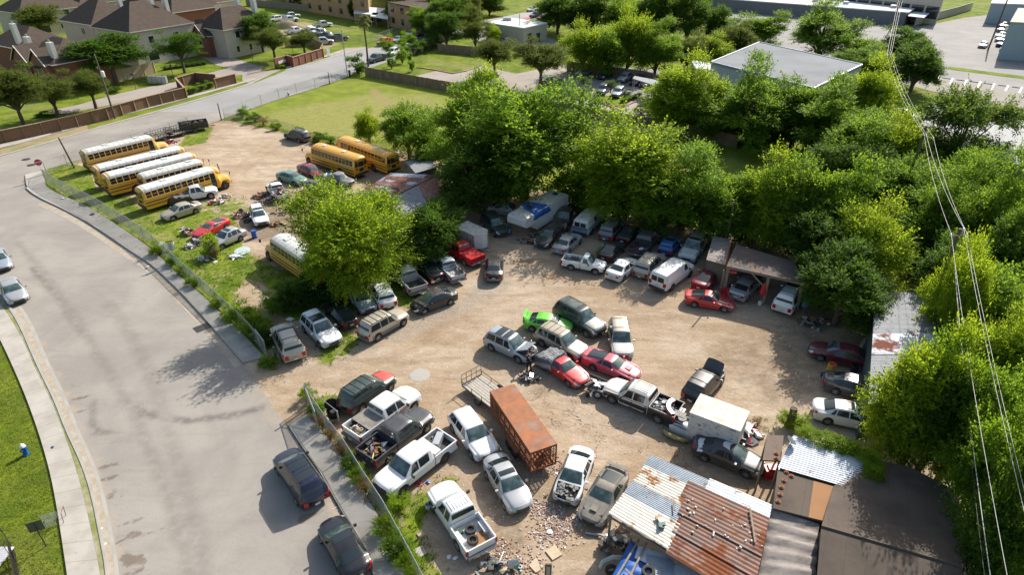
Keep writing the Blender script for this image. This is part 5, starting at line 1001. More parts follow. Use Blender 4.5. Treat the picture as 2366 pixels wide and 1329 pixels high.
# ---- vehicles on the upper street, in the car parks and in the far lots
FV=[
('suv_boxy_plain',(617,52),(655,46),'white','white sport utility at the far left end of the field car park','SUV'),
('pickup_crew',(690,48),(648,52),'white','white pickup standing behind the gravel heap','pickup truck'),
('pickup_crew',(692,40),(655,43),'oldwhite','older white pickup in the last row beyond the gravel heap','pickup truck'),
('pickup_crew',(767,60),(726,64),'offwhite','pale two-tone pickup alone on the sunny grass','pickup truck'),
('pickup_crew',(700,74),(664,80),'white','white pickup behind the front oak in the field car park','pickup truck'),
('cargo_van',(735,84),(712,74),'white','white van between the oak and the dark blue pickup','van'),
('suv_large',(757,86),(735,78),'white','white sport utility next to the dark blue pickup','SUV'),
('pickup_crew',(772,92),(742,86),'darkblue','dark blue pickup in the row of vehicles by the lot entrance','pickup truck'),
('pickup_crew',(796,92),(766,94),'black','black pickup at the end of the row by the lot entrance','pickup truck'),
('pickup_crew',(762,101),(730,103),'silver','silver pickup closest to the lot entrance','pickup truck'),
('pickup_crew',(875,108),(902,98),'red','red pickup parked along the far kerb of the upper street','pickup truck'),
('sedan',(910,100),(930,92),'white','white sedan parked just behind the red pickup','sedan'),
('pickup_crew',(941,88),(970,80),'white','white pickup parked further up the far kerb','pickup truck'),
('sedan',(974,84),(992,76),'darkgrey','dark car under the trees at the top of the far kerb','sedan'),
('sedan',(948,110),(972,103),'black','black sedan on the near kerb behind the round topiaries','sedan'),
('sedan',(928,116),(946,110),'blue','blue car between the topiaries on the near kerb','sedan'),
('suv_boxy_plain',(896,132),(920,122),'white','white sport utility on the near kerb in front of the topiary','SUV'),
('pickup_crew',(855,146),(888,137),'darkgreen','dark green pickup with a loaded bed, foremost on the near kerb beside the palm','pickup truck'),
('hatchback',(1160,96),(1173,100),'white','white hatchback beside the low white-roofed building','hatchback'),
('hatchback',(1218,27),(1237,24),'white','white car driving on the far street','sedan'),
('suv_boxy_plain',(1228,41),(1247,38),'black','dark sport utility by the red flower bed','SUV'),
('sedan',(1247,45),(1262,43),'darkred','dark red car parked by the far corner','sedan'),
('sedan_large',(1285,190),(1262,194),'black','black sedan half under the spreading oak in the courtyard','sedan'),
('sedan',(1334,178),(1362,170),'silverblue','blue-grey sedan deep in the shade by the wooden fence','sedan'),
('suv_large',(1384,186),(1412,174),'black','black sport utility against the wooden fence, second bay','SUV'),
('suv_boxy',(1433,192),(1453,182),'silver','silver sport utility with its back to the wooden fence','SUV'),
('suv_rounded',(1460,200),(1480,188),'blackclean','dark sport utility at the open edge of the parking shelter','SUV'),
('sedan_large',(1483,205),(1502,192),'black','black sedan deep under the parking shelter','sedan'),
('suv_rounded',(1384,222),(1400,208),'darkblue','dark blue sport utility beside the small white-flowered tree','SUV'),
('crossover',(1418,229),(1436,213),'silverblue','pale blue sport utility beside the hedge in the courtyard','SUV'),
('sedan',(2264,114),(2277,103),'white','small white sedan alone by the leaning pole','sedan'),
('sedan_trim',(2313,121),(2330,111),'offwhite','cream sedan next to the grey warehouse wall','sedan'),
('suv_rounded',(2303,112),(2322,100),'blue','dark blue car first in the packed row by the warehouse','SUV'),
('sedan',(2303,97),(2320,92),'offwhite','pale car second in the packed row by the warehouse','sedan'),
('sedan',(2304,88),(2320,84),'white','white car third in the packed row by the warehouse','sedan'),
('suv_boxy_plain',(2306,75),(2324,70),'silver','silver van fourth in the packed row by the warehouse','SUV'),
('sedan',(2309,64),(2326,60),'darkred','red-brown car last in the packed row by the warehouse','sedan'),
('sedan',(2097,274),(2082,268),'darkblue','dark blue car under the trees beside the white metal roof','sedan')]
for ty,f,r_,pc,lab,cat in FV:
    a,b=G(*f),G(*r_); d=(a-b).normalized(); c=(a+b)/2
    sz='sport_utility' if cat=='SUV' else {'pickup truck':'pickup_truck','sedan':'sedan_car','van':'cargo_van','hatchback':'hatchback_car'}[cat]
    spawn(ty,sz,lab,cat,c,math.atan2(d.y,d.x),P(pc,B='plastic',T='greytrim'),'vehicles parked in the far lots',lod=1)
# ================================================================ FENCES, POLES, SIGNS
def lattice(name,w_=.004,pitch=.06,col=(.34,.36,.36)):
    n=N(name); uv=n.uv(); sx=n.add('SeparateXYZ',{0:uv})
    a=n.math('ADD',sx.outputs[0],sx.outputs[1]); b=n.math('SUBTRACT',sx.outputs[0],sx.outputs[1])
    def ln(v): return n.math('LESS_THAN',n.math('ABSOLUTE',n.math('SUBTRACT',n.math('FRACT',n.math('DIVIDE',v,pitch*1.414)),.5)),w_/pitch*1.0)
    f=n.math('MAXIMUM',ln(a),ln(b)); n.base(col); n.set(Roughness=.5,Metallic=.4,Alpha=f); MATS[name]=n.m
lattice('chain_mesh'); lattice('chain_mesh_dense',.009,.06,(.42,.44,.42))
def chain_fence(label,base,h,name='chain_link_fence',spacing=3.0,mesh='chain_mesh',rail=True,barb=False,z0=0):
    P0=[Vector(p) for p in base]; t=thing(name,label,'fence',P0[0]); o0=P0[0]
    P0=[p-o0 for p in P0]; total=sum((b-a).length for a,b in zip(P0,P0[1:])); n=max(2,int(total/spacing)+1); pts,_=resample(P0,n)
    m=MB(); vs=[];fs=[];us=[]; dd=0
    fine,_=resample(P0,max(3,int(total/.7)+1))
    for i,p in enumerate(fine):
        if i: dd+=(p-fine[i-1]).length
        s=.03*math.sin(dd*1.7); vs+=[(p.x,p.y,.03+z0),(p.x+s,p.y+s,h-.02+z0+.02*math.sin(dd*.9))]; us+=[(dd,0),(dd,h)]
    for i in range(len(fine)-1): fs.append((2*i,2*i+2,2*i+3,2*i+1))
    me=MB().add(vs,fs).mesh('mesh'); uvl=me.uv_layers.new(name='UVMap')
    for lp in me.loops: uvl.data[lp.index].uv=us[lp.vertex_index]
    ob('wire_mesh',me,mesh,t)
    for p in pts: 
        m=MB(); m.tube([(p.x,p.y,z0),(p.x,p.y,h+z0)]+([(p.x-.15,p.y-.2,h+.3)] if barb else []),.035,6); ob('post',m,'galv',t)
    if rail: m=MB(); m.tube([(p.x,p.y,h+z0) for p in pts],.024,5); ob('top_rail',m,'galv',t)
    if barb:
        m=MB()
        for k in (0,1): m.tube([(p.x-.08-.06*k,p.y-.1-.09*k,h+.12+.15*k) for p in pts],.008,3)
        ob('barbed_wire',m,'galv',t)
    return t
F1=[(109,421),(145,446),(187,466),(227,488),(268,513),(308,539),(342,561),(360,576)]
chain_fence('leaning chain link fence from the STOP sign along the weedy bank below the school buses',GP(F1),1.7,mesh='chain_mesh_dense',z0=.1)
chain_fence('chain link fence overgrown with vines between the speed limit sign and the street gate',GP([(360,576),(396,609),(441,651),(487,691),(532,735),(577,778),(606,812)]),1.6,mesh='chain_mesh_dense',z0=.1)
chain_fence('sagging chain link fence with dry vines along the lower pavement',GP([(716,940),(745,985),(784,1033),(816,1080),(845,1132),(882,1186),(916,1247),(952,1318),(990,1390)]),1.6,mesh='chain_mesh_dense',z0=.05)
chain_fence('tall chain link fence around the street corner beside the first school bus',GP([(109,421),(108,404),(135,391),(170,381),(240,360),(330,331),(400,309),(438,297)]),1.8,barb=True)
chain_fence('chain link fence with barbed wire along the mown field',GP([(520,277),(588,250),(640,231),(680,217),(723,205),(762,194),(800,180)]),1.8,barb=True,spacing=4.2)
chain_fence('low wire fence with weeds between yard and mown field',GP([(520,279),(600,283),(665,300),(717,322),(764,330),(850,344),(950,350)]),1.3,spacing=3.5,rail=False)
chain_fence('chain link fence around the sunny field car park',GP([(775,97),(805,98),(860,99),(900,84),(960,66),(1000,60)]),1.8,spacing=3.2)
# the two open gates of the yard
def gate(label,p,q,h=1.7):
    p,q=G(*p),G(*q); t=thing('wire_gate',label,'gate',p); q=q-p; p=Vector((0,0,0))
    m=MB(); m.tube([(0,0,.1),(0,0,h),(q.x,q.y,h),(q.x,q.y,.1),(0,0,.1)],.03,6); ob('frame',m,'galv',t)
    L=q.length; me=MB().add([(0,0,.1),(q.x,q.y,.1),(q.x,q.y,h),(0,0,h)],[(0,1,2,3)]).mesh('g'); uvl=me.uv_layers.new(name='UVMap')
    for lp,u in zip(me.loops,[(0,0),(L,0),(L,h),(0,h)]): uvl.data[lp.index].uv=u
    ob('wire_mesh',me,'chain_mesh_dense',t)
gate('narrow wire gate standing open beside the champagne sport utility',(619,828),(599,800))
gate('wire gate swung out over the lower pavement',(712,935),(737,1000),1.9)
m=MB(); a=G(640,838); m.tube([(0,0,0),(0,0,1.55)],.09,10); tag(ob('gate_post',m,'green_metal',loc=a),'stout green gate post beside the champagne sport utility','post')
m=MB(); a=G(716,941); m.tube([(0,0,0),(0,0,2.3)],.06,8); tag(ob('gate_post',m,'galv',loc=a),'tall gate post with a vine at the lower gate','post')
m=MB(); a=G(784,980); b=G(716,941)-a; m.tube([(0,0,0),(0,0,1.2)],.06,8); m.tube([(0,0,1.2),(b.x,b.y,1.95)],.03,5); tag(ob('gate_brace',m,'galv',loc=a),'grey steel post with a slanting brace tied to the lower gate post','post')
def plank_fence(label,base,h,mt,name='wooden_fence',posts=True,step=2.4,panel='plank_panel',top=None,th=.05):
    P0=[Vector(p) for p in base]; o0=P0[0]; t=thing(name,label,'fence' if 'wall' not in name else 'wall',o0); P0=[p-o0 for p in P0]
    total=sum((b-a).length for a,b in zip(P0,P0[1:])); m=MB()
    for a,b in zip(P0,P0[1:]):
        L=(b-a).length; n=max(1,int(L/(.15 if name=='wooden_fence' else L)));rz=math.atan2((b-a).y,(b-a).x)
        for k in range(n):
            c=a.lerp(b,(k+.5)/n); hh=h+(R.uniform(-.04,.04) if name=='wooden_fence' else 0); m.box((c.x,c.y,hh/2),(L/n*.94 if n>1 else L,th*(1+.4*(k%2)) if n>1 else th,hh),rz)
    ob(panel,m,mt,t); n=max(2,int(total/step)+1); pts,_=resample(P0,n)
    if posts:
        for p in pts: ob('post',MB().box((p.x,p.y,h/2+.03),(.14 if name=='wooden_fence' else .3,.14 if name=='wooden_fence' else .3,h+.08)),posts if isinstance(posts,str) else mt,t)
    if top: m=MB(); [m.box((*((a+b)/2).xy,h+.05),((b-a).length+.05,.34,.10),math.atan2((b-a).y,(b-a).x)) for a,b in zip(P0,P0[1:])]; ob('coping',m,top,t)
    return t
n=N('fence_wood_brown'); v=n.obj(); n.base(n.mix(n.ramp(n.noise(1.6,n.scalev(v,(2,2,.25)),6,.7),.35,.7),(.15,.105,.07),(.27,.20,.14))); n.set(Roughness=.9); MATS['fence_wood_brown']=n.m
plank_fence('long weathered plank fence along the far side of the mown field',GP([(845,176),(940,194),(1027,210),(1180,240),(1339,271),(1489,297),(1581,314),(1700,342)]),1.95,'fence_wood_brown')
plank_fence('dark plank fence in the shade behind the courtyard parking bays',GP([(1310,165),(1400,176),(1490,190),(1530,200)]),2.2,'fence_wood_brown')
plank_fence('shaded plank fence behind the round lawn by the street',GP([(1012,120),(1060,124),(1112,129)]),2.0,'fence_wood_brown')
plank_fence('bright new yellow plank fence beside the pale two-storey house',GP([(263,192),(310,180),(360,168)]),2.3,'wood_pale')
plank_fence('yellow plank fence below the brick house',GP([(528,118),(570,112)]),1.9,'wood_pale')
plank_fence('tan plank fence behind the gated lawn oaks',GP([(660,108),(725,106),(748,117),(742,130)]),1.9,mat('fence_tan',(.36,.26,.14),.85))
n=N('precast_wall'); v=n.obj(); n.base(n.mix(n.ramp(n.noise(5,n.scalev(v,(1,1,3)),4,.7),.4,.65),(.20,.115,.065),(.13,.075,.045))); n.set(Roughness=.9); n.bump(n.noise(9,n.scalev(v,(1,1,3)),3),.8,.03); MATS['precast_wall']=n.m
mat('brick_red',(.24,.095,.06),.9,c2=(.15,.06,.04),scale=2.5); mat('coping_tan',(.35,.24,.15),.9)
plank_fence('long brown precast wall along the upper street',GP([(-120,364),(0,333),(87,314.7),(184.4,292.3),(266,271),(347.6,247.6),(432,226.5)]),1.9,'precast_wall','precast_wall','precast_wall',2.55,'wall_panel','coping_tan',.14)
plank_fence('stepped brown precast wall behind the clipped street hedge',GP([(432,226.5),(411,203),(455,190),(500,194)]),1.9,'precast_wall','precast_wall','precast_wall',2.4,'wall_panel','coping_tan',.14)
plank_fence('short brown wall ending in a brick pier by the community gate',GP([(500,205),(546,193)]),1.9,'precast_wall','precast_wall','brick_red',3.4,'wall_panel','coping_tan',.14)
plank_fence('brown brick wall to the right of the community gate',GP([(679,154),(748,132)]),2.0,'brick_red','precast_wall','brick_red',2.0,'wall_panel','coping_tan',.16)
plank_fence('brick sign wall with a pale name panel beside the community gate',GP([(638,158),(664,150),(678,153)]),2.1,'brick_red','brick_wall','brick_red',5,'wall_panel','coping_tan',.3)
plank_fence('long cream wall at the top of the empty car park',GP([(2112,58),(2160,46),(2205,34),(2243,22)]),2.4,'coping_tan' if False else mat('cream_wall',(.45,.42,.34),.85,c2=(.34,.31,.25)),'rendered_wall',False,4,'wall_panel',None,.2)
# poles
def pole(label,base,h,r=.16,lean=(0,0),arm=None,cat='utility pole',name='utility_pole',mt='wood_pole'):
    b=G(*base); t=thing(name,label,cat,b); m=MB(); m.tube([(0,0,0),(lean[0]/2,lean[1]/2,h/2),(lean[0],lean[1],h)],[r,r*.85,r*.7],10); ob('pole',m,mt,t); return t,b
t,b=pole('tall grey utility pole with a white transformer beside the precast wall',(266,273),9.9,.17)
m=MB(); m.lathe([(.001,0),(.26,0),(.28,.1),(.28,.85),(.2,.95),(.001,.95)],(.38,-.1,6.9),n=14); ob('transformer',m,'white_paint',t,smooth=True)
m=MB(); m.tube([(0,0,9.9),(0,0,10.5)],.05,6); m.lathe([(.001,0),(.08,0),(.08,.25),(.001,.25)],(-.25,0,8.2),n=8); ob('insulator',m,'galv',t)
pole('short leaning dark pole behind the first school bus',(172,388),4.4,.13,(-.5,-.2))
pole('rough wooden post at the corner of the mown field',(512,278),2.9,.11); pole('dark steel post in the field fence',(762,194),2.4,.1)
t,b=pole('slim steel street lamp at the corner of the mown field',(803,177),9.4,.11,name='street_lamp',cat='street lamp',mt='galv')
m=MB(); m.tube([(0,0,9.3),(-.5,.1,9.9),(-1.7,.3,10.1)],.06,6); ob('lamp_arm',m,'galv',t); ob('lamp_head',MB().box((-2.0,.35,10.08),(.7,.28,.14),-.1),'white_paint',t); ob('base_cabinet',MB().box((.5,0,.7),(.4,.35,1.3)),'black_metal',t)
t,b=pole('weathered telephone pole among the trees behind the striped van',(1672,590),6,.14)
pt,pb=pole('red rusty stove pipe standing at the left corner of the carport',(1665,676),5.4,.09,(.0,.05),name='steel_post',cat='post',mt='rust')
ob('concrete_base',MB().tube([(0,0,0),(0,0,2.4)],.16,8),'wood_grey',pt)
# power line over the trees
def catenary(a,b,sag,n=14): return [a.lerp(b,i/n)+Vector((0,0,-4*sag*(i/n)*(1-i/n))) for i in range(n+1)]
PA=G(2217,534,10.5); PBt=G(2141,272,10.5); PCt=G(2055,118,10.5)
def power_pole(label,top,armpts):
    t=thing('power_pole',label,'power pole',(top.x,top.y,0)); ob('pole',MB().tube([(0,0,0),(0,0,10.7)],[.17,.12],10),'wood_pole',t)
    m=MB(); q=[Vector(p)-Vector((top.x,top.y,0)) for p in armpts]; m.tube([(q[0].x,q[0].y,q[0].z-.18),(q[-1].x,q[-1].y,q[-1].z-.18)],.05,5); ob('crossarm',m,'wood_grey',t)
    for p in q: ob('insulator',MB().tube([(p.x,p.y,p.z-.2),(p.x,p.y,p.z)],[.09,.05],8),'white_paint',t)
armA=[G(2198,540,10.5),G(2227,527,10.7),G(2235,540,10.5)]; armB=[G(2134.8,308,10.5),G(2140,309,10.7),G(2157,317,10.5)]; armC=[G(2049,127,10.5),G(2056,120,10.7),G(2060,121,10.5)]
power_pole('power pole with a crossarm rising from the trees beside the long shed',PA,armA); power_pole('power pole in front of the white metal roof',G(2140,295,10.5),armB); power_pole('power pole at the edge of the trees below the empty car park',PCt,armC)
pole('leaning tall pole by the end of the long low warehouse',(2057,68),12,.2,(1.2,0)); pole('second leaning pole by the end of the long low warehouse',(2061,52),12,.2,(1.0,0)); pole('tall dark pole between the small white sedan and the packed cars',(2283,114),13,.2,(.3,0)); pole('far pole beyond the white-roofed workshop',(1319,62),8,.15); pole('thin dark pole before the low white-roofed building',(1200,98),7,.09,mt='black_metal')
def wire(label,pts,r=.012,mt='white_wire'):
    m=MB(); m.tube(pts,r,4); tag(ob('power_wire',m,mt),label,'power line','wires of the power line')
mat('white_wire',(.42,.42,.41),.6); mat('dark_wire',(.05,.05,.05),.6)
for i,nm in enumerate(('left','middle','right')):
    s_='leftmost bright wire' if i==0 else 'middle bright wire' if i==1 else 'rightmost bright wire'
    wire(s_+' from the bottom edge up to the crossarm pole by the shed',catenary(G([2340,2420,2440][i],[1400,1400,1420][i],9.4),armA[i],.35)); wire(s_+' over the trees between the two nearer poles',catenary(armA[i],armB[i],.5)); wire(s_+' between the white metal roof and the far tree line',catenary(armB[i],armC[i],.8))
    wire(s_+' running on past the empty car park',catenary(armC[i],G([2076,2080,2085][i],0,11.5),.3),.02)
wire('low slack cable passing over the tar roof',catenary(G(2298,1400,7.2),G(2205,600,8.6),.4),.018); wire('thin lower cable beside the slack one over the tar roof',catenary(G(2283,1400,6.6),G(2206,610,8.0),.4),.012,'dark_wire')
# signs
def text(body,size,mt,parent,loc,rot,name='lettering',align='CENTER',sx=1):
    cu=bpy.data.curves.new(name,'FONT'); cu.body=body; cu.size=size; cu.align_x=align; cu.align_y='CENTER'; cu.extrude=.004; cu.resolution_u=3; cu.offset=.008*size*2
    tmp=bpy.data.objects.new('t',cu); COL.objects.link(tmp); dg=bpy.context.evaluated_depsgraph_get(); me=bpy.data.meshes.new_from_object(tmp.evaluated_get(dg)); bpy.data.objects.remove(tmp)
    me.materials.clear(); o=ob(name,me,mt,parent,loc,rot); o.scale=(sx,1,1); return o
mat('sign_red',(.50,.01,.03),.4,amt=.1); mat('sign_white',(.75,.75,.73),.4,amt=.2); mat('sign_black',(.015,.015,.015),.5); mat('sign_yellow',(.65,.62,.02),.4); mat('sign_back',(.10,.12,.10),.5,.3)
# stop sign
b=G(103,413); t=thing('stop_sign','red octagonal STOP sign at the street corner','stop sign',b,rad(38))
ob('post',MB().tube([(0,0,0),(0,0,2.5)],.035,6),'galv',t)
oc=lambda r,y0,y1:MB().add([(r*math.cos(rad(22.5+45*k)),y,2.3+r*math.sin(rad(22.5+45*k))) for y in (y0,y1) for k in range(8)],[tuple(range(8)),tuple(range(8,16))[::-1]]+[(k,8+k,8+(k+1)%8,(k+1)%8) for k in range(8)])
for o in (ob('white_border',oc(.46,-.05,-.035),'sign_white',t),ob('sign_plate',oc(.43,-.056,-.051),'sign_red',t)): pass
text('STOP',.34,'sign_white',t,(0,-.065,2.3),(math.pi/2,0,0),sx=.95)
b=G(405,607); t=thing('speed_limit_sign','white 20 speed limit sign with a yellow SCHOOL header above the overgrown fence','speed limit sign',b,rad(28))
ob('post',MB().tube([(0,0,0),(0,0,2.35)],.035,6),'galv',t); ob('sign_plate',MB().box((0,-.05,1.85),(.66,.01,.86)),'sign_white',t); ob('yellow_header',MB().box((0,-.05,2.42),(.66,.01,.26)),'sign_yellow',t)
text('SCHOOL',.15,'sign_black',t,(0,-.06,2.42),(math.pi/2,0,0)); text('SPEED',.13,'sign_black',t,(0,-.06,2.19),(math.pi/2,0,0)); text('LIMIT',.13,'sign_black',t,(0,-.06,2.07),(math.pi/2,0,0)); text('20',.36,'sign_black',t,(0,-.06,1.83),(math.pi/2,0,0)); text('WHEN\nFLASHING',.08,'sign_black',t,(0,-.06,1.55),(math.pi/2,0,0))
b=G(107,1263); t=thing('street_sign','grey back of a square street sign on a post in the corner lawn','street sign',b,rad(25))
ob('post',MB().tube([(0,0,0),(0,0,1.9)],.035,6),'black_metal',t); ob('sign_plate',MB().box((0,.05,1.65),(.75,.012,.75)),'sign_back',t)
# ornament of the carport: red oval drink sign
q=G(1692,629,2.1); t=thing('oval_sign','red oval sign with white script hung at the carport corner','sign',(q.x,q.y,0),rad(-15))
m=MB(); m.lathe([(.001,-.012),(.33,-.012),(.33,.012),(.001,.012)],axis='Y',n=24); o=ob('sign_plate',m,'sign_red',t,(0,0,2.1)); o.scale=(1.35,1,.72)
text('Coca-Cola',.17,'sign_white',t,(0,-.03,2.1),(math.pi/2,0,0),sx=1.0)
# name panel on brick sign wall
a=G(640,158); b2=G(664,150); d,nn,L,rz=frame_of(a,b2); t=thing('name_panel','pale name panel on the brick wall by the community gate','sign',(a+b2)/2-nn*.22,rz); ob('panel',MB().box((0,0,1.15),(L*.7,.05,.6)),'sign_white',t)
a=G(757,131); b2=G(772,127); d,nn,L,rz=frame_of(a,b2); t=thing('notice_board','white notice board leaning at the end of the brown brick wall','sign',a,rz)
for k in range(5): ob('board',MB().box((.4,-.05,.35+k*.34),(1.1,.04,.26)),'sign_white',t)
# hydrants, bins, posts
def hydrant(label,base,s=1.0):
    b=G(*base); t=thing('fire_hydrant',label,'fire hydrant',b); m=MB(); m.lathe([(.001,0),(.17,0),(.17,.05),(.12,.06),(.12,.5),(.15,.52),(.15,.56),(.001,.56)],n=14); m.lathe([(.001,-.2),(.07,-.2),(.07,.2),(.001,.2)],(0,0,.4),'Y',10); m.lathe([(.001,0),(.08,0),(.08,.18),(.001,.18)],(0,0,.4),'X',10); ob('hydrant_body',m,'blue_hydrant',t,smooth=True)
    m=MB(); m.lathe([(.15,.56),(.14,.64),(.08,.71),(.03,.73),(.03,.78),(.001,.78)],n=14); ob('bonnet',m,'white_paint',t,smooth=True); t.scale=(s,s,s)
mat('blue_hydrant',(.01,.10,.30),.4); hydrant('blue fire hydrant with white bonnet on the left verge lawn',(61,1051),1.25); hydrant('small blue fire hydrant on the kerb of the mown field',(667,222),1.1)
# ================================================================ SHEDS AND BUILDINGS
def corr(P00,P10,P11,P01,pitch=.2,amp=.022,along='u',lift=0,sag=0):
    "corrugated sheet over a bilinear quad; ridges run along u"
    m=MB(); a=(P01-P00).length; n=max(4,int(a/pitch*4)); nu=6; vs=[];fs=[]
    nrm=(P10-P00).cross(P01-P00).normalized(); nrm=nrm if nrm.z>0 else -nrm
    for j in range(n+1):
        v=j/n; h=amp*math.sin(v*a/pitch*2*math.pi)+lift
        for i in range(nu+1):
            u=i/nu; p=(P00*(1-u)+P10*u)*(1-v)+(P01*(1-u)+P11*u)*v; vs.append(p+nrm*h-Vector((0,0,sag*4*u*(1-u)+sag*2*v*(1-v))))
    for j in range(n):
        for i in range(nu): o=j*(nu+1)+i; fs.append((o,o+1,o+nu+2,o+nu+1))
    if (P10-P00).cross(P01-P00).z<0: fs=[f[::-1] for f in fs]
    m.add(vs,fs); me=m.mesh('sheet',True,180); return me
def metal(name,c,c2,rust,amt,rough=.4,met=.5,sc=1.2,stretch=(1,1,1)):
    n=N(name); v=n.obj(); f=n.ramp(n.noise(sc*1.5,v,6,.7),.35,.7); f2=n.ramp(n.noise(sc,n.scalev(v,stretch),7,.72),.62-amt*.3,.72-amt*.3)
    n.base(n.mix(f2,n.mix(f,c,c2),n.mix(n.noise(6,v,4),rust,tuple(x*.5 for x in rust)))); n.set(Metallic=met if amt<.9 else .1,Roughness=n.math('ADD',n.math('MULTIPLY',f2,.4),rough)); MATS[name]=n.m
metal('tin_bright',(.55,.58,.62),(.42,.45,.49),(.30,.13,.05),.05,.6,.15); metal('tin_blue',(.27,.31,.35),(.20,.235,.27),(.28,.15,.08),.1,.55,.25); metal('tin_ivory',(.56,.54,.46),(.46,.44,.37),(.36,.16,.05),.22,.6,.1); metal('tin_cream',(.50,.48,.41),(.38,.36,.30),(.36,.14,.04),.45,.6,.1)
metal('tin_rust',(.20,.09,.055),(.125,.085,.07),(.26,.085,.035),.5,.7,.1,.5,(1,1,1)); metal('tin_patchy',(.50,.53,.57),(.36,.38,.42),(.27,.09,.05),.55,.6,.1,.45); metal('tin_grey',(.23,.24,.255),(.17,.18,.20),(.2,.12,.08),.12,.7,.1)
def quadroof(t,corners,z,mt,u0,u1,v0,v1,lift=0,name='roof_sheet',pitch=.2,amp=.022):
    A,B,C,D=[G(x,y,z) for x,y in corners]-0*0 if False else [G(x,y,zz) for (x,y),zz in zip(corners,z if isinstance(z,(list,tuple)) else [z]*4)]
    f=lambda u,v:(A*(1-u)+B*u)*(1-v)+(D*(1-u)+C*u)*v-t.location
    return ob(name,corr(f(u0,v0),f(u1,v0),f(u1,v1),f(u0,v1),pitch,amp,lift=lift),mt,t)
def shed_base(name,label,cat,corners,z):
    P_=[G(x,y,z) for x,y in corners]; c=ctr(P_); t=thing(name,label,cat,(c.x,c.y,0)); return t,[p-t.location for p in P_]
# patchwork patio roof: corners NW, NE, SE, SW
CN=[(1506,1053),(1783,1173),(1742,1352),(1405,1189)]; CN=[(1506,1053),(1783,1173),(1737,1392),(1405,1190)]
t,Pc=shed_base('patio_shed','open shed with a patchwork roof of white, blue-grey and rusty corrugated sheets','shed',CN,2.7)
for mt,u0,u1,v0,v1,l in [('tin_blue',-.01,.52,0,.20,.02),('tin_cream',0,.40,.18,.50,.05),('tin_blue',0,.44,.47,.72,.08),('tin_ivory',.0,.45,.68,1.0,.11)]: quadroof(t,CN,2.7,mt,u0,u1,v0,v1,l,pitch=.12 if mt=='tin_blue' else .2)
quadroof(t,CN,2.7,'tin_bright',.50,1.0,-.02,.16,.05,pitch=.22)
for mt,u0,u1,v0,v1,l in [('tin_rust',.36,1.0,.14,.36,.12),('tin_rust',.40,1.0,.34,.58,.16),('tin_rust',.42,1.0,.56,.80,.13),('tin_rust',.44,1.0,.78,1.04,.10)]: quadroof(t,CN,2.7,mt,u0,u1,v0,v1,l,pitch=.26,amp=.035)
for p in (Pc[0],Pc[3],(Pc[0]+Pc[1])/2,Pc[1]): ob('post',MB().box((p.x+.15,p.y-.05,1.32),(.12,.12,2.62)),'wood_grey',t)
for a,b in ((Pc[0],Pc[1]),(Pc[3],Pc[0]),(Pc[3],Pc[2])): m=MB(); m.tube([a-Vector((0,0,.1)),b-Vector((0,0,.1))],.06,4); ob('beam',m,'wood_grey',t)
def stick(label,pts,zs,w_=.09,mt='wood_grey',nm='timber_plank',cat='plank',grp=None):
    a,b=[G(x,y,zs) for x,y in pts]; m=MB(); c=(a+b)/2; d=b-a; m.box((0,0,0),(d.length,w_,.05)); tag(ob(nm,m,mt,loc=c,rot=(0,0,math.atan2(d.y,d.x))),label,cat,grp)
stick('long grey timber lying across the rusty half of the patchwork roof',[(1733,1175),(1745,1255)],2.98); stick('short grey stick on the seam of the patchwork roof',[(1557,1158),(1559,1181)],2.96,.07)
for x,y,c,l in ((1522,1198,'cardboard','tan rag on the white roof sheets'),(1528,1207,'white_paint','crumpled white bag on the white roof sheets'),(1530,1219,'green_metal','crumpled green bag on the white roof sheets')):
    m=MB(); rr=random.Random(x); [m.box((rr.uniform(-.12,.12),rr.uniform(-.12,.12),.06+rr.uniform(0,.1)),(.22,.18,.12),rr.uniform(0,3)) for _ in range(5)]; tag(ob('plastic_bag' if 'bag' in l else 'rag',m,c,loc=G(x,y,2.85)),l,'bag' if 'bag' in l else 'rag')
for i in range(26):
    x=R.uniform(1570,1765); y=1130+ (x-1570)*.28+R.uniform(0,110); m=MB(); s=R.uniform(.04,.09); m.box((0,0,s/2),(s*1.6,s,s*.8),R.uniform(0,3)); tag(ob('white_stone',m,'stone_white',loc=G(x,y,2.88)),'small white stone among those scattered on the rusty roof sheets','stone','white stones on the rusty roof')
# felt-covered lean-to right of it
n=N('old_felt'); v=n.obj(); n.base(n.mix(n.ramp(n.noise(1.0,n.scalev(v,(1,2.4,1)),7,.7),.35,.7),(.30,.26,.23),(.15,.13,.12))); n.set(Roughness=.95); n.bump(n.noise(8,v,4,.8),.6,.03); MATS['old_felt']=n.m
n=N('tar_brown'); v=n.obj(); sx=n.add('SeparateXYZ',{0:n.add('Mapping',{'Vector':v,'Rotation':(0,0,rad(28))}).outputs[0]}); st=n.math('ABSOLUTE',n.math('SUBTRACT',n.math('FRACT',n.math('DIVIDE',sx.outputs[0],.95)),.5))
cb=n.mix(n.ramp(n.noise(.5,v,6,.65),.35,.7),(.105,.078,.058),(.066,.05,.038)); cb=n.mix(n.math('MULTIPLY',n.ramp(st,.478,.492),.6),cb,(.05,.045,.04)); n.base(cb); n.set(Roughness=.9); n.bump(n.noise(3,v,5),.2,.02); MATS['tar_brown']=n.m
mat('tar_orange',(.31,.155,.065),.9,c2=(.24,.125,.055),scale=.8); mat('shingle_brown',(.16,.115,.09),.9,c2=(.10,.075,.06),scale=3,bump=.4); mat('shed_wall',(.16,.14,.11),.9,c2=(.1,.09,.07),scale=1.5); mat('teal_wall',(.05,.09,.09),.8,c2=(.09,.08,.06),scale=1.2)
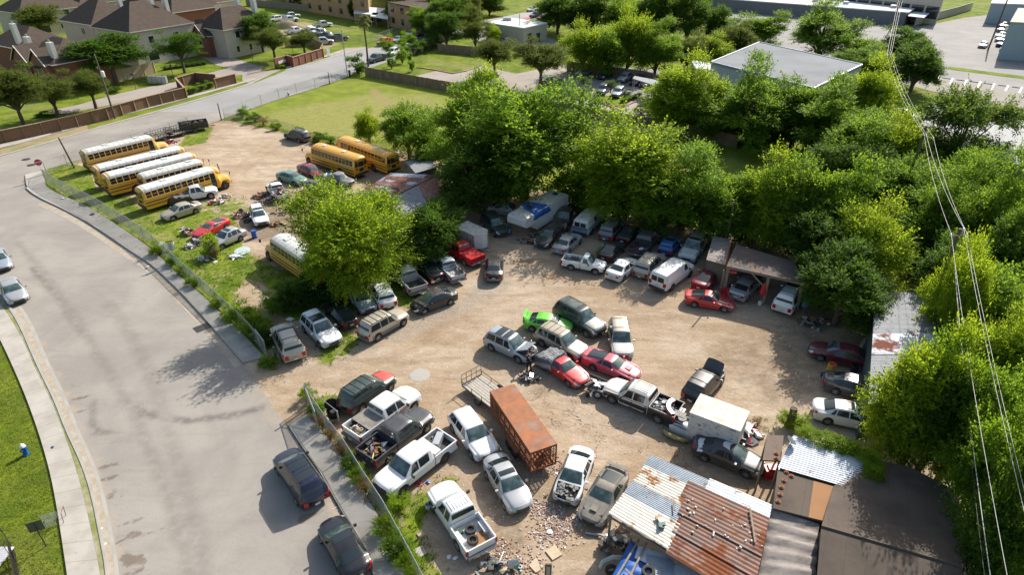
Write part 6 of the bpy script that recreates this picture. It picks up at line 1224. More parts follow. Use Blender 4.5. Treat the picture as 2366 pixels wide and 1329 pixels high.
def slab(label,corners,z,mt,name='shed',cat='shed',wall='shed_wall',thick=.10,wavy=0,walls=True,zs=None):
    P_=[G(x,y,(zs[i] if zs else z)) for i,(x,y) in enumerate(corners)]; c=ctr(P_); t=thing(name,label,cat,(c.x,c.y,0)); P_=[p-t.location for p in P_]
    if wavy and len(P_)==4:
        me=corr(P_[0],P_[1],P_[2],P_[3],.95,wavy); o=ob('roof',me,mt,t); md=o.modifiers.new('t','SOLIDIFY'); md.thickness=.05
    else:
        n_=len(P_); m=MB(); vs=[p for p in P_]+[p-Vector((0,0,thick)) for p in P_]; f=tuple(range(n_)); 
        if sum(P_[i].x*P_[(i+1)%n_].y-P_[(i+1)%n_].x*P_[i].y for i in range(n_))<0: f=f[::-1]
        m.add(vs,[f,tuple(x+n_ for x in f[::-1])]+[(f[i],f[(i+1)%n_],f[(i+1)%n_]+n_,f[i]+n_)[::-1] for i in range(n_)]); ob('roof',m,mt,t)
    if walls:
        cc=ctr(P_); q=[cc+(p-cc)*.95 for p in P_]; m=MB(); zz=min(p.z for p in P_)-thick-.03; m.prism([(p.x,p.y) for p in q],0,zz); ob('wall',m,wall,t)
    return t
slab('lean-to with rippled grey felt roofing between rusty sheets and tar roof',[(1783,1173),(1893,1210),(1880,1392),(1742,1385)],2.75,'old_felt',wavy=.10)
slab('little shed with a brown shingle roof and rusty discs on it',[(1772,1006),(1811,1007),(1804.5,1066),(1762,1064)],2.9,'shingle_brown',wall='wood_grey',walls=False)
tt=bpy.data.objects['shed.001'] if 'shed.001' in bpy.data.objects else None
if tt:
    for x,y in ((1765,1062),(1802,1064),(1774,1010),(1808,1012)): p=G(x,y,2.8)-tt.location; ob('post',MB().box((p.x,p.y,1.4),(.1,.1,2.8)),'wood_grey',tt)
slab('low workshop with a tan and orange-brown felt roof',[(1797,1086),(1931,1125),(1922,1210),(1786,1175)],3.0,'tar_brown')
z0=3.02; m=MB().prism([tuple(G(x,y,z0)[:2]) for x,y in ((1880,1112),(1930,1126),(1922,1209),(1868,1196))],3.003,3.02); tag(ob('felt_patch',m,'tar_orange'),'bright orange-brown felt sheet on the workshop roof','roofing felt')
# big tar roof with a ridge
RA,RB=G(1898,1217,3.7),G(2222,1311,3.7)
up=[(1925,1125),(2012,1062),(2100,1078),(2190,1125),(2222,1240)]
t=thing('tar_roof_workshop','large workshop with a seamed dark tar roof beside the trees','workshop',(*((RA+RB)/2).xy,0)); o0=t.location
m=MB(); vs=[RA-o0]+[G(x,y,3.1)-o0 for x,y in up[:5]]+[RB-o0]; m.add(vs,[tuple(range(len(vs)))[::-1]]); vs2=[RA-o0,RB-o0,G(2250,1420,3.0)-o0,G(1880,1420,3.0)-o0]; m.add(vs2,[(0,1,2,3)[::-1]]); o=ob('roof',m,'tar_brown',t); o.modifiers.new('t','SOLIDIFY').thickness=.08
m=MB(); q=[G(x,y,3.0)-o0 for x,y in ((1935,1130),(2015,1070),(2095,1085),(2180,1128),(2212,1240),(2235,1400),(1890,1400),(1895,1230))]; m.prism([(p.x,p.y) for p in q],0,2.9); ob('wall',m,'shed_wall',t)
m=MB(); m.tube([RA-o0+Vector((0,0,.02)),RB-o0+Vector((0,0,.02))],.07,5); ob('ridge_cap',m,'tar_brown',t)
tag(ob('roof_patch',MB().prism([tuple(G(x,y,3.5)[:2]) for x,y in ((2084,1268),(2100,1272),(2133,1310),(2098,1300))],3.52,3.56),'concrete'),'pale board patch on the ridge of the tar roof','roof patch')
stick('yellow plywood strip along the right edge of the tar roof',[(2197,1140),(2228,1262)],3.02,.55,'wood_pale')
slab('shed with a bright white corrugated roof overgrown with a flowering vine',[(1833,1006),(2013,1059),(2000,1139.5),(1797,1081)],3.05,'tin_bright',walls=True,thick=.05)
q=[G(x,y,3.1) for x,y in ((1833,1006),(2013,1059),(2000,1139.5),(1797,1081))]; tt=[o for o in bpy.data.objects if o.get('label','').startswith('shed with a bright white')][0]
for o in list(tt.children):
    if o.name.startswith('roof'): o.data=corr(*[p-tt.location for p in q],pitch=.19,amp=.03); o.data.materials.append(M('tin_bright'))
def disc(x,y,z):
    m=MB(); m.lathe([(.001,0),(.15,0),(.15,.03),(.09,.035),(.085,.09),(.04,.09),(.035,.05),(.001,.05)],n=16); return ob('brake_disc',m,'rust',loc=G(x,y,z),smooth=True)
for i,(x,y) in enumerate(((1794,1049),(1794,1060))): o=disc(x,y,2.92); o['label']=('upper' if i==0 else 'lower')+' rusty brake disc on the little shingle roof'; o['category']='brake disc'; o['group']='rusty discs on the roofs'
for i,(x,y) in enumerate(((1817,1092),(1829,1101),(1812,1112),(1806,1127),(1803,1144),(1798,1160))): o=disc(x,y,3.02); o['label']=('topmost','second','third','fourth','fifth','lowest')[i]+' rusty brake disc down the edge of the tan felt roof'; o['category']='brake disc'; o['group']='rusty discs on the roofs'
t=thing('satellite_dish','pale satellite dish on the white corrugated roof','satellite dish',G(1826,1030,3.1)); m=MB(); m.lathe([(.001,.0),(.2,.02),(.34,.08),(.34,.09),(.2,.03),(.001,.01)],axis='X',n=18); o=ob('dish',m,'white_paint',t,(-.05,0,.35),(0,-.4,.5),True); ob('mast',MB().tube([(0,0,0),(0,0,.35)],.03,6),'galv',t)
# blue tarpaulin shelter at the bottom edge
TZ=1.9; t=thing('tarp_shelter','low shelter by the patchwork shed, roofed with a wrinkled blue tarpaulin','shelter',G(1520,1320,0)); o0=t.location
tq=[G(x,y,TZ)-o0 for x,y in ((1459,1243),(1620,1330),(1600,1420),(1400,1352))]; o=tarp('tarpaulin','',tq[0],tq[1],tq[2],tq[3],'tarp_blue',.09,40,26,.25,parent=t)
for p in tq: ob('post',MB().box((p.x,p.y,.9),(.1,.1,1.8)),'wood_grey',t)
def sheet_on(label,cs,z,mt,pitch=.12,amp=.015):
    q=[G(x,y,z) for x,y in cs]; c=ctr(q); tag(ob('roofing_sheet',corr(*[p-c for p in q],pitch,amp),mt,loc=c),label,'roofing sheet')
sheet_on('white ribbed sheet lying on the blue tarpaulin',[(1475,1262),(1552,1286),(1546,1325),(1466,1290)],2.02,'tin_bright'); sheet_on('blue-grey ribbed sheet lying on the blue tarpaulin',[(1494,1281),(1556,1296),(1556,1340),(1494,1325)],2.08,'tin_blue'); sheet_on('white ribbed sheet at the very bottom edge beside the grey slabs',[(1556,1300),(1640,1335),(1620,1400),(1552,1360)],2.0,'tin_bright')
stick('pale timber across the left of the blue tarpaulin',[(1477,1247),(1426,1333)],2.08,.1); stick('second pale timber on the blue tarpaulin',[(1495,1255),(1458,1328)],2.12,.1); stick('short pale timber near the tyre on the tarpaulin',[(1445,1316),(1475,1345)],2.14,.12)
slab('narrow strip of grey roof slabs between tarpaulin and patchwork shed',[(1475,1236),(1522,1256),(1700,1345),(1640,1345)],2.3,'old_felt',walls=False)
m=MB(); m.lathe([(.2,-.09),(.34,-.1),(.36,0),(.34,.1),(.2,.09),(.2,-.09)],n=24); tag(ob('tyre',m,'rubber',loc=G(1498,1322,2.2),smooth=True),'worn tyre on the blue tarpaulin at the bottom edge','tyre')
# long metal shed on the right
LS=[(2023,676),(2153,676),(2185,930),(2006,935)]
t,Pc=shed_base('long_shed','long metal shed whose roof turns from pale grey to rust to streaked white','shed',LS,3.4)
for mt,v0,v1,l in (('tin_grey',0,.44,.0),('tin_patchy',.43,.62,.02),('tin_grey',.60,1.0,.0)): quadroof(t,LS,3.4,mt,0,1,v0,v1,l)
cc=ctr(Pc); m=MB(); m.prism([tuple((cc+(p-cc)*.97)[:2]) for p in Pc],0,3.33); ob('wall',m,'teal_wall',t)
stick('yellow board leaning high at the corner of the long shed',[(1983,765),(2004,774)],1.2,.6,'wood_pale'); stick('brown timber leaning by the long shed wall',[(1985,808),(2006,772)],1.0,.25,'wood_pale')
# carport with two bays
CP=[(1700,566),(1835,606),(1862,656),(1678.5,616)]
t,Pc=shed_base('carport','two-bay open carport with a dull tar roof and rusty edge','carport',CP,3.05)
zt=3.05; m=MB(); m.prism([(p.x,p.y) for p in Pc],3.0,3.10); ob('roof',m,mat('carport_roof',(.08,.072,.066),.9,c2=(.15,.09,.06),scale=.6,amt=.9),t)
for p,q in ((Pc[3],Pc[2]),): m=MB(); m.tube([p-Vector((0,0,.08)),q-Vector((0,0,.08))],.09,4); ob('beam',m,'wood_grey',t)
f=Pc[3]; g_=Pc[2]
for k in (0.03,.55,.97): p=f.lerp(g_,k); ob('post',MB().box((p.x,p.y+.05,1.5),(.22,.22,3.0)),'wood_grey',t)
p=f.lerp(g_,.55); q=f.lerp(g_,.33); m=MB(); m.tube([(p.x,p.y,1.7),(q.x,q.y,2.95)],.08,4); ob('brace',m,'wood_grey',t)
m=MB(); a,b=Pc[0],Pc[1]; m.box(((a+b)/2).xy.to_tuple()+(1.5,) ,((b-a).length,.1,3.0),math.atan2((b-a).y,(b-a).x)); ob('back_wall',m,'shed_wall',t)
slab('small dark lean-to at the left of the carport',[(1648,545),(1692,553),(1676,612),(1632,600)],2.4,'old_felt',walls=True,thick=.06)
a=G(1655,612); tag(ob('leaning_board',MB().box((0,0,.95),(1.0,.06,1.9)),'white_paint',loc=a+Vector((.0,-.3,0)),rot=(rad(-12),0,rad(-15))),'white door panel leaning against the dark lean-to','door panel')
# central shed under the big tree
t=thing('tin_roof_shed','sprawling shed with rust-striped tin roof behind the bright green tree','shed',G(930,450,0)); o0=t.location
E1,E2=G(902,400,2.9),G(834,442,2.9); R1,R2=G(1012,404,3.5),G(892,463,3.5); E3,E4=G(1016,458,2.9),G(935,502,2.9)
ob('roof_sheet',corr(*[p-o0 for p in (R1,E1,E2,R2)],.25,.03),'tin_patchy',t); ob('roof_sheet',corr(*[p-o0 for p in (R1,E3,E4,R2)],.25,.02),'tin_grey',t)
n=N('tin_rust_stripe'); v=n.obj(); n.base(n.mix(n.ramp(n.noise(2,v,6,.7),.4,.65),(.22,.075,.045),(.32,.16,.11))); n.set(Roughness=.7); MATS['tin_rust_stripe']=n.m
for v0,v1 in ((.16,.32),(.45,.62),(.80,.88)):
    f=lambda u,v:(R1*(1-u)+E1*u)*(1-v)+(R2*(1-u)+E2*u)*v-o0; ob('rusty_sheet',corr(f(.02,v0),f(1,v0),f(.9,v1),f(0.0,v1),.25,.03,lift=.03),'tin_rust_stripe',t)
f=lambda u,v:(R1*(1-u)+E3*u)*(1-v)+(R2*(1-u)+E4*u)*v-o0; ob('rusty_sheet',corr(f(.02,.0),f(1,.0),f(1,.35),f(0.0,.4),.25,.03,lift=.03),'tin_rust_stripe',t)
m=MB(); m.tube([R1-o0,R2-o0],.07,5); ob('ridge_cap',m,'dark',t)
m=MB(); m.prism([tuple((p-o0)[:2]) for p in (G(905,412,2.9),G(845,445,2.9),G(925,492,2.9),G(1000,458,2.9),G(1000,400,2.9))],0,2.7); ob('wall',m,'shed_wall',t)
slab('grey flat-roofed shed at the back corner of the rusty tin shed',[(937,372),(985,358),(1010,385),(960,400)],2.8,'tin_grey',wall='shed_wall')
# ---- houses
mat('roof_brown',(.098,.075,.06),.95,c2=(.065,.05,.042),scale=1.2,bump=.2,spec=.1); mat('roof_dark',(.045,.038,.035),.95,c2=(.04,.035,.032),scale=1.2,bump=.2); mat('siding',(.53,.47,.39),.8,c2=(.46,.40,.33),scale=.5); mat('brick_tan',(.38,.25,.14),.9,c2=(.26,.16,.09),scale=1.5); mat('white_trim',(.68,.66,.62),.6); mat('garage',(.50,.43,.34),.7); mat('gable_brick',(.27,.115,.075),.9,c2=(.18,.08,.055),scale=2)
def house(label,base,rz,W,D,H,rh,wall='siding',roof='hip',gables=0,wins=(),chim=(),roofmt='roof_brown',porch=True,garage=None,loc=None):
    """W along local x (front faces local -y), D deep, eaves at H, ridge at H+rh"""
    b=loc or G(*base); t=thing('house',label,'house',b,rz); ob('wall',MB().box((0,0,H/2),(W,D,H)),wall,t)
    e=.5; x,y=W/2+e,D/2+e; z=H-.05
    m=MB()
    if roof=='hip':
        k=min(x,y)*.85
        if x>=y: a,b2=(-x+k,0,H+rh),(x-k,0,H+rh)
        else: a,b2=(0,-y+k,H+rh),(0,y-k,H+rh)
        c=[(-x,-y,z),(x,-y,z),(x,y,z),(-x,y,z)]
        if x>=y: m.add(c+[a,b2],[(0,1,5,4),(1,2,5),(2,3,4,5),(3,0,4),(3,2,1,0)])
        else: m.add(c+[a,b2],[(0,1,4),(1,2,5,4),(2,3,5),(3,0,4,5),(3,2,1,0)])
    else:
        c=[(-x,-y,z),(x,-y,z),(x,y,z),(-x,y,z),(-x,0,H+rh),(x,0,H+rh)]; m.add(c,[(0,1,5,4),(2,3,4,5),(3,2,1,0)]); m.add([(-W/2,-D/2,H),(-W/2,D/2,H),(-W/2,0,H+rh*.93)],[(0,2,1)]); m.add([(W/2,-D/2,H),(W/2,D/2,H),(W/2,0,H+rh*.93)],[(0,1,2)])
    ob('roof',m,roofmt,t); m=MB()
    for a,b2,c2,d2 in ((0,-y,2*x,.06),(0,y,2*x,.06)): m.box((a,b2,z-.06),(c2,d2,.16))
    for a in (-x,x): m.box((a,0,z-.06),(.06,2*y,.16))
    ob('fascia',m,'white_trim',t)
    for i,(gx,gw,gh) in enumerate(gables or ()):
        m=MB(); y0=-D/2-.9; m.add([(gx-gw/2,y0,0),(gx+gw/2,y0,0),(gx+gw/2,y0,H-.1),(gx,y0,H+gh-.15),(gx-gw/2,y0,H-.1),(gx-gw/2,0,0),(gx+gw/2,0,0),(gx+gw/2,0,H-.1),(gx-gw/2,0,H-.1),(gx,0,H+gh-.15)],[(0,1,2,3,4),(0,4,8,5),(1,6,7,2),(4,3,9,8),(3,2,7,9)]); ob('gable',m,'gable_brick' if wall!='siding' else wall,t)
        m=MB(); q=gw/2+.35; m.add([(gx-q,y0-.35,H-.25),(gx,y0-.35,H+gh),(gx+q,y0-.35,H-.25),(gx-q,.5,H-.25),(gx,1.5,H+gh),(gx+q,.5,H-.25)],[(0,1,4,3),(1,2,5,4)]); o=ob('gable_roof',m,roofmt,t); o.modifiers.new('t','SOLIDIFY').thickness=.1
        m=MB(); m.tube([(gx-q,y0-.37,H-.3),(gx,y0-.37,H+gh-.04),(gx+q,y0-.37,H-.3)],.09,4); ob('bargeboard',m,'white_trim',t)
        wf=ob('window',MB().box((gx,y0-.02,H-1.7),(1.9,.08,1.7)),'white_trim',t); ob('pane',MB().box((gx,y0-.065,H-1.7),(1.6,.02,1.4)),'glass',wf); m=MB(); m.prism([(gx-1.3,y0-.9),(gx+1.3,y0-.9),(gx+1.3,y0),(gx-1.3,y0)],H-.75,H-.6); ob('window_hood',m,'roof_dark',t)
    for (sx,wx,wz,ww,wh) in wins:   # side: 0 front,1 right,2 back,3 left
        if sx in (0,2): s=-1 if sx==0 else 1; wf=ob('window',MB().box((wx,s*(D/2+.02),wz),(ww+.25,.08,wh+.25)),'white_trim',t); ob('pane',MB().box((wx,s*(D/2+.065),wz),(ww,.02,wh)),'glass',wf); ob('mullion',MB().box((wx,s*(D/2+.08),wz),(.08,.02,wh)),'white_trim',wf)
        else: s=1 if sx==1 else -1; wf=ob('window',MB().box((s*(W/2+.02),wx,wz),(.08,ww+.25,wh+.25)),'white_trim',t); ob('pane',MB().box((s*(W/2+.065),wx,wz),(.02,ww,wh)),'glass',wf)
    for cx,cy,cz in chim: m=MB(); m.box((cx,cy,cz/2),(1.3,.8,cz)); c_=ob('chimney',m,'white_trim',t); ob('chimney_cap',MB().tube([(cx,cy,cz),(cx,cy,cz+.5)],.15,8),'galv',c_)
    if porch=='skirt':
        m=MB(); zz=H*.5; m.add([(-W/2-1.4,-D/2-1.5,zz-.7),(W/2+.3,-D/2-1.5,zz-.7),(W/2+.3,-D/2,zz+.3),(-W/2-1.4,-D/2,zz+.3)],[(0,1,2,3)]); m.add([(-W/2-1.4,-D/2-1.5,zz-.7),(-W/2-1.4,-D/2,zz+.3),(-W/2,D/2,zz+.3),(-W/2-1.4,D/2,zz-.7)],[(3,2,1,0)]); o=ob('porch_roof',m,'roof_dark',t); o.modifiers.new('t','SOLIDIFY').thickness=.12
    if garage: m=MB(); m.box((garage,-D/2-.04,1.25),(4.2,.08,2.4)); ob('garage_door',m,'garage',t)
    for q in range(3): m=MB(); px_,py_=R.uniform(-W*.2,W*.2),R.uniform(.5,1.5); m.tube([(px_,py_,H+rh*.4),(px_,py_,H+rh*.75+.5)],.08,6); ob('vent_pipe',m,'galv',t)
    return t
A_=rad(59); H90=rad(-31)
def h3(label,near,H,W,D,rh,**k):
    a=G(*near,H); u=Vector((math.cos(rad(149)),math.sin(rad(149)),0)); v=Vector((math.cos(rad(59)),math.sin(rad(59)),0)); c=a+u*(W/2)+v*(D/2); c.z=0; return house(label,None,rad(-31),W,D,H,rh,loc=c,**k)
WS=((1,-3.2,5.2,1.2,1.4),(1,3.0,5.4,1.4,1.1),(1,-3.6,1.8,2.4,1.8),(1,1.0,2.1,1,1.2),(0,2,5.4,1.2,1.4))
h3('red brick house with twin front gables and a white chimney, behind the precast wall',(122,148),5.6,13,11,3.4,wall='brick_red',gables=((-3.4,5.4,2.6),(3.0,5.4,2.6)),chim=((5.2,-4.2,9.2),(-4.6,-3.4,9.2)))
h3('pale two-storey house with a tall dark hip roof at the centre of the community',(300,73),7.4,14,15,5.0,wins=WS,porch='skirt',chim=((-2,4.5,13.2),(2,5.5,13)))
h3('pale two-storey house with a dark hip roof behind the central one',(212,56),7.2,13,12,4.6,wins=WS,chim=((1,5,12),))
h3('brick house with two gables and a garage door, above the curved drive',(484,82),4.8,10,6,2.8,wall='brick_red',gables=((-2.6,3.8,2.2),(2.2,4.4,2.4)),garage=-.3)
h3('pale side house with a hip roof, joined to the brick house with the garage',(516,68),6.4,9,13,4.0,wins=((1,-3,4.9,1.1,1.4),(1,3.2,4.9,1.4,1.5),(1,-3.6,1.7,.8,1.3),(1,0,1.7,.8,1.3)),chim=((-1,3,11.5),(2.2,5,11.5)))
h3('pale house with a brown hip roof in the top left corner',(46,30),6.4,13,17,4.2,wins=WS)
h3('grey-brown roofed house at the left picture edge beyond the twin gables',(48,112),5.4,13,10,3.4,wall='brick_red',chim=((4.5,-4,10),))
h3('house with plain brown roof in the row behind the central one',(322,30),7,12,14,4.2,chim=((0,3,12),(3,4,12)))
h3('house with white chimney at the top of the community row',(398,28),6.6,12,13,4.0,wall='brick_red',chim=((1,3,11.2),))
h3('farthest brown roofed house touching the top picture edge',(470,8),6.4,12,13,4,wins=())
h3('house behind the top left corner house, only its roof in view',(185,10),6.6,12,14,4,wins=())
h3('house between brick garage house and the top picture edge',(440,18),6.4,9,9,3.6,wins=())
# garden apartments at the top centre
def block(name,label,cat,corners,h,wall,roof=None,z=0,**k):
    q=[G(x,y,h) for x,y in corners]; c=ctr(q); t=thing(name,label,cat,(c.x,c.y,0)); q=[p-Vector((c.x,c.y,0)) for p in q]; m=MB(); m.prism([(p.x,p.y) for p in q],0,h-.02); ob('wall',m,wall,t)
    cc=ctr(q); m=MB(); m.prism([tuple((cc+(p-cc)*1.015)[:2]) for p in q],h-.02,h+.25); ob('roof',m,roof or 'roof_brown',t); return t,q
def facade(t,a,b,rows,n,w_,hh,mt='glass',z0=1.2,dz=3.0):
    d=b-a; L=d.length; rz=math.atan2(d.y,d.x); nn=Vector((d.y,-d.x,0)).normalized()
    for r_ in range(rows):
        for k in range(n): p=a.lerp(b,(k+.5)/n)+nn*.03; wf=ob('window',MB().box((p.x,p.y,z0+r_*dz+hh/2),(w_,.08,hh),rz),'plastic' if mt=='glass' else mt,t); ob('pane',MB().box((p.x+nn.x*.045,p.y+nn.y*.045,z0+r_*dz+hh/2),(w_-.15,.02,hh-.15),rz),'glass',wf)
t,q=block('apartment_block','tan brick apartment block behind the grey fence at the top',('apartment building'),[(655,-30),(850,-2),(850,-60),(655,-70)],6.5,'brick_tan'); facade(t,Vector((q[0].x,q[0].y,0)),Vector((q[1].x,q[1].y,0)),2,8,1.6,1.6)
t,q=block('apartment_block','second tan brick apartment block right of the covered parking',('apartment building'),[(895,5),(1010,28),(1010,-50),(895,-60)],6.5,'brick_tan'); facade(t,Vector((q[0].x,q[0].y,0)),Vector((q[1].x,q[1].y,0)),2,5,1.6,1.6)
t,q=block('apartment_block','brick building behind the trees at the far street',('apartment building'),[(1020,-10),(1110,-2),(1110,-40),(1020,-50)],6,'brick_tan')
plank_fence('long grey plank fence in front of the apartment blocks',GP([(570,12),(640,18),(760,32),(865,45),(905,52)]),2.2,'wood_grey','wooden_fence')
for lab,cs in (('white roofed parking shelter left of the second apartment block',[(822,16),(892,20),(868,36),(818,30)]),('lower white roofed parking shelter by the apartment fence',[(862,30),(898,32),(896,44),(856,38)])):
    t,q=block('parking_shelter',lab,'parking shelter',cs,2.7,'plastic','white_trim'); [bpy.data.objects.remove(o) for o in list(t.children) if o.name.startswith('wall')]
    for p in q: ob('post',MB().box((p.x*.97,p.y*.97,1.35),(.15,.15,2.7)),'galv',t)
t,q=block('parking_shelter','grey parking shelter against the courtyard fence','parking shelter',[(1466,178),(1530,190),(1520,202),(1462,184)],2.6,'plastic','tin_grey'); [bpy.data.objects.remove(o) for o in list(t.children) if o.name.startswith('wall')]
for p in q: ob('post',MB().box((p.x*.97,p.y*.97,1.3),(.12,.12,2.6)),'galv',t)
# low white roofed building
n=N('ribbed_beige'); v=n.obj(); n.base((.44,.41,.33)); n.set(Roughness=.5); wv=n.add('TexWave',{'Vector':v,'Scale':2.2}); n.bump(wv.outputs['Fac'],.5,.03); MATS['ribbed_beige']=n.m
n=N('ribbed_blue'); v=n.obj(); n.base((.30,.37,.42)); n.set(Roughness=.5); wv=n.add('TexWave',{'Vector':v,'Scale':1.6}); n.bump(wv.outputs['Fac'],.5,.03); MATS['ribbed_blue']=n.m
n=N('ribbed_grey'); v=n.obj(); n.base((.15,.16,.17)); n.set(Roughness=.6); wv=n.add('TexWave',{'Vector':v,'Scale':1.0}); n.bump(wv.outputs['Fac'],.5,.03); MATS['ribbed_grey']=n.m
mat('roof_white',(.60,.60,.60),.85,spec=.1,c2=(.55,.54,.52),scale=.3); mat('roof_bluegrey',(.23,.24,.25),.9,c2=(.18,.19,.20),scale=.15,amt=1,spec=.1)
t,q=block('metal_workshop','low beige metal building with a flat white roof near the street','workshop',[(1123,53),(1210,66),(1264,54),(1180,42)],4.0,'ribbed_beige','roof_white'); 
d=q[2]-q[1]; rz=math.atan2(d.y,d.x)
for k,hh in ((.25,2.6),(.62,2.2)): p=q[1].lerp(q[2],k)+Vector((d.y,-d.x,0)).normalized()*.03; ob('door',MB().box((p.x,p.y,hh/2),(1.6,.08,hh),rz),'plastic',t)
p=q[0].lerp(q[3],.55); ob('roof_unit',MB().box((p.x+2,p.y-1,4.6),(2.2,1.6,.8)),'galv',t)
# large warehouse with blue wall
h=6.2; t,q=block('warehouse','large warehouse with a grey metal roof and pale blue ribbed walls','warehouse',[(1643,146),(1880,207),(1991,152),(1754,100)],h,'ribbed_blue','roof_bluegrey')
m=MB()
for a,b in ((0,1),(1,2),(2,3),(3,0)): m.tube([q[a]+Vector((0,0,.28)),q[b]+Vector((0,0,.28))],.14,4)
ob('roof_trim',m,mat('trim_blue',(.40,.46,.52),.5),t)
t,q=block('warehouse_annex','small white-roofed annex in front of the large warehouse','annex',[(1597,141),(1642,148),(1650,166),(1606,160)],4.4,'ribbed_blue','roof_white')
# long low building top right
t,q=block('long_warehouse','very long dark grey warehouse with a dirty white flat roof','warehouse',[(1600,-8),(2095,29),(2114,17),(1700,-20)],3.6,'ribbed_grey','roof_white')
for k in (.2,.42,.55,.7,.92): p=q[0].lerp(q[1],k)*.5+q[3].lerp(q[2],k)*.5; ob('roof_vent',MB().box((p.x,p.y,4.2),(1.4,1.2,.9)),'galv',t)
t,q=block('white_warehouse','pale warehouse with dark bay windows behind the long grey one','warehouse',[(1900,-30),(2180,-2),(2190,-30),(1900,-60)],7,'siding','roof_white'); a,b=Vector((q[0].x,q[0].y,0)),Vector((q[1].x,q[1].y,0)); facade(t,a,b,1,9,3.6,3.4,z0=1.5)
slab('flat pale awning at the end of the long grey warehouse',[(2104,24),(2150,28),(2135,40),(2098,36)],3.0,'roof_white',walls=False,name='awning',cat='awning')
t,q=block('grey_warehouse','tall grey warehouse cut by the right picture edge, packed cars at its foot','warehouse',[(2334,52),(2352,20),(2460,24),(2450,58)],8,'ribbed_blue','concrete')
t,q=block('far_warehouse','long blue-grey building beyond the empty car park','warehouse',[(2290,8),(2460,14),(2470,-8),(2300,-12)],5.5,'ribbed_blue','roof_white')
# pale metal roofs behind the right hand trees
t,q=block('metal_barn','wide barn with a white standing seam roof behind the fern-leaved tree','barn',[(2117,310),(2148,243),(2440,300),(2420,420)],5.0,'shed_wall','tin_bright')
o=[o for o in t.children if o.name.startswith('roof')][0]; c=ctr(q); o.data=corr(q[1]+Vector((0,0,.6)),q[0]+Vector((0,0,.2)),q[3]+Vector((0,0,.2)),q[2]+Vector((0,0,.6)),1.0,.06); o.data.materials.append(mat('barn_roof',(.40,.40,.40),.8,spec=.1))
# ================================================================ TREES AND PLANTS
def leafmat(name,top,trans,v=.35):
    n=N(name); gp=n.add('NewGeometry'); p=n.obj(); oi=n.add('ObjectInfo').outputs['Random']
    f=n.ramp(n.noise(.9,p,4,.6),.3,.7); k=n.attr('leafv')
    c=n.mix(f,top,tuple(a*b for a,b in zip(top,(.62,.72,.7)))); c=n.mix(n.math('MULTIPLY',k,.55),c,tuple(min(1,a*b) for a,b in zip(top,(1.6,1.5,1.1))))
    c=n.mix(n.math('MULTIPLY',oi,.3),c,tuple(a*b for a,b in zip(top,(.75,.8,1.2))))
    n.base(c); n.set(Roughness=.6,Specular_IOR_Level=.12)
    tr=n.add('BsdfTranslucent',{'Color':(*trans,1)}); mx=n.add('MixShader',{0:.45}); n.l.new(n.b.outputs[0],mx.inputs[1]); n.l.new(tr.outputs[0],mx.inputs[2]); n.l.new(mx.outputs[0],n.out.inputs['Surface']); MATS[name]=n.m
leafmat('leaf_lime',(.125,.20,.016),(.50,.64,.03)); leafmat('leaf_mid',(.082,.155,.018),(.32,.50,.03)); leafmat('leaf_dark',(.048,.10,.018),(.17,.30,.02)); leafmat('leaf_turf',(.20,.25,.04),(.36,.42,.06)); leafmat('leaf_oak',(.075,.095,.028),(.20,.26,.03)); leafmat('leaf_fern',(.055,.10,.02),(.18,.28,.03)); leafmat('leaf_palm',(.12,.15,.05),(.25,.3,.06)); leafmat('leaf_dry',(.22,.14,.05),(.3,.2,.06))
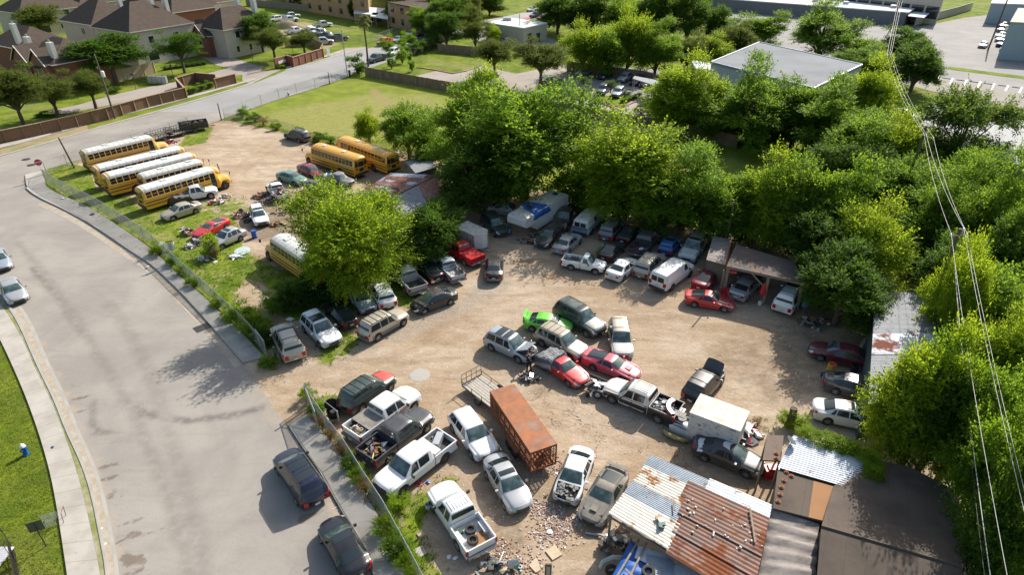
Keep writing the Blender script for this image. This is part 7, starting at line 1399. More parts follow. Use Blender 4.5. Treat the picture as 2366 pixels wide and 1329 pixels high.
def crown_mesh(name,seed,rx,rz,nclump,ntwig,leaf=.2,tl=.8,per=9,cz=0,droop=0,flat=1.0,hollow=.5,full=True):
    "thousands of leaves set along twigs that radiate from clumps on limbs; returns (leaves, limbs)"
    rs=np.random.RandomState(seed)
    # clump centres spread through an uneven ellipsoid
    C=[];rad_=[]
    for i in range(nclump):
        d=rs.normal(size=3); d/=np.linalg.norm(d); d[2]=d[2]*.9+.15
        r=rs.uniform(hollow,1.0)**.6*(.78+.3*math.sin(2.3*math.atan2(d[1],d[0])+seed)+.12*rs.randn())
        c=d*r*np.array([rx,rx,rz*flat])
        if full and d[2]<0: k_=1/max(.35,math.hypot(d[0],d[1])); c[0]*=k_*.92; c[1]*=k_*.92
        elif not full and d[2]<-.4: c[2]*=.55
        C.append(c); rad_.append(rx*rs.uniform(.20,.38))
    C=np.array(C); rad_=np.array(rad_)
    n=nclump*ntwig; ci=np.repeat(np.arange(nclump),ntwig)
    d=rs.normal(size=(n,3)); d[:,2]=np.abs(d[:,2])*.8+d[:,2]*.2; d/=np.linalg.norm(d,axis=1)[:,None]
    outw=C[ci]/np.array([rx,rx,rz]); outw/=(np.linalg.norm(outw,axis=1)[:,None]+1e-6)
    base=C[ci]+d*rad_[ci][:,None]*rs.uniform(.35,1.0,n)[:,None]*np.array([1,1,.75])
    td=d*.6+outw*.7+rs.normal(size=(n,3))*.35; td[:,2]+=.10-droop; td/=np.linalg.norm(td,axis=1)[:,None]
    L=tl*rs.uniform(.5,1.25,n)
    V=[];A=[]
    side=np.cross(td,np.array([0,0,1.0])); side/=(np.linalg.norm(side,axis=1)[:,None]+1e-6)
    tint=rs.rand(nclump)[ci]*.5
    for k in range(per):
        t=(k+.6)/per; p=base+td*(L*t)[:,None]; p[:,2]-=(.12+droop*.6)*L*t*t
        sg=1 if k%2 else -1
        ld=td*.45+side*sg*.9+rs.normal(size=(n,3))*.38; ld/=np.linalg.norm(ld,axis=1)[:,None]
        if k==per-1: ld=td
        up=np.cross(ld,rs.normal(size=(n,3))*.55+np.array([0,0,1])[None,:]*0+np.cross(ld,np.array([0,0,1.0]))); wv=np.cross(ld,np.array([0,0,1.0])+rs.normal(size=(n,3))*.5); wv/=(np.linalg.norm(wv,axis=1)[:,None]+1e-6)
        s=leaf*rs.uniform(.65,1.25,n)*(1-.35*abs(t-.4)); s=s[:,None]
        q=np.stack([p,p+ld*s*.5+wv*s*.32,p+ld*s*1.05-np.array([0,0,.12])*s,p+ld*s*.5-wv*s*.32],1); V.append(q); A.append(np.clip(tint+rs.rand(n)*.5+(t-.5)*.3,0,1))
    V=np.concatenate(V); A=np.concatenate(A); m=len(V); V=V.reshape(-1,3); V[:,2]+=cz
    me=np_mesh(name,V,np.arange(m*4).reshape(-1,4)); at=me.attributes.new('leafv','FLOAT','POINT'); at.data.foreach_set('value',np.repeat(A,4).astype(np.float32))
    # limbs
    mb=MB(); idx=rs.permutation(nclump)[:min(nclump,16)]
    for i in idx:
        c=C[i]+np.array([0,0,cz]); z0=cz-rz*rs.uniform(.35,.95); mid=np.array([c[0]*.4,c[1]*.4,z0+(c[2]-z0)*.5]); r=.035*rx
        mb.tube([(0,0,z0-.3),mid,tuple(c)],[r,r*.6,r*.2],5)
    return me,mb.mesh(name+'_limbs')
CR={}
def crown(key,mt,*a,**k): CR[key]=(*crown_mesh(key,*a,**k),mt)
# unit-ish crowns: radius about 1 in rx metres, scaled on placing
crown('big_a','leaf_mid',11,4.5,4.2,60,90,leaf=.26,tl=1.0,per=9); crown('big_b','leaf_lime',12,4.5,3.9,54,90,leaf=.25,tl=1.3,per=10,droop=.05); crown('big_c','leaf_mid',13,4.5,4.4,64,80,leaf=.25,tl=1.1,per=9)
crown('lime_a','leaf_lime',21,4.5,3.6,56,110,leaf=.21,tl=1.35,per=12); crown('dark_a','leaf_dark',31,4.5,3.8,60,80,leaf=.26,tl=.9,per=9); crown('dark_b','leaf_dark',32,4.5,4.2,56,80,leaf=.26,tl=1.0,per=9,hollow=.3)
crown('oak_a','leaf_oak',41,4.5,2.8,64,90,leaf=.19,tl=.8,per=9,full=False); crown('oak_b','leaf_oak',42,4.5,3.0,54,90,leaf=.19,tl=.8,per=9,full=False); crown('fern','leaf_fern',51,4.5,3.6,34,60,leaf=.30,tl=1.5,per=13,droop=.25,hollow=.75)
crown('round','leaf_dark',61,4.5,4.0,84,70,leaf=.20,tl=.5,per=8,hollow=.8,full=False); crown('sapling','leaf_fern',71,4.5,5,22,26,leaf=.34,tl=1.2,per=10,hollow=.2,full=False)
crown('bush','leaf_mid',81,1.2,.9,16,36,leaf=.13,tl=.45,per=7,hollow=.2); crown('bush_lime','leaf_lime',82,1.2,.8,16,36,leaf=.12,tl=.5,per=8,hollow=.2); crown('bush_dark','leaf_dark',83,1.2,1.0,20,40,leaf=.12,tl=.3,per=7,hollow=.4); crown('bush_dry','leaf_dry',84,1.2,.8,12,26,leaf=.10,tl=.5,per=7,hollow=.1)
def camh(by,ty): # height of a thing whose foot is at photo row by and top at row ty (near the photo's centre column)
    b=G(1183,by); d=G(1183,ty,0) 
    y=664.5-ty; k=(-FPX*math.sin(PITCH)+y*math.cos(PITCH))/(FPX*math.cos(PITCH)+y*math.sin(PITCH)); return CAMH+k*b.y
TRN=0
def tree(label,cx,ty,by,wpx,key,group,low=.12,name='tree',cat='tree',maxr=None,tint=None):
    """cx: photo column of the crown's middle; ty/by: rows of top and foot; wpx: crown width in photo pixels"""
    global TRN; TRN+=1
    h=camh(by,ty); foot=G(1183,by); D=foot.y
    depth=D*math.cos(PITCH)+(CAMH-h*.6)*math.sin(PITCH); x=(cx-1183)/FPX*depth
    r=wpx/2/FPX*depth; 
    me,limbs,mt=CR[key]; low={GD:.22,GE:.2}.get(group,.0); low=.3 if key in('sapling',) else low; ch=h*(1-low)*(1.06 if low==0 else 1)
    t=thing(name,label,cat,(x,D,0),R.uniform(0,6.28),group)
    rz0={'big_a':4.2,'big_b':3.9,'big_c':4.4,'lime_a':3.6,'dark_a':3.8,'dark_b':4.2,'oak_a':2.8,'oak_b':3.0,'fern':3.6,'round':4.0,'sapling':5}[key]
    sx=r/5.0; sz=ch/2/(rz0+.55)
    tr=MB(); bend=R.uniform(-.3,.3); th=h*.62; tr.tube([(0,0,-.1),(bend*.4,bend*.2,th*.45),(0,0,th)],[.05*r+.09,.04*r+.06,.02*r+.03],9); ob('trunk',tr,'bark',t)
    c=ob('crown',me,mt,t,loc=(0,0,h-ch/2)); c.scale=(sx,sx,sz); l=ob('limbs',limbs,'bark',t,loc=(0,0,h-ch/2)); l.scale=(sx,sx,sz)
    return t
GA,GB,GC,GD,GE='trees in the yard belt','trees along the power line','trees beyond the mown field','live oaks','trees around the houses'
TR=[
('towering leafy tree behind the camper trailer, tallest of the yard belt',1215,172,458,330,'big_a',GA),
('broad leafy tree left of the tallest one, by the rusty shed',1085,215,440,200,'big_c',GA),
('tree filling the gap between the tallest tree and the mown field',1130,185,420,190,'big_b',GA),
('dark lower tree overhanging the dark green car',1110,330,492,210,'dark_b',GA),
('feathery bright tree over the striped van',1440,282,500,300,'big_b',GA),
('bright tree over the dark grey pickup',1590,352,530,230,'big_c',GA),
('leafy tree just left of the telephone pole',1690,385,555,190,'big_a',GA),
('leafy tree above the carport roof',1790,375,575,200,'big_b',GA),
('rounded bright tree right of the carport',1890,358,600,220,'big_a',GA),
('drooping lime tree in front of the power pole trees',2015,478,680,200,'big_b',GA),
('dark glossy tree hanging over the carport end',1960,572,752,250,'dark_a',GA),
('tree in the shade behind the carport back wall',1880,480,640,190,'dark_b',GA),
('small slim tree at the field edge behind the yellow buses',850,256,338,66,'big_b',GA),
('leafy tree behind the yellow buses',940,238,368,140,'big_a',GA),
('low tree between yellow buses and tin shed',990,290,400,130,'big_c',GA),
('dark bushy tree between tin shed and cargo trailer',1000,468,606,150,'dark_b',GA),
('bright lime spreading tree over the bus with the patched roof',818,432,668,285,'lime_a',GA),
('bright tree at the left corner of the blue-walled warehouse',1590,140,308,180,'big_b',GC),
('leafy tree in front of the blue-walled warehouse',1745,165,340,200,'big_c',GC),
('dark tree right of the warehouse front trees',1850,175,338,190,'big_a',GC),
('rounded tree at the right corner of the blue-walled warehouse',2010,150,322,150,'big_b',GC),
('lower tree in the dark row behind the plank fence',1660,205,318,160,'big_a',GC),
('tree in the middle of the dark row behind the plank fence',1925,210,365,190,'big_c',GC),
('wide tree left of the barn',1985,250,420,200,'big_a',GC),
('bright tree before the barn',2075,275,440,160,'big_b',GC),
('tree where the dark row meets the power line',1960,330,470,170,'dark_b',GB),
('leafy tree under the wires left of the barn',2090,360,520,190,'big_a',GB),
('feathery fern-leaved tree in front of the barn roof',2235,205,420,200,'fern',GB),
('dark tree below the fern-leaved tree',2235,330,500,170,'big_a',GB),
('leafy tree right of the crossarm pole',2320,400,620,190,'big_c',GB),
('dark tree at the right picture edge, level with the crossarm pole',2340,480,700,190,'dark_a',GB),
('tree hiding the foot of the crossarm pole',2200,410,610,190,'big_c',GB),
('slim leafy tree hiding the crossarm pole shaft beside the long shed',2212,575,830,150,'big_b',GB),
('dark tree behind the upper end of the long shed',2200,560,740,200,'dark_b',GB),
('leafy tree between long shed and right wires',2290,600,800,210,'big_a',GB),
('bright layered tree at the right edge beyond the long shed',2340,740,930,190,'big_b',GB),
('large bright tree leaning over the long shed roof',2150,785,1090,225,'big_b',GB),
('dense tree below the wires beside the tar roof',2250,800,1120,240,'big_a',GB),
('tree at the right edge beside the tar roof',2345,900,1250,230,'big_c',GB),
('dark tree in the lower right corner',2350,1060,1400,220,'dark_a',GB),
('dark tree between the dense one and the long shed',2180,840,1120,190,'dark_b',GB),
('bright tree in the courtyard back row, left end',1350,58,172,120,'big_b',GC),
('bright tree second in the courtyard back row',1410,62,175,110,'big_a',GC),
('tallest bright tree of the courtyard back row',1455,28,168,120,'big_b',GC),
('rounded tree fourth in the courtyard back row',1520,62,176,110,'big_c',GC),
('grey-green tree at the right end of the courtyard back row',1590,78,165,110,'oak_b',GC),
('tree between courtyard row and warehouse roof',1650,82,158,100,'big_b',GC),
('dark towering tree left of the far leaning pole',1290,-30,78,120,'dark_a',GC),('dark towering tree second behind the low white roof',1370,-25,82,120,'dark_b',GC),('dark towering tree third behind the courtyard row',1445,-20,85,120,'big_a',GC),('dark towering tree fourth behind the courtyard row',1520,-30,92,120,'dark_a',GC),('dark towering tree fifth, before the long warehouse',1595,-30,98,120,'dark_b',GC),('smaller dark tree before the left part of the long warehouse',1655,12,98,80,'dark_a',GC),
('tree left of the broad one before the long warehouse',1755,26,120,130,'big_a',GC),('broad rounded tree before the long warehouse',1905,14,138,180,'big_c',GC),('tree under the broad one at the warehouse roof edge',1700,60,140,110,'oak_a',GC),('bushy tree left of the twin poles',1990,78,160,90,'big_a',GC),
('tree at the corner of the empty car park',2085,60,150,100,'dark_b',GC),('large dark tree at the edge of the empty car park',2125,92,212,140,'dark_a',GC),('bushy tree filling below the twin poles',2030,110,190,110,'big_a',GC),('low tree right of the warehouse roof corner',1960,120,185,90,'big_c',GC),
('spreading live oak at the left of the courtyard drive',1142,92,182,100,'oak_a',GD),('wide live oak over the black sedan in the courtyard',1250,92,204,150,'oak_b',GD),
('tree between street lawn and low white-roofed building',1030,24,106,90,'dark_b',GC),('grey-green tree left of the low white-roofed building',1098,42,110,64,'oak_b',GC),('little bright tree against the low white-roofed building',1140,57,102,42,'big_b',GC),
('dark tree at the top above the second apartment block',935,-25,52,90,'dark_a',GC),('dark tree right of the second apartment block',1005,-15,60,80,'dark_b',GC),('dark tree above the spreading street trees',1075,-30,48,90,'oak_b',GC),('dark tree at the end of the upper street',1040,-8,82,90,'dark_b',GC),('leafy tree behind the street lawn tree',985,8,84,80,'big_a',GC),('grey-green tree right of the upper street end',1085,12,78,80,'oak_a',GC),('dark tree above the parking shelters',960,-30,46,80,'dark_a',GC),('bushy tree against the apartment fence end',1000,30,92,60,'dark_b',GC),
('tree by the far street corner',1130,-20,35,70,'dark_a',GC),
('slim dark tree in front of the apartment fence',812,-2,44,22,'dark_b',GC),('slim tree near the parking shelters',905,-10,58,34,'dark_b',GC),
('rounded dark tree right of the twin-gabled brick house',245,78,192,168,'dark_a',GE),('clipped round tree in front of the central pale house',412,68,168,104,'round',GE),('tree behind the twin-gabled house',85,12,90,130,'oak_a',GE),
('live oak at the left edge behind the precast wall',28,160,300,150,'oak_a',GD),('live oak second from the left behind the precast wall',115,175,276,125,'oak_b',GD),('live oak third from the left, left of the transformer pole',205,162,252,112,'oak_a',GD),
('leafy tree at the upper side of the gated lawn',598,28,120,96,'dark_b',GE),('live oak in the middle of the gated lawn',628,64,140,96,'oak_a',GE),('live oak behind the short brick wall',700,70,124,78,'oak_b',GE),
('tree between two roofs at the top of the community',180,-12,42,60,'big_b',GE),('tree behind the brick house with the garage',462,-10,32,66,'big_b',GE),('grey-green tree between white chimneys and brick house',508,-2,40,40,'oak_a',GE),('tree at the top right of the community',690,-14,22,40,'dark_b',GE),
('thin young tree with pale leaves in the courtyard bed',1350,168,221,34,'sapling',GC),('young tree with pale leaves beside the dark blue sport utility',1412,178,228,38,'sapling',GC),('thin tree before the courtyard parking',1292,180,216,26,'sapling',GC),('slim tree against the far palm row',1207,66,96,20,'sapling',GC),
]
for a in TR: tree(*a)
BD={'bush':1.45,'bush_lime':1.45,'bush_dark':1.35,'bush_dry':1.4}
def bush(label,x,y,r,key='bush',h=None,group='bushes and weeds in the yard',name='bush',cat='bush',z=0,sy=1,rz=None):
    p=G(x,y,z); t=thing(name,label,cat,p,R.uniform(0,6) if rz is None else rz,group); me,limbs,mt=CR[key]; s=r/BD[key]; h=h or r; c=ob('foliage',me,mt,t,loc=(0,0,h*.45)); c.scale=(s*sy,s,h*.6/.95); l=ob('stem',limbs,'bark',t,loc=(0,0,h*.45)); l.scale=(s*sy,s,h*.6/.95); return t
rr=random.Random(5)
for i,(x,y,r,k,s) in enumerate([(560,272,1.6,'bush','left end of the weedy field edge'),(588,281,1.3,'bush_dark','weedy field edge, second clump'),(608,290,1.5,'bush_dry','weedy field edge, brown clump'),(640,300,1.2,'bush','weedy field edge above the lone black SUV'),(688,312,1.3,'bush','just behind the lone black SUV'),(712,322,1.2,'bush_dry','brown, right of the lone black SUV'),(735,328,1.3,'bush_dark','dark, right of the lone black SUV'),(765,330,1.3,'bush','above the nose of the yellow bus'),(790,332,1.0,'bush_dry','dry clump by the yellow bus roof')]): bush('weedy bush '+s if not s.startswith('weedy') else s+' of bushes',x,y,r,k)
for i,(x,y,r,k,s) in enumerate([(372,588,1.1,'bush_lime','lime creeper on the fence right above the speed limit sign'),(400,612,1.0,'bush','creeper just below the speed limit sign'),(425,635,.9,'bush_lime','creeper on the fence beside the little yard tree'),(452,662,.9,'bush','creeper on the fence, next below the sign'),(512,707,1.0,'bush_lime','creeper midway down the vine-grown fence'),(540,735,1.1,'bush_lime','bright creeper above the street shadow'),(565,752,1.5,'bush','thick creeper left of the champagne SUV'),(590,772,1.6,'bush_lime','thickest creeper beside the champagne SUV'),(608,790,1.1,'bush_dark','dark creeper hiding the street gate'),(640,725,1.5,'bush','bushy growth behind the champagne SUV'),(672,715,1.6,'bush_dark','dark growth behind the white glass-roof SUV'),(700,700,2.0,'bush_dark','dark undergrowth left below the lime tree'),(735,690,2.2,'bush_dark','dark undergrowth under the lime tree'),(775,680,2.2,'bush_dark','dark undergrowth behind the blue-grey wagon'),(830,668,2.0,'bush_dark','dark undergrowth behind the white rounded car'),(880,640,2.2,'bush_dark','dark undergrowth right below the lime tree'),(925,612,2.4,'bush_dark','dark thicket behind the old square sedan'),(970,590,2.2,'bush_dark','dark thicket behind the pale pickup with bicycles'),(1030,570,1.6,'bush','thicket left of the cargo trailer'),(628,845,.9,'bush','weeds at the foot of the green gate post')]): bush(s,x,y,r,k,z=.0,h=r*1.15)
for i,(x,y,r,k,s) in enumerate([(712,925,.8,'bush_lime','vine climbing the tall lower gate post'),(733,962,.8,'bush','green vine at the top of the lower fence'),(748,985,.8,'bush_dry','dry brown vine high on the lower fence'),(765,1015,.8,'bush_dry','dry brown vine second down the lower fence'),(790,1050,.75,'bush_dry','dry brown vine beside the dark grey pickup tail'),(812,1085,.8,'bush','green vine between two dry ones on the lower fence'),(828,1115,.8,'bush_lime','bright vine on the lower fence by the dark pickup'),(846,1140,.8,'bush_dry','dry vine in front of the white quad cab'),(925,1180,.9,'bush_lime','bright weed clump on the grass by the white pickup'),(890,1235,.9,'bush_lime','bright weed clump low on the lower fence'),(915,1290,1.0,'bush','green weed clump near the bottom of the lower fence'),(945,1320,.9,'bush_lime','bright weed clump at the bottom picture edge'),(1750,985,.6,'bush_dry','dry weeds beside the stripped box truck'),(1815,985,.9,'bush_lime','vine clump around the tree stump'),(1848,1000,.9,'bush_lime','vine clump at the corner of the white roof')]): bush(s,x,y,r,k,h=r*1.3)
for i,(x,y) in enumerate([(1870,1012),(1900,1022),(1930,1030),(1958,1042),(1985,1055),(2005,1075),(2015,1095)]): bush(('first','second','third','fourth','fifth','sixth','last')[i]+' clump of the flowering vine along the top edge of the white corrugated roof',x,y,.85,'bush_lime',h=.6,z=3.0,group='flowering vine on the white roof',name='vine',cat='vine')
for x,y,r,h,s,k in [(829,170,2.6,3.6,'rounded bush at the end of the plank fence','bush_dark'),(905,157,1.0,3.4,'left slim column cypress by the street','bush_dark'),(952,165,1.0,3.4,'right slim column cypress by the street','bush_dark'),(930,146,1.6,3.4,'ball-shaped clipped shrub between the cypresses','bush'),(938,128,1.4,2.6,'upper clipped ball shrub','bush'),(895,124,2.3,3.6,'clipped topiary behind the palm','bush'),(930,112,2.3,3.4,'pair topiary above the clipped ball','bush'),(950,108,1.8,3.4,'second topiary above the clipped ball','bush'),(1440,215,1.4,.9,'low round shrub in the courtyard bed','bush_dark'),(1482,263,1.5,1.5,'shrub by the plank fence gap','bush_dark'),(1500,262,1.6,2.2,'pale shrub by the plank fence gap','bush_lime'),(490,118,1.6,1.2,'low shrub at the brick house corner','bush_dark'),(520,126,2.0,1.3,'dark shrub by the yellow plank fence','bush_dark'),(110,268,1.8,.8,'flat shrub at the foot of the second oak','bush_dark'),(265,212,1.6,.8,'dark low shrub near the transformer pole','bush_dark'),(652,157,1.0,.8,'bright clipped shrub before the name panel','bush_lime')]:
    bush(s,x,y,r,k,h=h,group='garden shrubs')
US=[(1130,470),(1165,478),(1320,490),(1350,495),(1400,500),(1445,508),(1490,515),(1530,522),(1570,530),(1620,542),(1660,552),(1740,566),(1790,575),(1850,590),(1060,478)]
PL=['left of','behind','right of']
for i,(x,y) in enumerate(US): bush('low thicket number %d from the left behind the back row of vehicles'%(i+1) if False else ('dark thicket '+['left of the camper trailer tail','hiding the silver car','right of the camper trailer tail','left behind the striped van','behind the striped van','behind the grey rounded SUV','behind the black sedan tail','left behind the dark grey pickup','behind the blue hatchback','behind the silver full-size SUV','by the telephone pole foot','behind the carport left bay','behind the carport middle','behind the carport right end','between cargo trailer and tin shed'][i]),x,y-8,3.2,'bush_dark' if i%2 else 'bush',h=4.6,group='understorey thickets')
for i,(x,y) in enumerate([(1540,298),(1590,306),(1640,314),(1690,322),(1745,330),(1800,340),(1860,352),(1920,372),(1980,400),(2040,420),(2090,450),(1960,470),(2030,500),(1680,320),(1780,335),(1880,350),(1990,370),(2060,520),(2110,560),(2140,620),(2180,680),(2210,760)]): bush('dark thicket '+('first second third fourth fifth sixth seventh eighth ninth tenth eleventh'.split()[i%11])+(' along the shaded foot of the warehouse tree belt' if i<11 else ' among the tree trunks toward the power line'),x,y,4.2,'bush_dark' if i%3 else 'bush',h=5.5,group='understorey thickets')
def hedge(label,a,b,h,w_,key='bush_dark'):
    a,b=G(*a),G(*b); L=(b-a).length; n=max(2,int(L/(w_*.9))); t=thing('hedge',label,'hedge',(a+b)/2,0); me,limbs,mt=CR[key]
    V=[];base=np.empty(len(me.vertices)*3,np.float32); me.vertices.foreach_get('co',base); base=base.reshape(-1,3); at=np.empty(len(me.vertices),np.float32); me.attributes['leafv'].data.foreach_get('value',at); A=[]
    for k in range(n):
        p=a.lerp(b,(k+.5)/n)-(a+b)/2; V.append(base*np.array([w_/2.2,w_/2.2,h/2.0])+np.array([p.x,p.y,h*.45])); A.append(at)
    V=np.concatenate(V); m2=np_mesh('hedge',V,np.arange(len(V)).reshape(-1,4)); q=m2.attributes.new('leafv','FLOAT','POINT'); q.data.foreach_set('value',np.concatenate(A)); ob('foliage',m2,mt,t); ob('stems',MB().box((0,0,h*.25),(L*.95,w_*.25,h*.5),math.atan2((b-a).y,(b-a).x)),'bark',t)
hedge('long clipped hedge beside the round lawn',(952,128),(1015,108),3.0,3.0); hedge('clipped bright hedge before the stepped precast wall',(436,218),(494,200),1.5,1.8,'bush'); hedge('low box hedge by the central pale house',(375,162),(478,148),.9,1.2); hedge('flowering hedge at the corner of the courtyard bed',(1436,238),(1478,222),.9,1.4,'bush'); hedge('low hedge beside the left courtyard oak',(1100,190),(1150,176),.8,1.3); hedge('low hedge left of the courtyard oak beds',(1075,198),(1095,186),.8,1.2)
# palm
def palm(label,base,h,fr,n=46,fl=1.9):
    b=G(*base); t=thing('palm_tree',label,'palm tree',b); m=MB(); m.tube([(0,0,0),(.1,0,h*.5),(0,.05,h)],[.26,.17,.2],9); ob('trunk',m,'bark',t); rs=random.Random(3); V=MB()
    for k in range(n):
        az=rs.uniform(0,6.28); el=rs.uniform(-1.2,1.3); L=fl*rs.uniform(.7,1.1); d=Vector((math.cos(az)*math.cos(el),math.sin(az)*math.cos(el),math.sin(el))); side=d.cross(Vector((0,0,1))).normalized(); p0=Vector((0,.05,h)); pm=p0+d*L*.55
        for s in range(9):
            a=(s-4)/4*.9; e=pm+(d*math.cos(a)+side*math.sin(a))*L*.5+Vector((0,0,-.28*L)); wv=side.cross(d)*.04+side*.03; V.add([pm-wv,pm+wv,e],[(0,1,2)])
        V.tube([p0,pm],.02,3,cap=False)
    ob('crown',V,'leaf_palm',t)
    m=MB(); m.lathe([(.16,0),(.38,.2),(.45,.8),(.25,1.2)],(0,.05,h-1.3),n=10); ob('dead_fronds',m,'leaf_dry',t)
palm('tall fan palm standing by the street at the field corner',(851,153),9.7,1); palm('small palm before the low white-roofed building',(1217,94),4.2,1,24,1.3); palm('squat young palm in the yard grass beside the retro hatchback',(497,598),1.5,1,14,.9)
p=G(497,575); bush('small leafy yard tree on a short trunk in front of the retro hatchback',492,590,1.2,'bush_lime',h=2.2,name='tree',cat='tree')
# stump with vines
tag(ob('tree_stump',MB().tube([(0,0,0),(.05,0,.9),(0,.05,1.6)],[.33,.27,.24],9),'bark',loc=G(1823,985)),'vine-wrapped tree stump behind the little shingle shed','tree stump')
# weeds and grass tufts
def tufts(name,label,pts,h=.22,w_=.03,per=7,mt='leaf_mid',seed=1):
    rs=np.random.RandomState(seed); P_=np.array(pts); n=len(P_)*per; b=np.repeat(P_,per,0)+np.concatenate([rs.normal(size=(n,2))*.09,np.zeros((n,1))],1)
    az=rs.rand(n)*6.28; hh=h*rs.uniform(.5,1.4,n); d=np.stack([np.cos(az),np.sin(az),np.zeros(n)],1); s=np.stack([-np.sin(az),np.cos(az),np.zeros(n)],1)*w_
    up=np.array([0,0,1.0]); q=np.stack([b-s,b+s,b+d*hh[:,None]*.35+up*hh[:,None]*.8+s*.5,b+d*hh[:,None]*.7+up*hh[:,None]],1).reshape(-1,3)
    me=np_mesh(name,q,np.arange(n*4).reshape(-1,4)); at=me.attributes.new('leafv','FLOAT','POINT'); at.data.foreach_set('value',np.repeat(rs.rand(n),4).astype(np.float32)); o=ob(name,me,mt); tag(o,label,'grass',None,'stuff'); return o
pts=[]
for _ in range(60000):
    x=R.uniform(-66,20); y=R.uniform(17,100)
    g_=lotmask('grass',x,y)
    if g_>.25 and R.random()<g_*(1 if y<60 else .35): pts.append((x,y,0))
tufts('weeds','rough grass and weeds growing over the yard soil',pts[:24000],.16,.03,5,'leaf_mid',2)
pts=[]; lawn=GP([(-10,1400),(-10,800),(0,790),(34,861),(62,929),(94,1019),(123,1124),(152,1300),(160,1400)]); px_=[(p.x,p.y) for p in lawn]
a=np.array([[R.uniform(-45,-20),R.uniform(19,50)] for _ in range(38000)]); k=inpoly(a[:,0],a[:,1],px_); pts=[(x,y,-.01) for (x,y),q in zip(a,k) if q]
tufts('verge_grass','thick grass of the corner lawn left of the street',pts,.075,.018,5,'leaf_turf',3)
# ================================================================ LOOSE THINGS
def tyre(label,p,rz=0,tilt=0,r=.33,group=None): 
    m=MB(); m.lathe([(r*.6,-.1),(r*.93,-.11),(r,-.08),(r,.08),(r*.93,.11),(r*.6,.1),(r*.57,0),(r*.6,-.1)],n=22); return tag(ob('tyre',m,'rubber',loc=p,rot=(tilt,0,rz),smooth=True),label,'tyre',group)
w1=bylab('two loose tyres'); bz=.76
b0,b1,fl,zt_,bw_=TY['pickup_ext']['bed']
tyre('upper loose tyre in the bed of the white pickup',local(w1,b0-.62,-.05,fl+.13)); tyre('lower loose tyre in the bed of the white pickup',local(w1,b0-1.30,.18,fl+.13))
rz=PLACED[w1][3]
def inbed(label,lab,x,y,z,d,mt,nm,cat,a=0,group=None): m=MB(); m.box((0,0,0),d); return tag(ob(nm,m,mt,loc=local(lab,x,y,z),rot=(0,0,PLACED[lab][3]+a)),label,cat,group)
inbed('rust-brown board in the bed of the white pickup',w1,b1+.55,-.25,fl+.05,(.95,.9,.04),'tar_orange','board','board',.1)
inbed('teal plastic crate in the bed of the white pickup',w1,b0-.45,.55,fl+.14,(.3,.25,.25),'green_metal','crate','crate',.3); inbed('white jug in the bed of the white pickup',w1,b0-.5,.75,fl+.14,(.22,.2,.28),'white_paint','jug','jug')
def heap(name,label,cat,c,sx,sy,hz,mts,n=30,seed=1,rz=0,smin=.08,smax=.35,group=None,kind=None,flatn=.4):
    "a small mound of distinct scraps: each material one piece under the heap"
    t=thing(name,label,cat,c,rz,group)
    if kind: t['kind']=kind
    rs=random.Random(seed)
    per=max(1,n//len(mts))
    for mt in mts:
        m=MB()
        for _ in range(per):
            a=rs.uniform(0,6.28); r=rs.random()**.6; x,y=math.cos(a)*r*sx,math.sin(a)*r*sy; z=hz*(1-r*r)*rs.uniform(.3,1)
            R_=Matrix.Rotation(rs.uniform(0,6.28),3,'Z')@Matrix.Rotation(rs.uniform(-.7,.7),3,'X')
            k=rs.random(); s=rs.uniform(smin,smax)
            if k<.35: m.box((x,y,z+s*.2),(s*1.6,s*.9,s*flatn),rot=R_)
            elif k<.55: e=R_@Vector((s*2.6,0,0)); m.tube([(x,y,z+.05),(x+e.x,y+e.y,z+.05+abs(e.z)*.4)],s*.10+.01,5)
            elif k<.75: m.lathe([(s*.25,-s*.2),(s*.5,-s*.2),(s*.5,s*.2),(s*.25,s*.2)],(x,y,z+s*.2),'Z',9)
            else: m.add([Vector((x,y,z+s*.3))+R_@Vector(v) for v in ((-s,-s*.6,0),(s*.9,-s*.5,s*.2),(s,s*.7,-s*.1),(0,s*.9,s*.3),(-s*.8,s*.4,0))],[(0,1,2,3,4)])
        ob({'rust':'rusty_scrap','black_metal':'dark_scrap','plastic':'dark_scrap','white_paint':'white_scrap','cardboard':'cardboard_scrap','wood_grey':'wood_scrap','galv':'metal_scrap','chrome':'metal_scrap','red_plastic':'red_scrap','blue_plastic':'blue_scrap','engine':'engine_scrap','stone_white':'pale_rubble','rubber':'rubber_scrap','yellow_paint':'yellow_rag','brick_red':'brick_rubble','wood_pale':'wood_scrap'}.get(mt,'scrap'),m,mt,t)
    return t
l=bylab('red lettering'); B_=TY['pickup_crew_cover']['bed']; heap('rubbish_heap','sacks and rubbish in the open end of the covered white pickup bed','rubbish',local(l,B_[1]+.45,0,.8),.4,.65,.35,['cardboard','white_paint','wood_grey','cardboard'],28,3,PLACED[l][3])
l2=bylab('greasy parts'); heap('car_parts','greasy car parts and a yellow rag in the dark grey pickup bed','car parts',local(l2,B_[1]+1.0,0,.78),.75,.65,.35,['engine','chrome','plastic','yellow_paint','rust'],40,4,PLACED[l2][3])
t=thing('text_panel','x','x'); bpy.data.objects.remove(t)
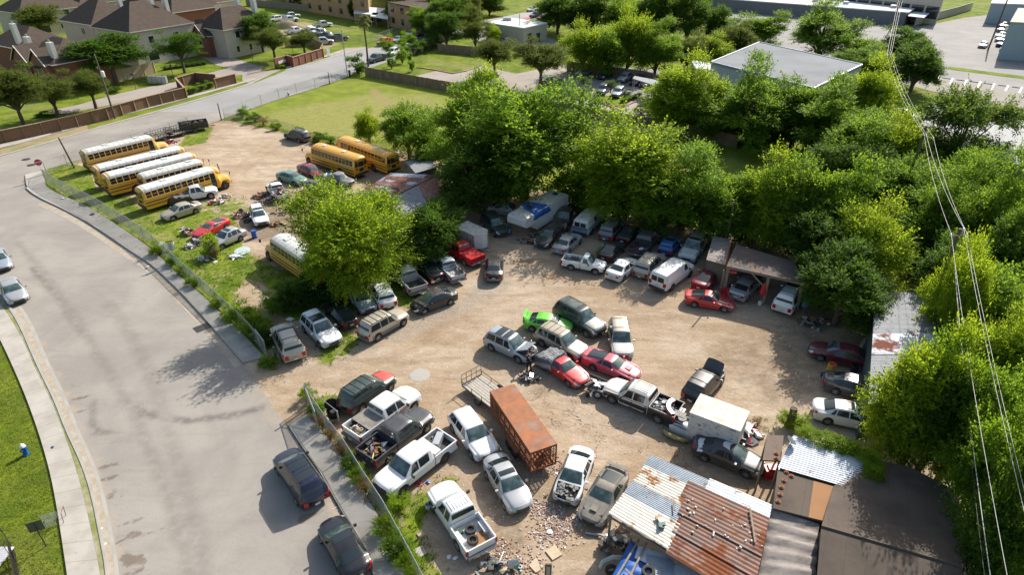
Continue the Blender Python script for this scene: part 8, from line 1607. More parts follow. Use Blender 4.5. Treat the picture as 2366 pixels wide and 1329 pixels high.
# red lettering on the white truck's door
c0=PLACED[l][0]; text('OTEC',.30,'sign_red',c0,(TY['pickup_crew_cover']['L']/2-1.95,-.995,.98),(math.pi/2,0,0),'door_lettering')
l3=bylab('white quad cab'); b=TY['pickup_quad']['bed']; inbed('dented white steel cabinet in the bed of the quad cab pickup',l3,b[1]+.75,-.05,1.05,(1.15,.45,.5),'roof_bluegrey' if False else 'galv','cabinet','cabinet',.5); inbed('chalky white panel on the quad cab bed front',l3,b[0]-.3,0,1.28,(.55,1.75,.04),'roof_white','panel','panel'); heap('scrap_heap','small scrap around the cabinet in the quad cab bed','scrap',local(l3,b[1]+.8,-.4,.78),.6,.3,.2,['galv','wood_grey','plastic'],16,5)
l4=bylab('red fender'); b=TY['pickup_crew_two_tone']['bed']; heap('rubble_load','pale rubble and panels heaped in the two-tone pickup bed','rubble',local(l4,b[0]-.75,0,.8),.7,.7,.42,['stone_white','stone_white','galv','plastic'],60,6,PLACED[l4][3],.08,.22)
m=MB(); 
for k in range(9): a=-1.1+k*.275; m.box((math.sin(a)*.75,math.cos(a)*.5-.3,0),(.26,.30,.30),-a*.6)
tag(ob('red_fender',m,'paint_fadedred',loc=local(l4,b[1]+.6,.1,1.18),rot=(.15,0,PLACED[l4][3]-1.2)),'loose red fender lying on top of the two-tone pickup load','fender')
l5=bylab('single cab'); inbed('cardboard box in the bed of the small white pickup',l5,.0,.1,.9,(.4,.35,.3),'cardboard','box','box')
l6=bylab('white bucket in its bed'); m=MB(); m.lathe([(.001,0),(.16,0),(.19,.4),(.001,.4)],n=14); tag(ob('bucket',m,'white_paint',loc=local(l6,-2.2,0,.8),rot=(0,1.4,0),smooth=True),'white bucket on its side in the dark grey pickup bed','bucket'); heap('scrap_heap','odd parts in the bed of the shaded dark grey pickup','scrap',local(l6,-2.3,.1,.78),.6,.5,.2,['galv','red_plastic','plastic'],16,7)
l7=bylab('old bicycles'); 
def bike(label,p,rz,mt):
    t=thing('bicycle',label,'bicycle',p,rz,'bicycles in the pale pickup bed')
    for x in (-.45,.45): m=MB(); m.tube([(x+.3*math.cos(a*.524),0,.3+.3*math.sin(a*.524)) for a in range(13)],.022,5); ob('wheel',m,'rubber',t)
    m=MB(); m.tube([(-.45,0,.3),(0,0,.32),(.32,0,.75),(.45,0,.3)],.02,5); m.tube([(0,0,.32),(-.15,0,.8),(.32,0,.75)],.02,5); m.tube([(-.45,0,.3),(-.15,0,.72)],.015,5); ob('frame',m,mt,t); ob('saddle',MB().box((-.17,0,.84),(.22,.12,.05)),'plastic',t); ob('handlebar',MB().tube([(.3,-.25,.85),(.32,0,.8),(.3,.25,.85)],.015,5),'chrome',t); t.rotation_euler=(1.15,0,rz); return t
bike('pale bicycle on top in the pale pickup bed',local(l7,-1.35,-.2,.95),PLACED[l7][3]+.5,'cardboard'); bike('dark bicycle under the other one in the pale pickup bed',local(l7,-1.6,-.1,.85),PLACED[l7][3]-.6,'black_metal')
l8=bylab('heaped with scrap'); heap('scrap_heap','tall scrap load in the bed of the yard white pickup','scrap',local(l8,-1.6,0,.8),.9,.8,.8,['engine','wood_pale','galv','white_paint','plastic','rust'],60,8,0,.12,.5)
l9=bylab('purple-grey pickup'); heap('scrap_heap','bags and parts in the bed of the purple-grey pickup','scrap',local(l9,-1.5,0,.8),.7,.6,.3,['plastic','white_paint','blue_plastic'],24,9)
l10=bylab('brown tarpaulin'); q=[local(l10,x,y,z) for x,y,z in ((-.35,1.05,1.35),(-.35,-1.05,1.30),(-2.95,-1.1,1.25),(-2.95,1.1,1.3))]; mat('tarp_brown',(.10,.065,.05),.8,c2=(.06,.04,.03),scale=1.5,bump=.3); tarp('brown_tarpaulin','brown tarpaulin over the bed of the white pickup by the school bus',q[0],q[1],q[2],q[3],'tarp_brown',.12,drop=.85,cat='tarpaulin',seed=4)
# striped blanket over the wrecked tail of the red coupe
l11=bylab('striped grey blanket'); n=N('striped_blanket'); v=n.obj(); sx=n.add('SeparateXYZ',{0:v}); st=n.math('LESS_THAN',n.math('FRACT',n.math('MULTIPLY',n.math('ADD',sx.outputs[0],sx.outputs[1]),4.0)),.38); n.base(n.mix(st,(.11,.11,.12),(.34,.34,.33))); n.set(Roughness=.95); MATS['striped_blanket']=n.m
q=[local(l11,x,y,z) for x,y,z in ((-.55,1.0,1.36),(-.45,-1.02,1.30),(-2.35,-1.12,1.02),(-2.4,1.05,1.05))]; c=ctr(q); tarp('blanket','grey blanket with pale stripes over the tail of the red coupe',q[0],q[1],q[2],q[3],'striped_blanket',.07,drop=.85,cat='blanket',seed=6)
# hood-less scraps by the silver SUV
sv=bylab('hood propped open'); p=local(sv,2.9,-.9,0)
heap('car_parts','dark pile of parts between the silver SUV and the blanketed red car','car parts',G(1225,878),.8,.5,.35,['plastic','engine','chrome','rubber'],34,11); heap('car_parts','red and dark crash parts behind the tan boxy SUV','car parts',G(1243,826),.5,.5,.5,['red_plastic','plastic','white_paint'],20,12); heap('tool_heap','bags and shiny tools beside the tan boxy SUV rear','tools',G(1236,790),.5,.6,.9,['plastic','chrome','plastic'],30,13,0,.06,.2)
# smashed front clip next to the two-tone truck
heap('front_end_wreck','torn-off car front end with bumper and engine before the two-tone pickup','car wreck',G(1375,905),.9,.7,.7,['galv','plastic','engine','white_paint'],34,14,.4,.15,.5); w_=tyre('alloy wheel and tyre leaning on the torn-off car front end',G(1381,912,.33),rad(-20),rad(78)); m=MB(); m.lathe([(.2,.09),(.12,.06),(.001,.07)],n=12); ob('rim',m,'rim',w_); 
stick('long dirty timber lying between the two red coupes',[(1322,853),(1405,894)],.12,.25); stick('second timber alongside the first between the red coupes',[(1335,852),(1412,884)],.16,.18,'wood_pale')
# mechanic bending into the engine bay
def person(loc,rz):
    t=thing('person','person in dark navy work clothes and cap, bent over the open engine bay','person',loc,rz)
    J=dict(hip=(0,0,.92),waist=(.06,0,1.05),chest=(.24,0,1.28),neck=(.36,0,1.42),head=(.42,0,1.50),head2=(.50,0,1.58),
     lh=(0,.10,.90),lk=(.05,.13,.48),la=(-.04,.14,.09),lt=(.12,.15,.05),rh=(0,-.10,.90),rk=(.0,-.13,.48),ra=(-.12,-.14,.09),rt=(.05,-.16,.05),
     ls=(.31,.18,1.36),le=(.42,.25,1.10),lw=(.66,.16,1.08),rs=(.31,-.18,1.36),re=(.44,-.25,1.10),rw=(.68,-.14,1.06))
    Rr=dict(hip=.15,waist=.14,chest=.15,neck=.06,head=.09,head2=.085,lh=.10,lk=.065,la=.045,lt=.045,rh=.10,rk=.065,ra=.045,rt=.045,ls=.075,le=.05,lw=.033,rs=.075,re=.05,rw=.033)
    E_=[('hip','waist'),('waist','chest'),('chest','neck'),('neck','head'),('head','head2'),('hip','lh'),('lh','lk'),('lk','la'),('la','lt'),('hip','rh'),('rh','rk'),('rk','ra'),('ra','rt'),('chest','ls'),('ls','le'),('le','lw'),('chest','rs'),('rs','re'),('re','rw')]
    def skin(names,edges,nm,mt,extra=0,sub=2):
        ids={k:i for i,k in enumerate(names)}; me=bpy.data.meshes.new(nm); me.from_pydata([J[k] for k in names],[(ids[a],ids[b]) for a,b in edges],[]); o=bpy.data.objects.new(nm,me); COL.objects.link(o); md=o.modifiers.new('s','SKIN'); 
        for i,k in enumerate(names): me.skin_vertices[0].data[i].radius=(Rr[k]+extra,)*2
        me.skin_vertices[0].data[0].use_root=True; o.modifiers.new('u','SUBSURF').levels=sub; o.modifiers['u'].render_levels=sub; me.materials.append(M(mt)); o.parent=t; return o
    ks=list(J)
    fing=[]
    for s,wk in ((1,'lw'),(-1,'rw')):
        w=Vector(J[wk]); J['p'+wk]=tuple(w+Vector((.08,-s*.01,-.01))); Rr['p'+wk]=.032; ks.append('p'+wk); E_.append((wk,'p'+wk))
        for k in range(4):
            a='f%s%d'%(wk,k); b=a+'b'; y=(k-1.5)*.022; J[a]=tuple(w+Vector((.13-.006*abs(k-1),y,-.02))); J[b]=tuple(w+Vector((.165-.008*abs(k-1),y*1.1,-.05))); Rr[a]=.010; Rr[b]=.008; ks+=[a,b]; E_+=[('p'+wk,a),(a,b)]
        a='t'+wk; J[a]=tuple(w+Vector((.09,s*-.05,-.03))); Rr[a]=.011; ks.append(a); E_.append(('p'+wk,a))
    bd=skin(ks,E_,'body','skin')
    skin(['chest','waist','hip','ls','le','rs','re'],[('chest','waist'),('waist','hip'),('chest','ls'),('ls','le'),('chest','rs'),('rs','re')],'shirt','navy_cloth',.02)
    skin(['hip','lh','lk','la','rh','rk','ra'],[('hip','lh'),('lh','lk'),('lk','la'),('hip','rh'),('rh','rk'),('rk','ra')],'trousers','navy_cloth',.018)
    for nm,y in (('la',.145),('ra',-.15)): a=J[nm]; ob('shoe',MB().box((a[0]+.07,y,.05),(.28,.10,.10)),'plastic',t)
    hx,hy,hz=.50,0,1.60
    m=MB(); m.lathe([(.105,-.02),(.11,.03),(.085,.09),(.03,.115),(.001,.118)],(hx-.02,hy,hz),n=14); m.box((hx+.1,hy,hz-.0),(.12,.13,.015),rot=Matrix.Rotation(.35,3,'Y')); ob('cap',m,'hair',t,smooth=True)
    m=MB(); m.lathe([(.001,-.03),(.02,-.02),(.001,.02)],(hx+.095,hy,hz-.07),n=6); ob('nose',m,'skin',t)
    for s in (1,-1): ob('ear',MB().box((hx-.03,s*.092,hz-.06),(.04,.02,.06)),'skin',t); ob('eye',MB().box((hx+.085,s*.035,hz-.045),(.01,.02,.012)),'dark',t)
    ob('back_print',MB().lathe([(.001,0),(.06,0),(.06,.006),(.001,.006)],(.10,.0,1.26),n=12),'white_paint',t)
    return t
a=G(1222,858); bq=local(sv,1.75,-.35,0); d=bq-a; person(a,math.atan2(d.y,d.x))
# open door of the white sedan in the back row
# barrels, buckets, bins
def drum(label,p,mt,top,r=.29,h=.88):
    t=thing('barrel',label,'barrel',p); m=MB(); m.lathe([(.001,0),(r,0),(r,h*.32),(r+.02,h*.34),(r,h*.36),(r,h*.64),(r+.02,h*.66),(r,h*.68),(r,h),(r-.02,h)],n=22); ob('drum',m,mt,t,smooth=True); m=MB(); m.lathe([(r-.015,h-.01),(r-.03,h-.015),(.001,h-.015)],n=22); ob('lid',m,top,t)
drum('yellow oil barrel with a red lid between maroon and dark sedans',G(1917,862),'yellow_paint','red_plastic'); drum('blue plastic barrel beside the white station wagon',G(589,549),'blue_plastic','blue_plastic'); drum('dark blue barrel under the camper trailer nose',G(1175,540),'blue_plastic','blue_plastic',.28,.8)
w_=tyre('wheel with alloy rim at the foot of the yellow barrel',G(1907,868,.12)); m=MB(); m.lathe([(.2,.08),(.12,.06),(.001,.07)],n=12); ob('rim',m,'rim',w_)
def bucket(label,p,mt,r=.16,h=.36): m=MB(); m.lathe([(.001,0),(r*.85,0),(r,h),(r*.93,h),(r*.8,.05),(.001,.05)],n=16); tag(ob('bucket',m,mt,loc=p,smooth=True),label,'bucket')
bucket('white bucket by the front wheel of the tyre-loaded pickup',G(989,1176),'white_paint',.18,.4); bucket('dark bin in front of the maroon sedan rear wheel',G(1972,858),'plastic',.28,.6); bucket('grey bucket left of the concrete carport post',G(1661,668),'galv',.18,.38)
def parasol(label,base,mt,h=2.3,bucket_=True):
    p=G(*base); t=thing('parasol',label,'parasol',p); ob('pole',MB().tube([(0,0,0),(.06,.04,h)],.025,6),'wood_grey',t); m=MB()
    prof=[(.04,h),(.12,h-.15),(.20,h-.7),(.24,h-1.05),(.20,h-1.25)]; vs=[];fs=[]; n=16
    for r,z in prof:
        for k in range(n): a=2*math.pi*k/n; q=r*(1+.22*(k%2)); vs.append((q*math.cos(a)+.05,q*math.sin(a)+.03,z-.03*(k%2)))
    for i in range(len(prof)-1):
        for k in range(n): fs.append((i*n+k,(i+1)*n+k,(i+1)*n+(k+1)%n,i*n+(k+1)%n))
    fs.append(tuple(range(n))); m.add(vs,fs); ob('canopy',m,mt,t)
    if bucket_: m=MB(); m.lathe([(.001,0),(.17,0),(.19,.35),(.001,.34)],n=14); ob('bucket_base',m,'white_paint',t,smooth=True)
parasol('closed red parasol in a white bucket before the carport',(1755,704),'red_plastic'); mat('parasol_blue',(.05,.16,.34),.7); parasol('closed blue parasol right of the white SUV at the carport',(1853,728),'parasol_blue',2.1,False)
# carport clutter
heap('scrap_heap','heap of metal and timber against the dark wall right of the carport','scrap',G(1880,748),1.6,.8,.7,['wood_grey','galv','black_metal','plastic','wood_pale','rust'],60,21); heap('scrap_heap','parts stacked on the left floor of the carport','scrap',G(1697,668),.8,.6,.7,['red_plastic','black_metal','chrome','plastic'],36,22); heap('scrap_heap','shaded odds and ends at the rear of the carport','scrap',G(1740,652),1.2,.5,.6,['black_metal','wood_grey','galv'],30,23)
for i in range(4): 
    m=MB(); m.box((0,0,.1),(.45,.22,.2),.3*i); tag(ob('concrete_block',m,'concrete',loc=G(1858+i*11,748+i*5)),('first','second','third','fourth')[i]+' concrete block from the left before the dark scrap heap','concrete block')
m=MB(); m.box((0,0,.45),(.5,.5,.05)); [m.box((x,y,.22),(.05,.05,.45)) for x in (-.22,.22) for y in (-.22,.22)]; m.box((0,.22,.75),(.5,.04,.55)); tag(ob('garden_chair',m,'red_plastic',loc=G(1673,690)),'small red stool-like chair at the foot of the carport post','chair')
m=MB(); m.box((0,0,.35),(.9,.6,.7)); m.box((.1,0,.75),(.7,.5,.1)); tag(ob('tool_chest',m,'red_plastic',loc=G(1779,1100)),'red cabinet standing under the little shingle roof','cabinet')
# scrap around the box truck
heap('car_parts','red and white crash parts heaped behind the box truck','car parts',G(1722,1005),.9,.9,.7,['red_plastic','white_paint','plastic','black_metal','white_paint'],50,24,0,.15,.5)
t=thing('van_front_panel','white cab shell with a black windscreen lying against the stripped chassis','cab shell',G(1578,998),rad(-38)); m=MB(); m.lathe([(0.5,-.9),(.62,-.6),(.62,.6),(.5,.9)],(0,0,.25),'X',14); o=ob('cab_panel',m,'white_paint',t,smooth=True); o.scale=(1,.8,.9); ob('windscreen',MB().box((-.05,-.42,.62),(1.1,.03,.5),rot=Matrix.Rotation(.8,3,'X')),'dark',t)
m=MB(); m.tube([(-.9,.28,.22),(-.6,.06,.25),(0,0,.26),(.6,.06,.25),(.9,.28,.22)],[.12,.16,.17,.16,.12],8); tag(ob('gold_bumper',m,mat('gold_bumper',(.32,.27,.11),.45,.3),loc=G(1558,1018),rot=(0,0,rad(-32)),smooth=True),'loose gold-coloured bumper lying on the dirt','bumper')
lx=bylab('loose white body panels'); 
def panel(label,lab,x,y,z,d,rot,mt='white_paint'): m=MB(); nx=8; vs=[];fs=[]; 
for (lbl,x,y,z,dx,dy,a) in (('curved white panel hanging over the trunk of the dark grey sedan',-1.75,-.25,1.12,.35,1.5,.15),('bent white panel on the roof of the dark grey sedan',-.15,-.05,1.50,.45,1.2,-.1)):
    m=MB(); vs=[];fs=[]; nn_=10
    for i in range(nn_+1):
        v_=i/nn_-.5
        for j in range(3): vs.append(((j-1)*dx*.5+.05*math.sin(i),v_*dy,-.75*v_*v_*1.6+.02*j))
    for i in range(nn_):
        for j in range(2): q_=i*3+j; fs.append((q_,q_+1,q_+4,q_+3))
    m.add(vs,fs); o=ob('body_panel',m,'white_paint',loc=local(lx,x,y,z),rot=(0,0,PLACED[lx][3]+a)); o.modifiers.new('t','SOLIDIFY').thickness=.03; tag(o,lbl,'body panel','white panels on the dark grey sedan')
# brick rubble in front of the cars
m=MB(); rs=random.Random(9); m2=MB(); m3=MB()
def rub(mm,px,py,sp,n):
    for _ in range(n):
        p=G(px+rs.gauss(0,sp),py+rs.gauss(0,sp*.75)); s=rs.uniform(.025,.085); mm.box((p.x,p.y,s*.3),(s*rs.uniform(1,2),s,s*rs.uniform(.5,1)),rot=Matrix.Rotation(rs.uniform(0,6),3,'Z')@Matrix.Rotation(rs.uniform(-.5,.5),3,'X'))
for px,py,sp,n_ in ((1245,1175,14,160),(1280,1195,20,320),(1310,1215,20,260),(1270,1240,26,260),(1170,1290,22,170),(1230,1315,26,170),(1260,1090,12,90),(1298,1080,12,60),(1150,1262,14,70),(1340,1200,12,80),(1440,1225,12,60)):
    rub(m,px,py,sp,n_//2); rub(m2,px,py,sp,n_//3); rub(m3,px,py,sp,n_//5)
for mm,mt,lab in ((m,mat('brick_bits',(.32,.19,.14),.9,c2=(.22,.12,.085)),'broken red brick scattered over the dirt between the sedans'),(m2,mat('pale_bits',(.42,.33,.26),.9,c2=(.32,.24,.18)),'pale mortar and tile fragments among the broken brick'),(m3,'stone_white','white plaster crumbs among the broken brick')): tag(ob('brick_rubble',mm,mt),lab,'rubble',None,'stuff')
# litter and pebbles
m=MB()
for _ in range(1500):
    px,py=rs.uniform(740,1900),rs.uniform(560,1250); p=G(px,py); s=rs.uniform(.02,.06)
    if lotmask('grass',p.x,p.y)<.5: m.box((p.x,p.y,s*.3),(s*1.4,s,s*.6),rs.uniform(0,3))
tag(ob('gravel',m,'stone_white'),'pale pebbles and crumbs strewn over the yard dirt','gravel',None,'stuff')
def litter(label,px,py,mt,s=.25,cat='litter',nm='litter_bag',z=0):
    m=MB(); q=random.Random(px*7+py); n=6; vs=[(0,0,.03+s*.4)]+[(s*q.uniform(.5,1)*math.cos(k*6.28/n),s*q.uniform(.5,1)*math.sin(k*6.28/n),.01+q.uniform(0,.08)) for k in range(n)]; m.add(vs,[(0,1+k,1+(k+1)%n) for k in range(n)]); tag(ob(nm,m,mt,loc=G(px,py,z)),label,cat)
for i,a in enumerate([('white bag on the pavement midway along the vine fence',554,769,'white_paint',.3,.13),('white bag high on the pavement below the school buses',341,617,'white_paint',.22,.13),('white scrap near the blue rag on the pavement',392,612,'white_paint',.2,.13),('blue rag on the pavement below the speed limit sign',415,634,'blue_plastic',.3,.13),('small blue scrap above the blue rag on the pavement',398,625,'blue_plastic',.18,.13),('blue-white bag on the kerbside walk near the STOP sign',145,459,'white_paint',.3,.13),('white paper at the foot of the vine fence',443,657,'white_paint',.2,.13),('white paper on the soil behind the champagne SUV',670,738,'white_paint',.45,0),('white ball-like bag in the yard grass',497,606,'stone_white',.35,0),('black bag on the pavement below the school buses',213,496,'plastic',.35,.13),('white paper on the pavement by the gutter grate',516,730,'white_paint',.2,.13),('blue rag under the white quad cab pickup',989,1117,'blue_plastic',.2,0),('white bag beside the brick rubble at the bottom',1270,1232,'white_paint',.22,0),('white tray on the grass by the tyre-loaded pickup',1037,1288,'white_paint',.22,0),('white scrap next to the tray by the tyre-loaded pickup',1052,1291,'white_paint',.2,0),('blue scrap on the left pavement',123,1034,'blue_plastic',.14,.12),('white cup on the left gutter',234,1224,'white_paint',.12,.02),('white lid on the left gutter',243,1259,'white_paint',.12,.02)]): litter(a[0],a[1],a[2],a[3],a[4],z=a[5])
heap('magenta_toys','magenta and pink plastic toys in the grass under the white quad cab pickup','toys',G(968,1117),.4,.3,.15,[mat('magenta',(.45,.02,.12),.5),'red_plastic'],18,31,0,.06,.15)
def board(label,pts,mt,nm='board',z=.05): q=[G(x,y,z) for x,y in pts]; c=ctr(q); m=MB(); m.prism([tuple((p-c)[:2]) for p in q],-.03,.03); tag(ob(nm,m,mt,loc=c),label,'board')
board('square pale plywood sheet on the dirt below the brick rubble',[(1260,1275),(1282,1260),(1299,1283),(1277,1296)],'wood_pale'); board('torn plywood beside the square sheet at the bottom',[(1222,1308),(1238,1290),(1250,1318),(1238,1325)],'wood_pale'); board('tan board in the grass by the lower fence',[(962,1234),(975,1227),(984,1237),(970,1245)],'cardboard'); board('broken concrete slab in the grass by the lower fence',[(955,1272),(975,1262),(986,1280),(966,1292)],'concrete',z=.1); board('brown mat of bare clay by the lower fence',[(900,1195),(925,1185),(940,1215),(918,1228)],'verge_dirt',z=.012)
a=G(1265,1345); t=thing('wooden_signpost','dark framed board standing at the bottom edge below the plywood','signboard',G(1265,1352)); ob('frame',MB().box((0,0,.9),(.36,.08,1.7)),'wood_pole',t); ob('panel',MB().box((0,-.045,.9),(.2,.02,1.4)),'concrete',t)
heap('scrap_heap','chairs, pots and scrap at the bottom edge beside the tyre-loaded pickup','scrap',G(1150,1318),1.3,.6,.5,['wood_grey','galv','plastic','cardboard','green_metal'],50,32); heap('scrap_heap','dark junk under the corner of the patchwork shed roof','scrap',G(1420,1260),1.0,.8,.7,['plastic','wood_grey','black_metal','wood_pale','galv','rust'],60,33)
m=MB(); m.tube([(0,0,.1),(.9,-.2,.15),(1.5,-.7,.3)],[.06,.07,.05],6); tag(ob('bumper_strip',m,'galv',loc=G(1352,1235)),'pale curved bumper strip on the ground by the patchwork shed','bumper')
m=MB(); m.tube([(-.75,-.1,.3),(-.6,0,.62),(0,.08,.75),(.6,0,.62),(.75,-.1,.3)],[.13]*5,8); tag(ob('fender',m,'galv',loc=G(1415,1312),rot=(0,0,.2),smooth=True),'grey car fender standing beside the blue tarpaulin shelter','fender'); tyre('dark tyre under the grey fender beside the shelter',G(1412,1318,.3),0,1.4)
# upper yard junk
for i,(x,y,sx,sy,hz,mts,lab) in enumerate([(432,540,.8,.8,.7,['plastic','black_metal','white_paint','red_plastic'],'junk with upright dark duct left of the red sports car'),(455,565,.5,.4,.6,['plastic','galv','white_paint'],'white and dark junk by the fence corner of the scrap grass'),(440,572,.6,.5,.4,['white_paint','wood_grey'],'broken white panels near the fence'),(478,600,.8,.6,.3,['brick_red','white_paint','wood_grey','galv'],'scrap scattered before the retro hatchback'),(585,505,1.2,.8,.7,['black_metal','rust','galv','plastic'],'engine scrap behind the white station wagon'),(560,500,1.0,.8,.6,['galv','plastic','rust','red_plastic'],'wheels and axles between station wagon and sports car'),(618,470,1.4,1.0,.8,['rust','black_metal','wood_grey','galv'],'rusty frames below the scrap pickup'),(660,490,1.6,1.0,.6,['black_metal','rust','white_paint','galv','plastic'],'axle scrap below the scrap pickup load'),(690,470,1.2,.9,.5,['white_paint','black_metal','galv'],'mixed scrap beside the dark blue sedan'),(640,520,1.0,.6,.3,['cardboard','rust','plastic'],'flat litter between station wagon and lime tree'),(600,455,.9,.8,.5,['rust','wood_grey'],'rusty poles left of the scrap pickup'),(500,470,.9,.6,.5,['plastic','white_paint','red_plastic','cardboard'],'parts around the missing front wheel of the white pickup'),(520,455,.7,.5,.3,['cardboard','white_paint'],'pale cartons near the nose of the white pickup'),(675,420,.8,.4,.4,['plastic','rust'],'dark parts between teal and dark red sedans'),(745,400,.7,.4,.4,['blue_plastic','plastic','white_paint'],'blue and dark bags by the dark red sedan'),(395,330,.9,.5,.5,['plastic','red_plastic','white_paint'],'scrap in front of the cage trailers'),(545,595,.6,.3,.2,['white_paint','galv'],'pale scrap right of the retro hatchback'),(1245,545,1.2,.5,.4,['galv','black_metal','wood_grey','rust'],'scrap metal before the camper trailer nose'),(1222,560,1.0,.5,.3,['rust','black_metal','galv'],'bicycle frames and pipes by the black sedan'),(1490,517,.9,.5,1.2,['wood_grey','rubber','galv'],'old gate and tyre leaning in the trees')]):
    heap('scrap_heap',lab,'scrap',G(x,y),sx,sy,hz,mts,44,50+i,group='scrap heaps in the upper yard')
for i,(x,y,r) in enumerate([(676,487,.3),(692,500,.3),(556,487,.3),(569,512,.3),(1484,500,.35)]): tyre(('loose tyre '+['left below the scrap pickup','right below the scrap pickup','behind the red sports car','beside the white station wagon','leaning on the old gate in the trees'][i]),G(x,y,.12 if i<4 else .6),0,.2*i if i<4 else 1.4,r,'loose tyres in the yard')
m=MB(); m.lathe([(.001,0),(.8,0),(.82,.04),(.001,.05)],n=24); tag(ob('table_top',m,mat('pale_teal',(.45,.55,.52),.5),loc=G(560,580,.1),rot=(.08,0,0)),'pale round table top lying in the grass','table top')
m=MB(); m.tube([(0,0,0),(0,0,.35)],.16,10); m.tube([(0,0,.35),(0,0,.7)],.02,4); tag(ob('traffic_cone',MB().lathe([(.2,0),(.2,.04),(.14,.04),(.03,.65),(.001,.65)],n=12),'red_plastic',loc=G(741,418)),'orange-red traffic cone beside the purple-grey pickup','traffic cone')
m=MB(); m.box((0,0,0),(1.5,.9,.1),rot=Matrix.Rotation(.5,3,'X')); tag(ob('trunk_lid',m,'white_paint',loc=G(383,568,.5)),'white square panel leaning at the fence left of the speed limit sign','panel')
# open black bin by the lower gate
t=thing('waste_bin','tipped black bin holding rags beside the lower gate brace','bin',G(772,962),.5); m=MB(); m.lathe([(.001,0),(.38,0),(.5,.55),(.46,.55),(.36,.06),(.001,.06)],n=14); ob('tub',m,'dark',t,smooth=True); ob('open_lid',MB().lathe([(.001,0),(.48,0),(.48,.04),(.001,.04)],(.0,.5,.75),'Y',14),'dark',t); ob('rag',MB().box((0,0,.45),(.4,.3,.15),.4),'cardboard',t)
m=MB(); m.box((0,0,0),(.28,.02,.4)); tag(ob('notice',m,'sign_white',loc=G(758,972,1.2),rot=(0,0,rad(-50))),'small white notice wired to the lower fence','notice')
m=MB(); m.tube([(0,0,.1),(.4,-.9,1.0)],.025,5); tag(ob('yellow_pole',m,'yellow_paint',loc=G(787,1015)),'yellow pole leaning on the lower fence','pole')
# lawn corner: shopping cart and iron fence
t=thing('shopping_cart','tipped grey shopping cart in the grass by the left pavement','shopping cart',G(118,1212),rad(20)); m=MB()
for k in range(8): m.tube([(-.45,-.28,.12+k*.07),(.4,-.28,.12+k*.07)],.008,3); m.tube([(-.45,.28,.12+k*.07),(.4,.28,.12+k*.07)],.008,3); m.tube([(-.45+k*.12,-.28,.12),(-.45+k*.12,-.28,.62)],.008,3); m.tube([(-.45+k*.12,.28,.12),(-.45+k*.12,.28,.62)],.008,3)
ob('basket',m,'galv',t); m=MB(); m.tube([(.4,-.28,.1),(.75,-.28,.1),(.85,-.28,.9),(.85,.28,.9),(.75,.28,.1),(.4,.28,.1)],.02,5); ob('frame',m,'rust',t); 
for x,y in ((.75,-.28),(.75,.28),(-.4,-.28),(-.4,.28)): ob('caster',MB().tube([(x,y-.02,.06),(x,y+.02,.06)],.06,8),'plastic',t)
t=thing('iron_fence','black iron railings in the lower left corner','fence',G(10,1300)); o0=t.location
for a,b in (((8,1235),(34,1275)),((18,1278),(48,1325)),((-20,1210),(8,1235)),((34,1275),(60,1400))):
    p,q=G(*a)-o0,G(*b)-o0; m=MB(); L=(q-p).length
    for z in (.3,1.2): m.tube([p+Vector((0,0,z)),q+Vector((0,0,z))],.02,4)
    for k in range(int(L/.13)+1): s=p.lerp(q,k*.13/L); m.tube([(s.x,s.y,.02),(s.x,s.y,1.3)],.012,4)
    ob('railing',m,'black_metal',t)
t=thing('garden_table','white and blue covered table at the lower left corner behind the railings','table',G(-4,1310)); ob('top',MB().box((0,0,.6),(1.2,1.6,.05)),'roof_white',t); [ob('leg',MB().box((x,y,.3),(.05,.05,.6)),'black_metal',t) for x in (-.5,.5) for y in (-.7,.7)]
tag(ob('storm_grate',MB().box((0,0,0),(1.0,1.3,.03)),'black_metal',loc=G(468,757,.02),rot=(0,0,rad(-45))),'dark square drain grate in the gutter below the vine fence','grate')
for x,y,r,lab in ((60,368,.35,'upper manhole cover on the upper street'),(72,381,.35,'lower manhole cover on the upper street')): tag(ob('manhole_cover',MB().lathe([(.001,0),(r*1.6,0),(r*1.6,-.01)],n=18),'black_metal',loc=G(x,y,.02)),lab,'manhole cover')
tag(ob('concrete_patch',MB().lathe([(.001,0),(.75,0),(.8,-.01)],n=14),'concrete',loc=G(970,867,.012)),'round pale concrete cap flush with the dirt drive','concrete cap')
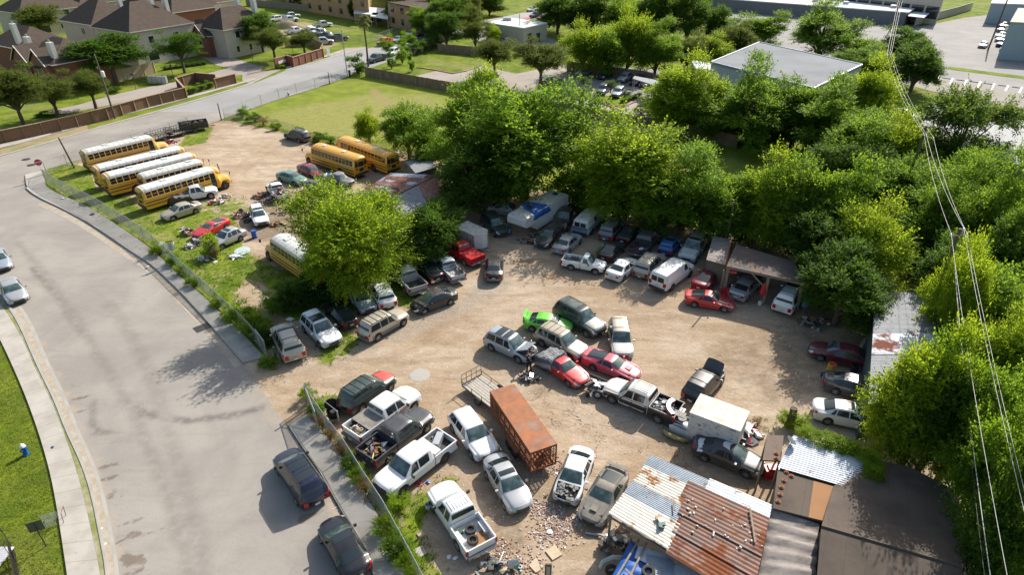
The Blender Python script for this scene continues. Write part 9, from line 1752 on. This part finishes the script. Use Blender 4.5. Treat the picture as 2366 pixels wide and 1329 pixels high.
# community bits
t=thing('air_conditioners','row of grey utility cabinets on the corner lawn','cabinet',G(350,193))
for k in range(4): ob('cabinet',MB().box((k*.95,0,.85),(.85,.7,1.3),.05),'galv',t)
for x,y,h,lab in ((137,268,2.4,'black garden lamp between the first and second oak'),(314,206,2.6,'garden lamp right of the transformer pole'),(402,183,2.6,'garden lamp in front of the grey cabinets'),(585,142,2.6,'black garden lamp at the gated lawn'),(678,128,2.4,'black garden lamp behind the short brick wall'),(560,112,2.4,'black garden lamp on the slope below the brick house')):
    t=thing('garden_lamp',lab,'garden lamp',G(x,y),0,'garden lamps of the community'); ob('pole',MB().tube([(0,0,0),(0,0,h)],.05,6),'black_metal',t); ob('lantern',MB().lathe([(.05,h),(.16,h+.05),(.18,h+.35),(.02,h+.5)],n=8),'glass',t)
t=thing('community_gate','low black sliding gate across the community drive','gate',G(615,163)); a,b=G(572,173)-t.location,G(636,160)-t.location; m=MB()
for z in (.2,1.4): m.tube([a+Vector((0,0,z)),b+Vector((0,0,z))],.04,4)
for k in range(30): s=a.lerp(b,k/29); m.tube([(s.x,s.y,.1),(s.x,s.y,1.5)],.018,4)
ob('gate_panel',m,'black_metal',t)
t=thing('gravel_mound','heap of brown soil in the field car park','soil heap',G(665,64)); m=MB(); m.lathe([(6,0),(4.6,.5),(2.8,1.4),(1.0,2.0),(.001,2.1)],n=20); o=ob('mound',m,'verge_dirt',t,smooth=True); o.scale=(1,.5,1)
m=MB(); m.lathe([(.01,0),(.5,0),(.001,.02)],n=6)
for lab,pts,mt in (('low red canopy by the far street corner',[(1185,46),(1222,38),(1226,41),(1190,50)],'red_plastic'),):
    slab(lab,pts,2.5,mt,walls=False,name='canopy',cat='canopy')
# brick island edges round the courtyard beds
mat('brick_edge',(.36,.19,.13),.9)
for lab,l in (('brick edging around the right courtyard bed',[(1300,207),(1330,220),(1400,240),(1430,247),(1442,247),(1484,228)]),('brick edging of the round lawn',[(962,156),(1000,161),(1047,170),(1078,164),(1110,152)]),('brick edging of the narrow courtyard bed',[(1388,238),(1410,246),(1432,254),(1420,256)])):
    P_=GP(l); o0=P_[0]; m=MB()
    for a,b in zip(P_,P_[1:]): a,b=a-o0,b-o0; m.box((*((a+b)/2).xy,.08),((b-a).length+.05,.22,.2),math.atan2((b-a).y,(b-a).x))
    tag(ob('brick_edging',m,'brick_edge',loc=o0),lab,'edging')
bpy.context.view_layer.update()
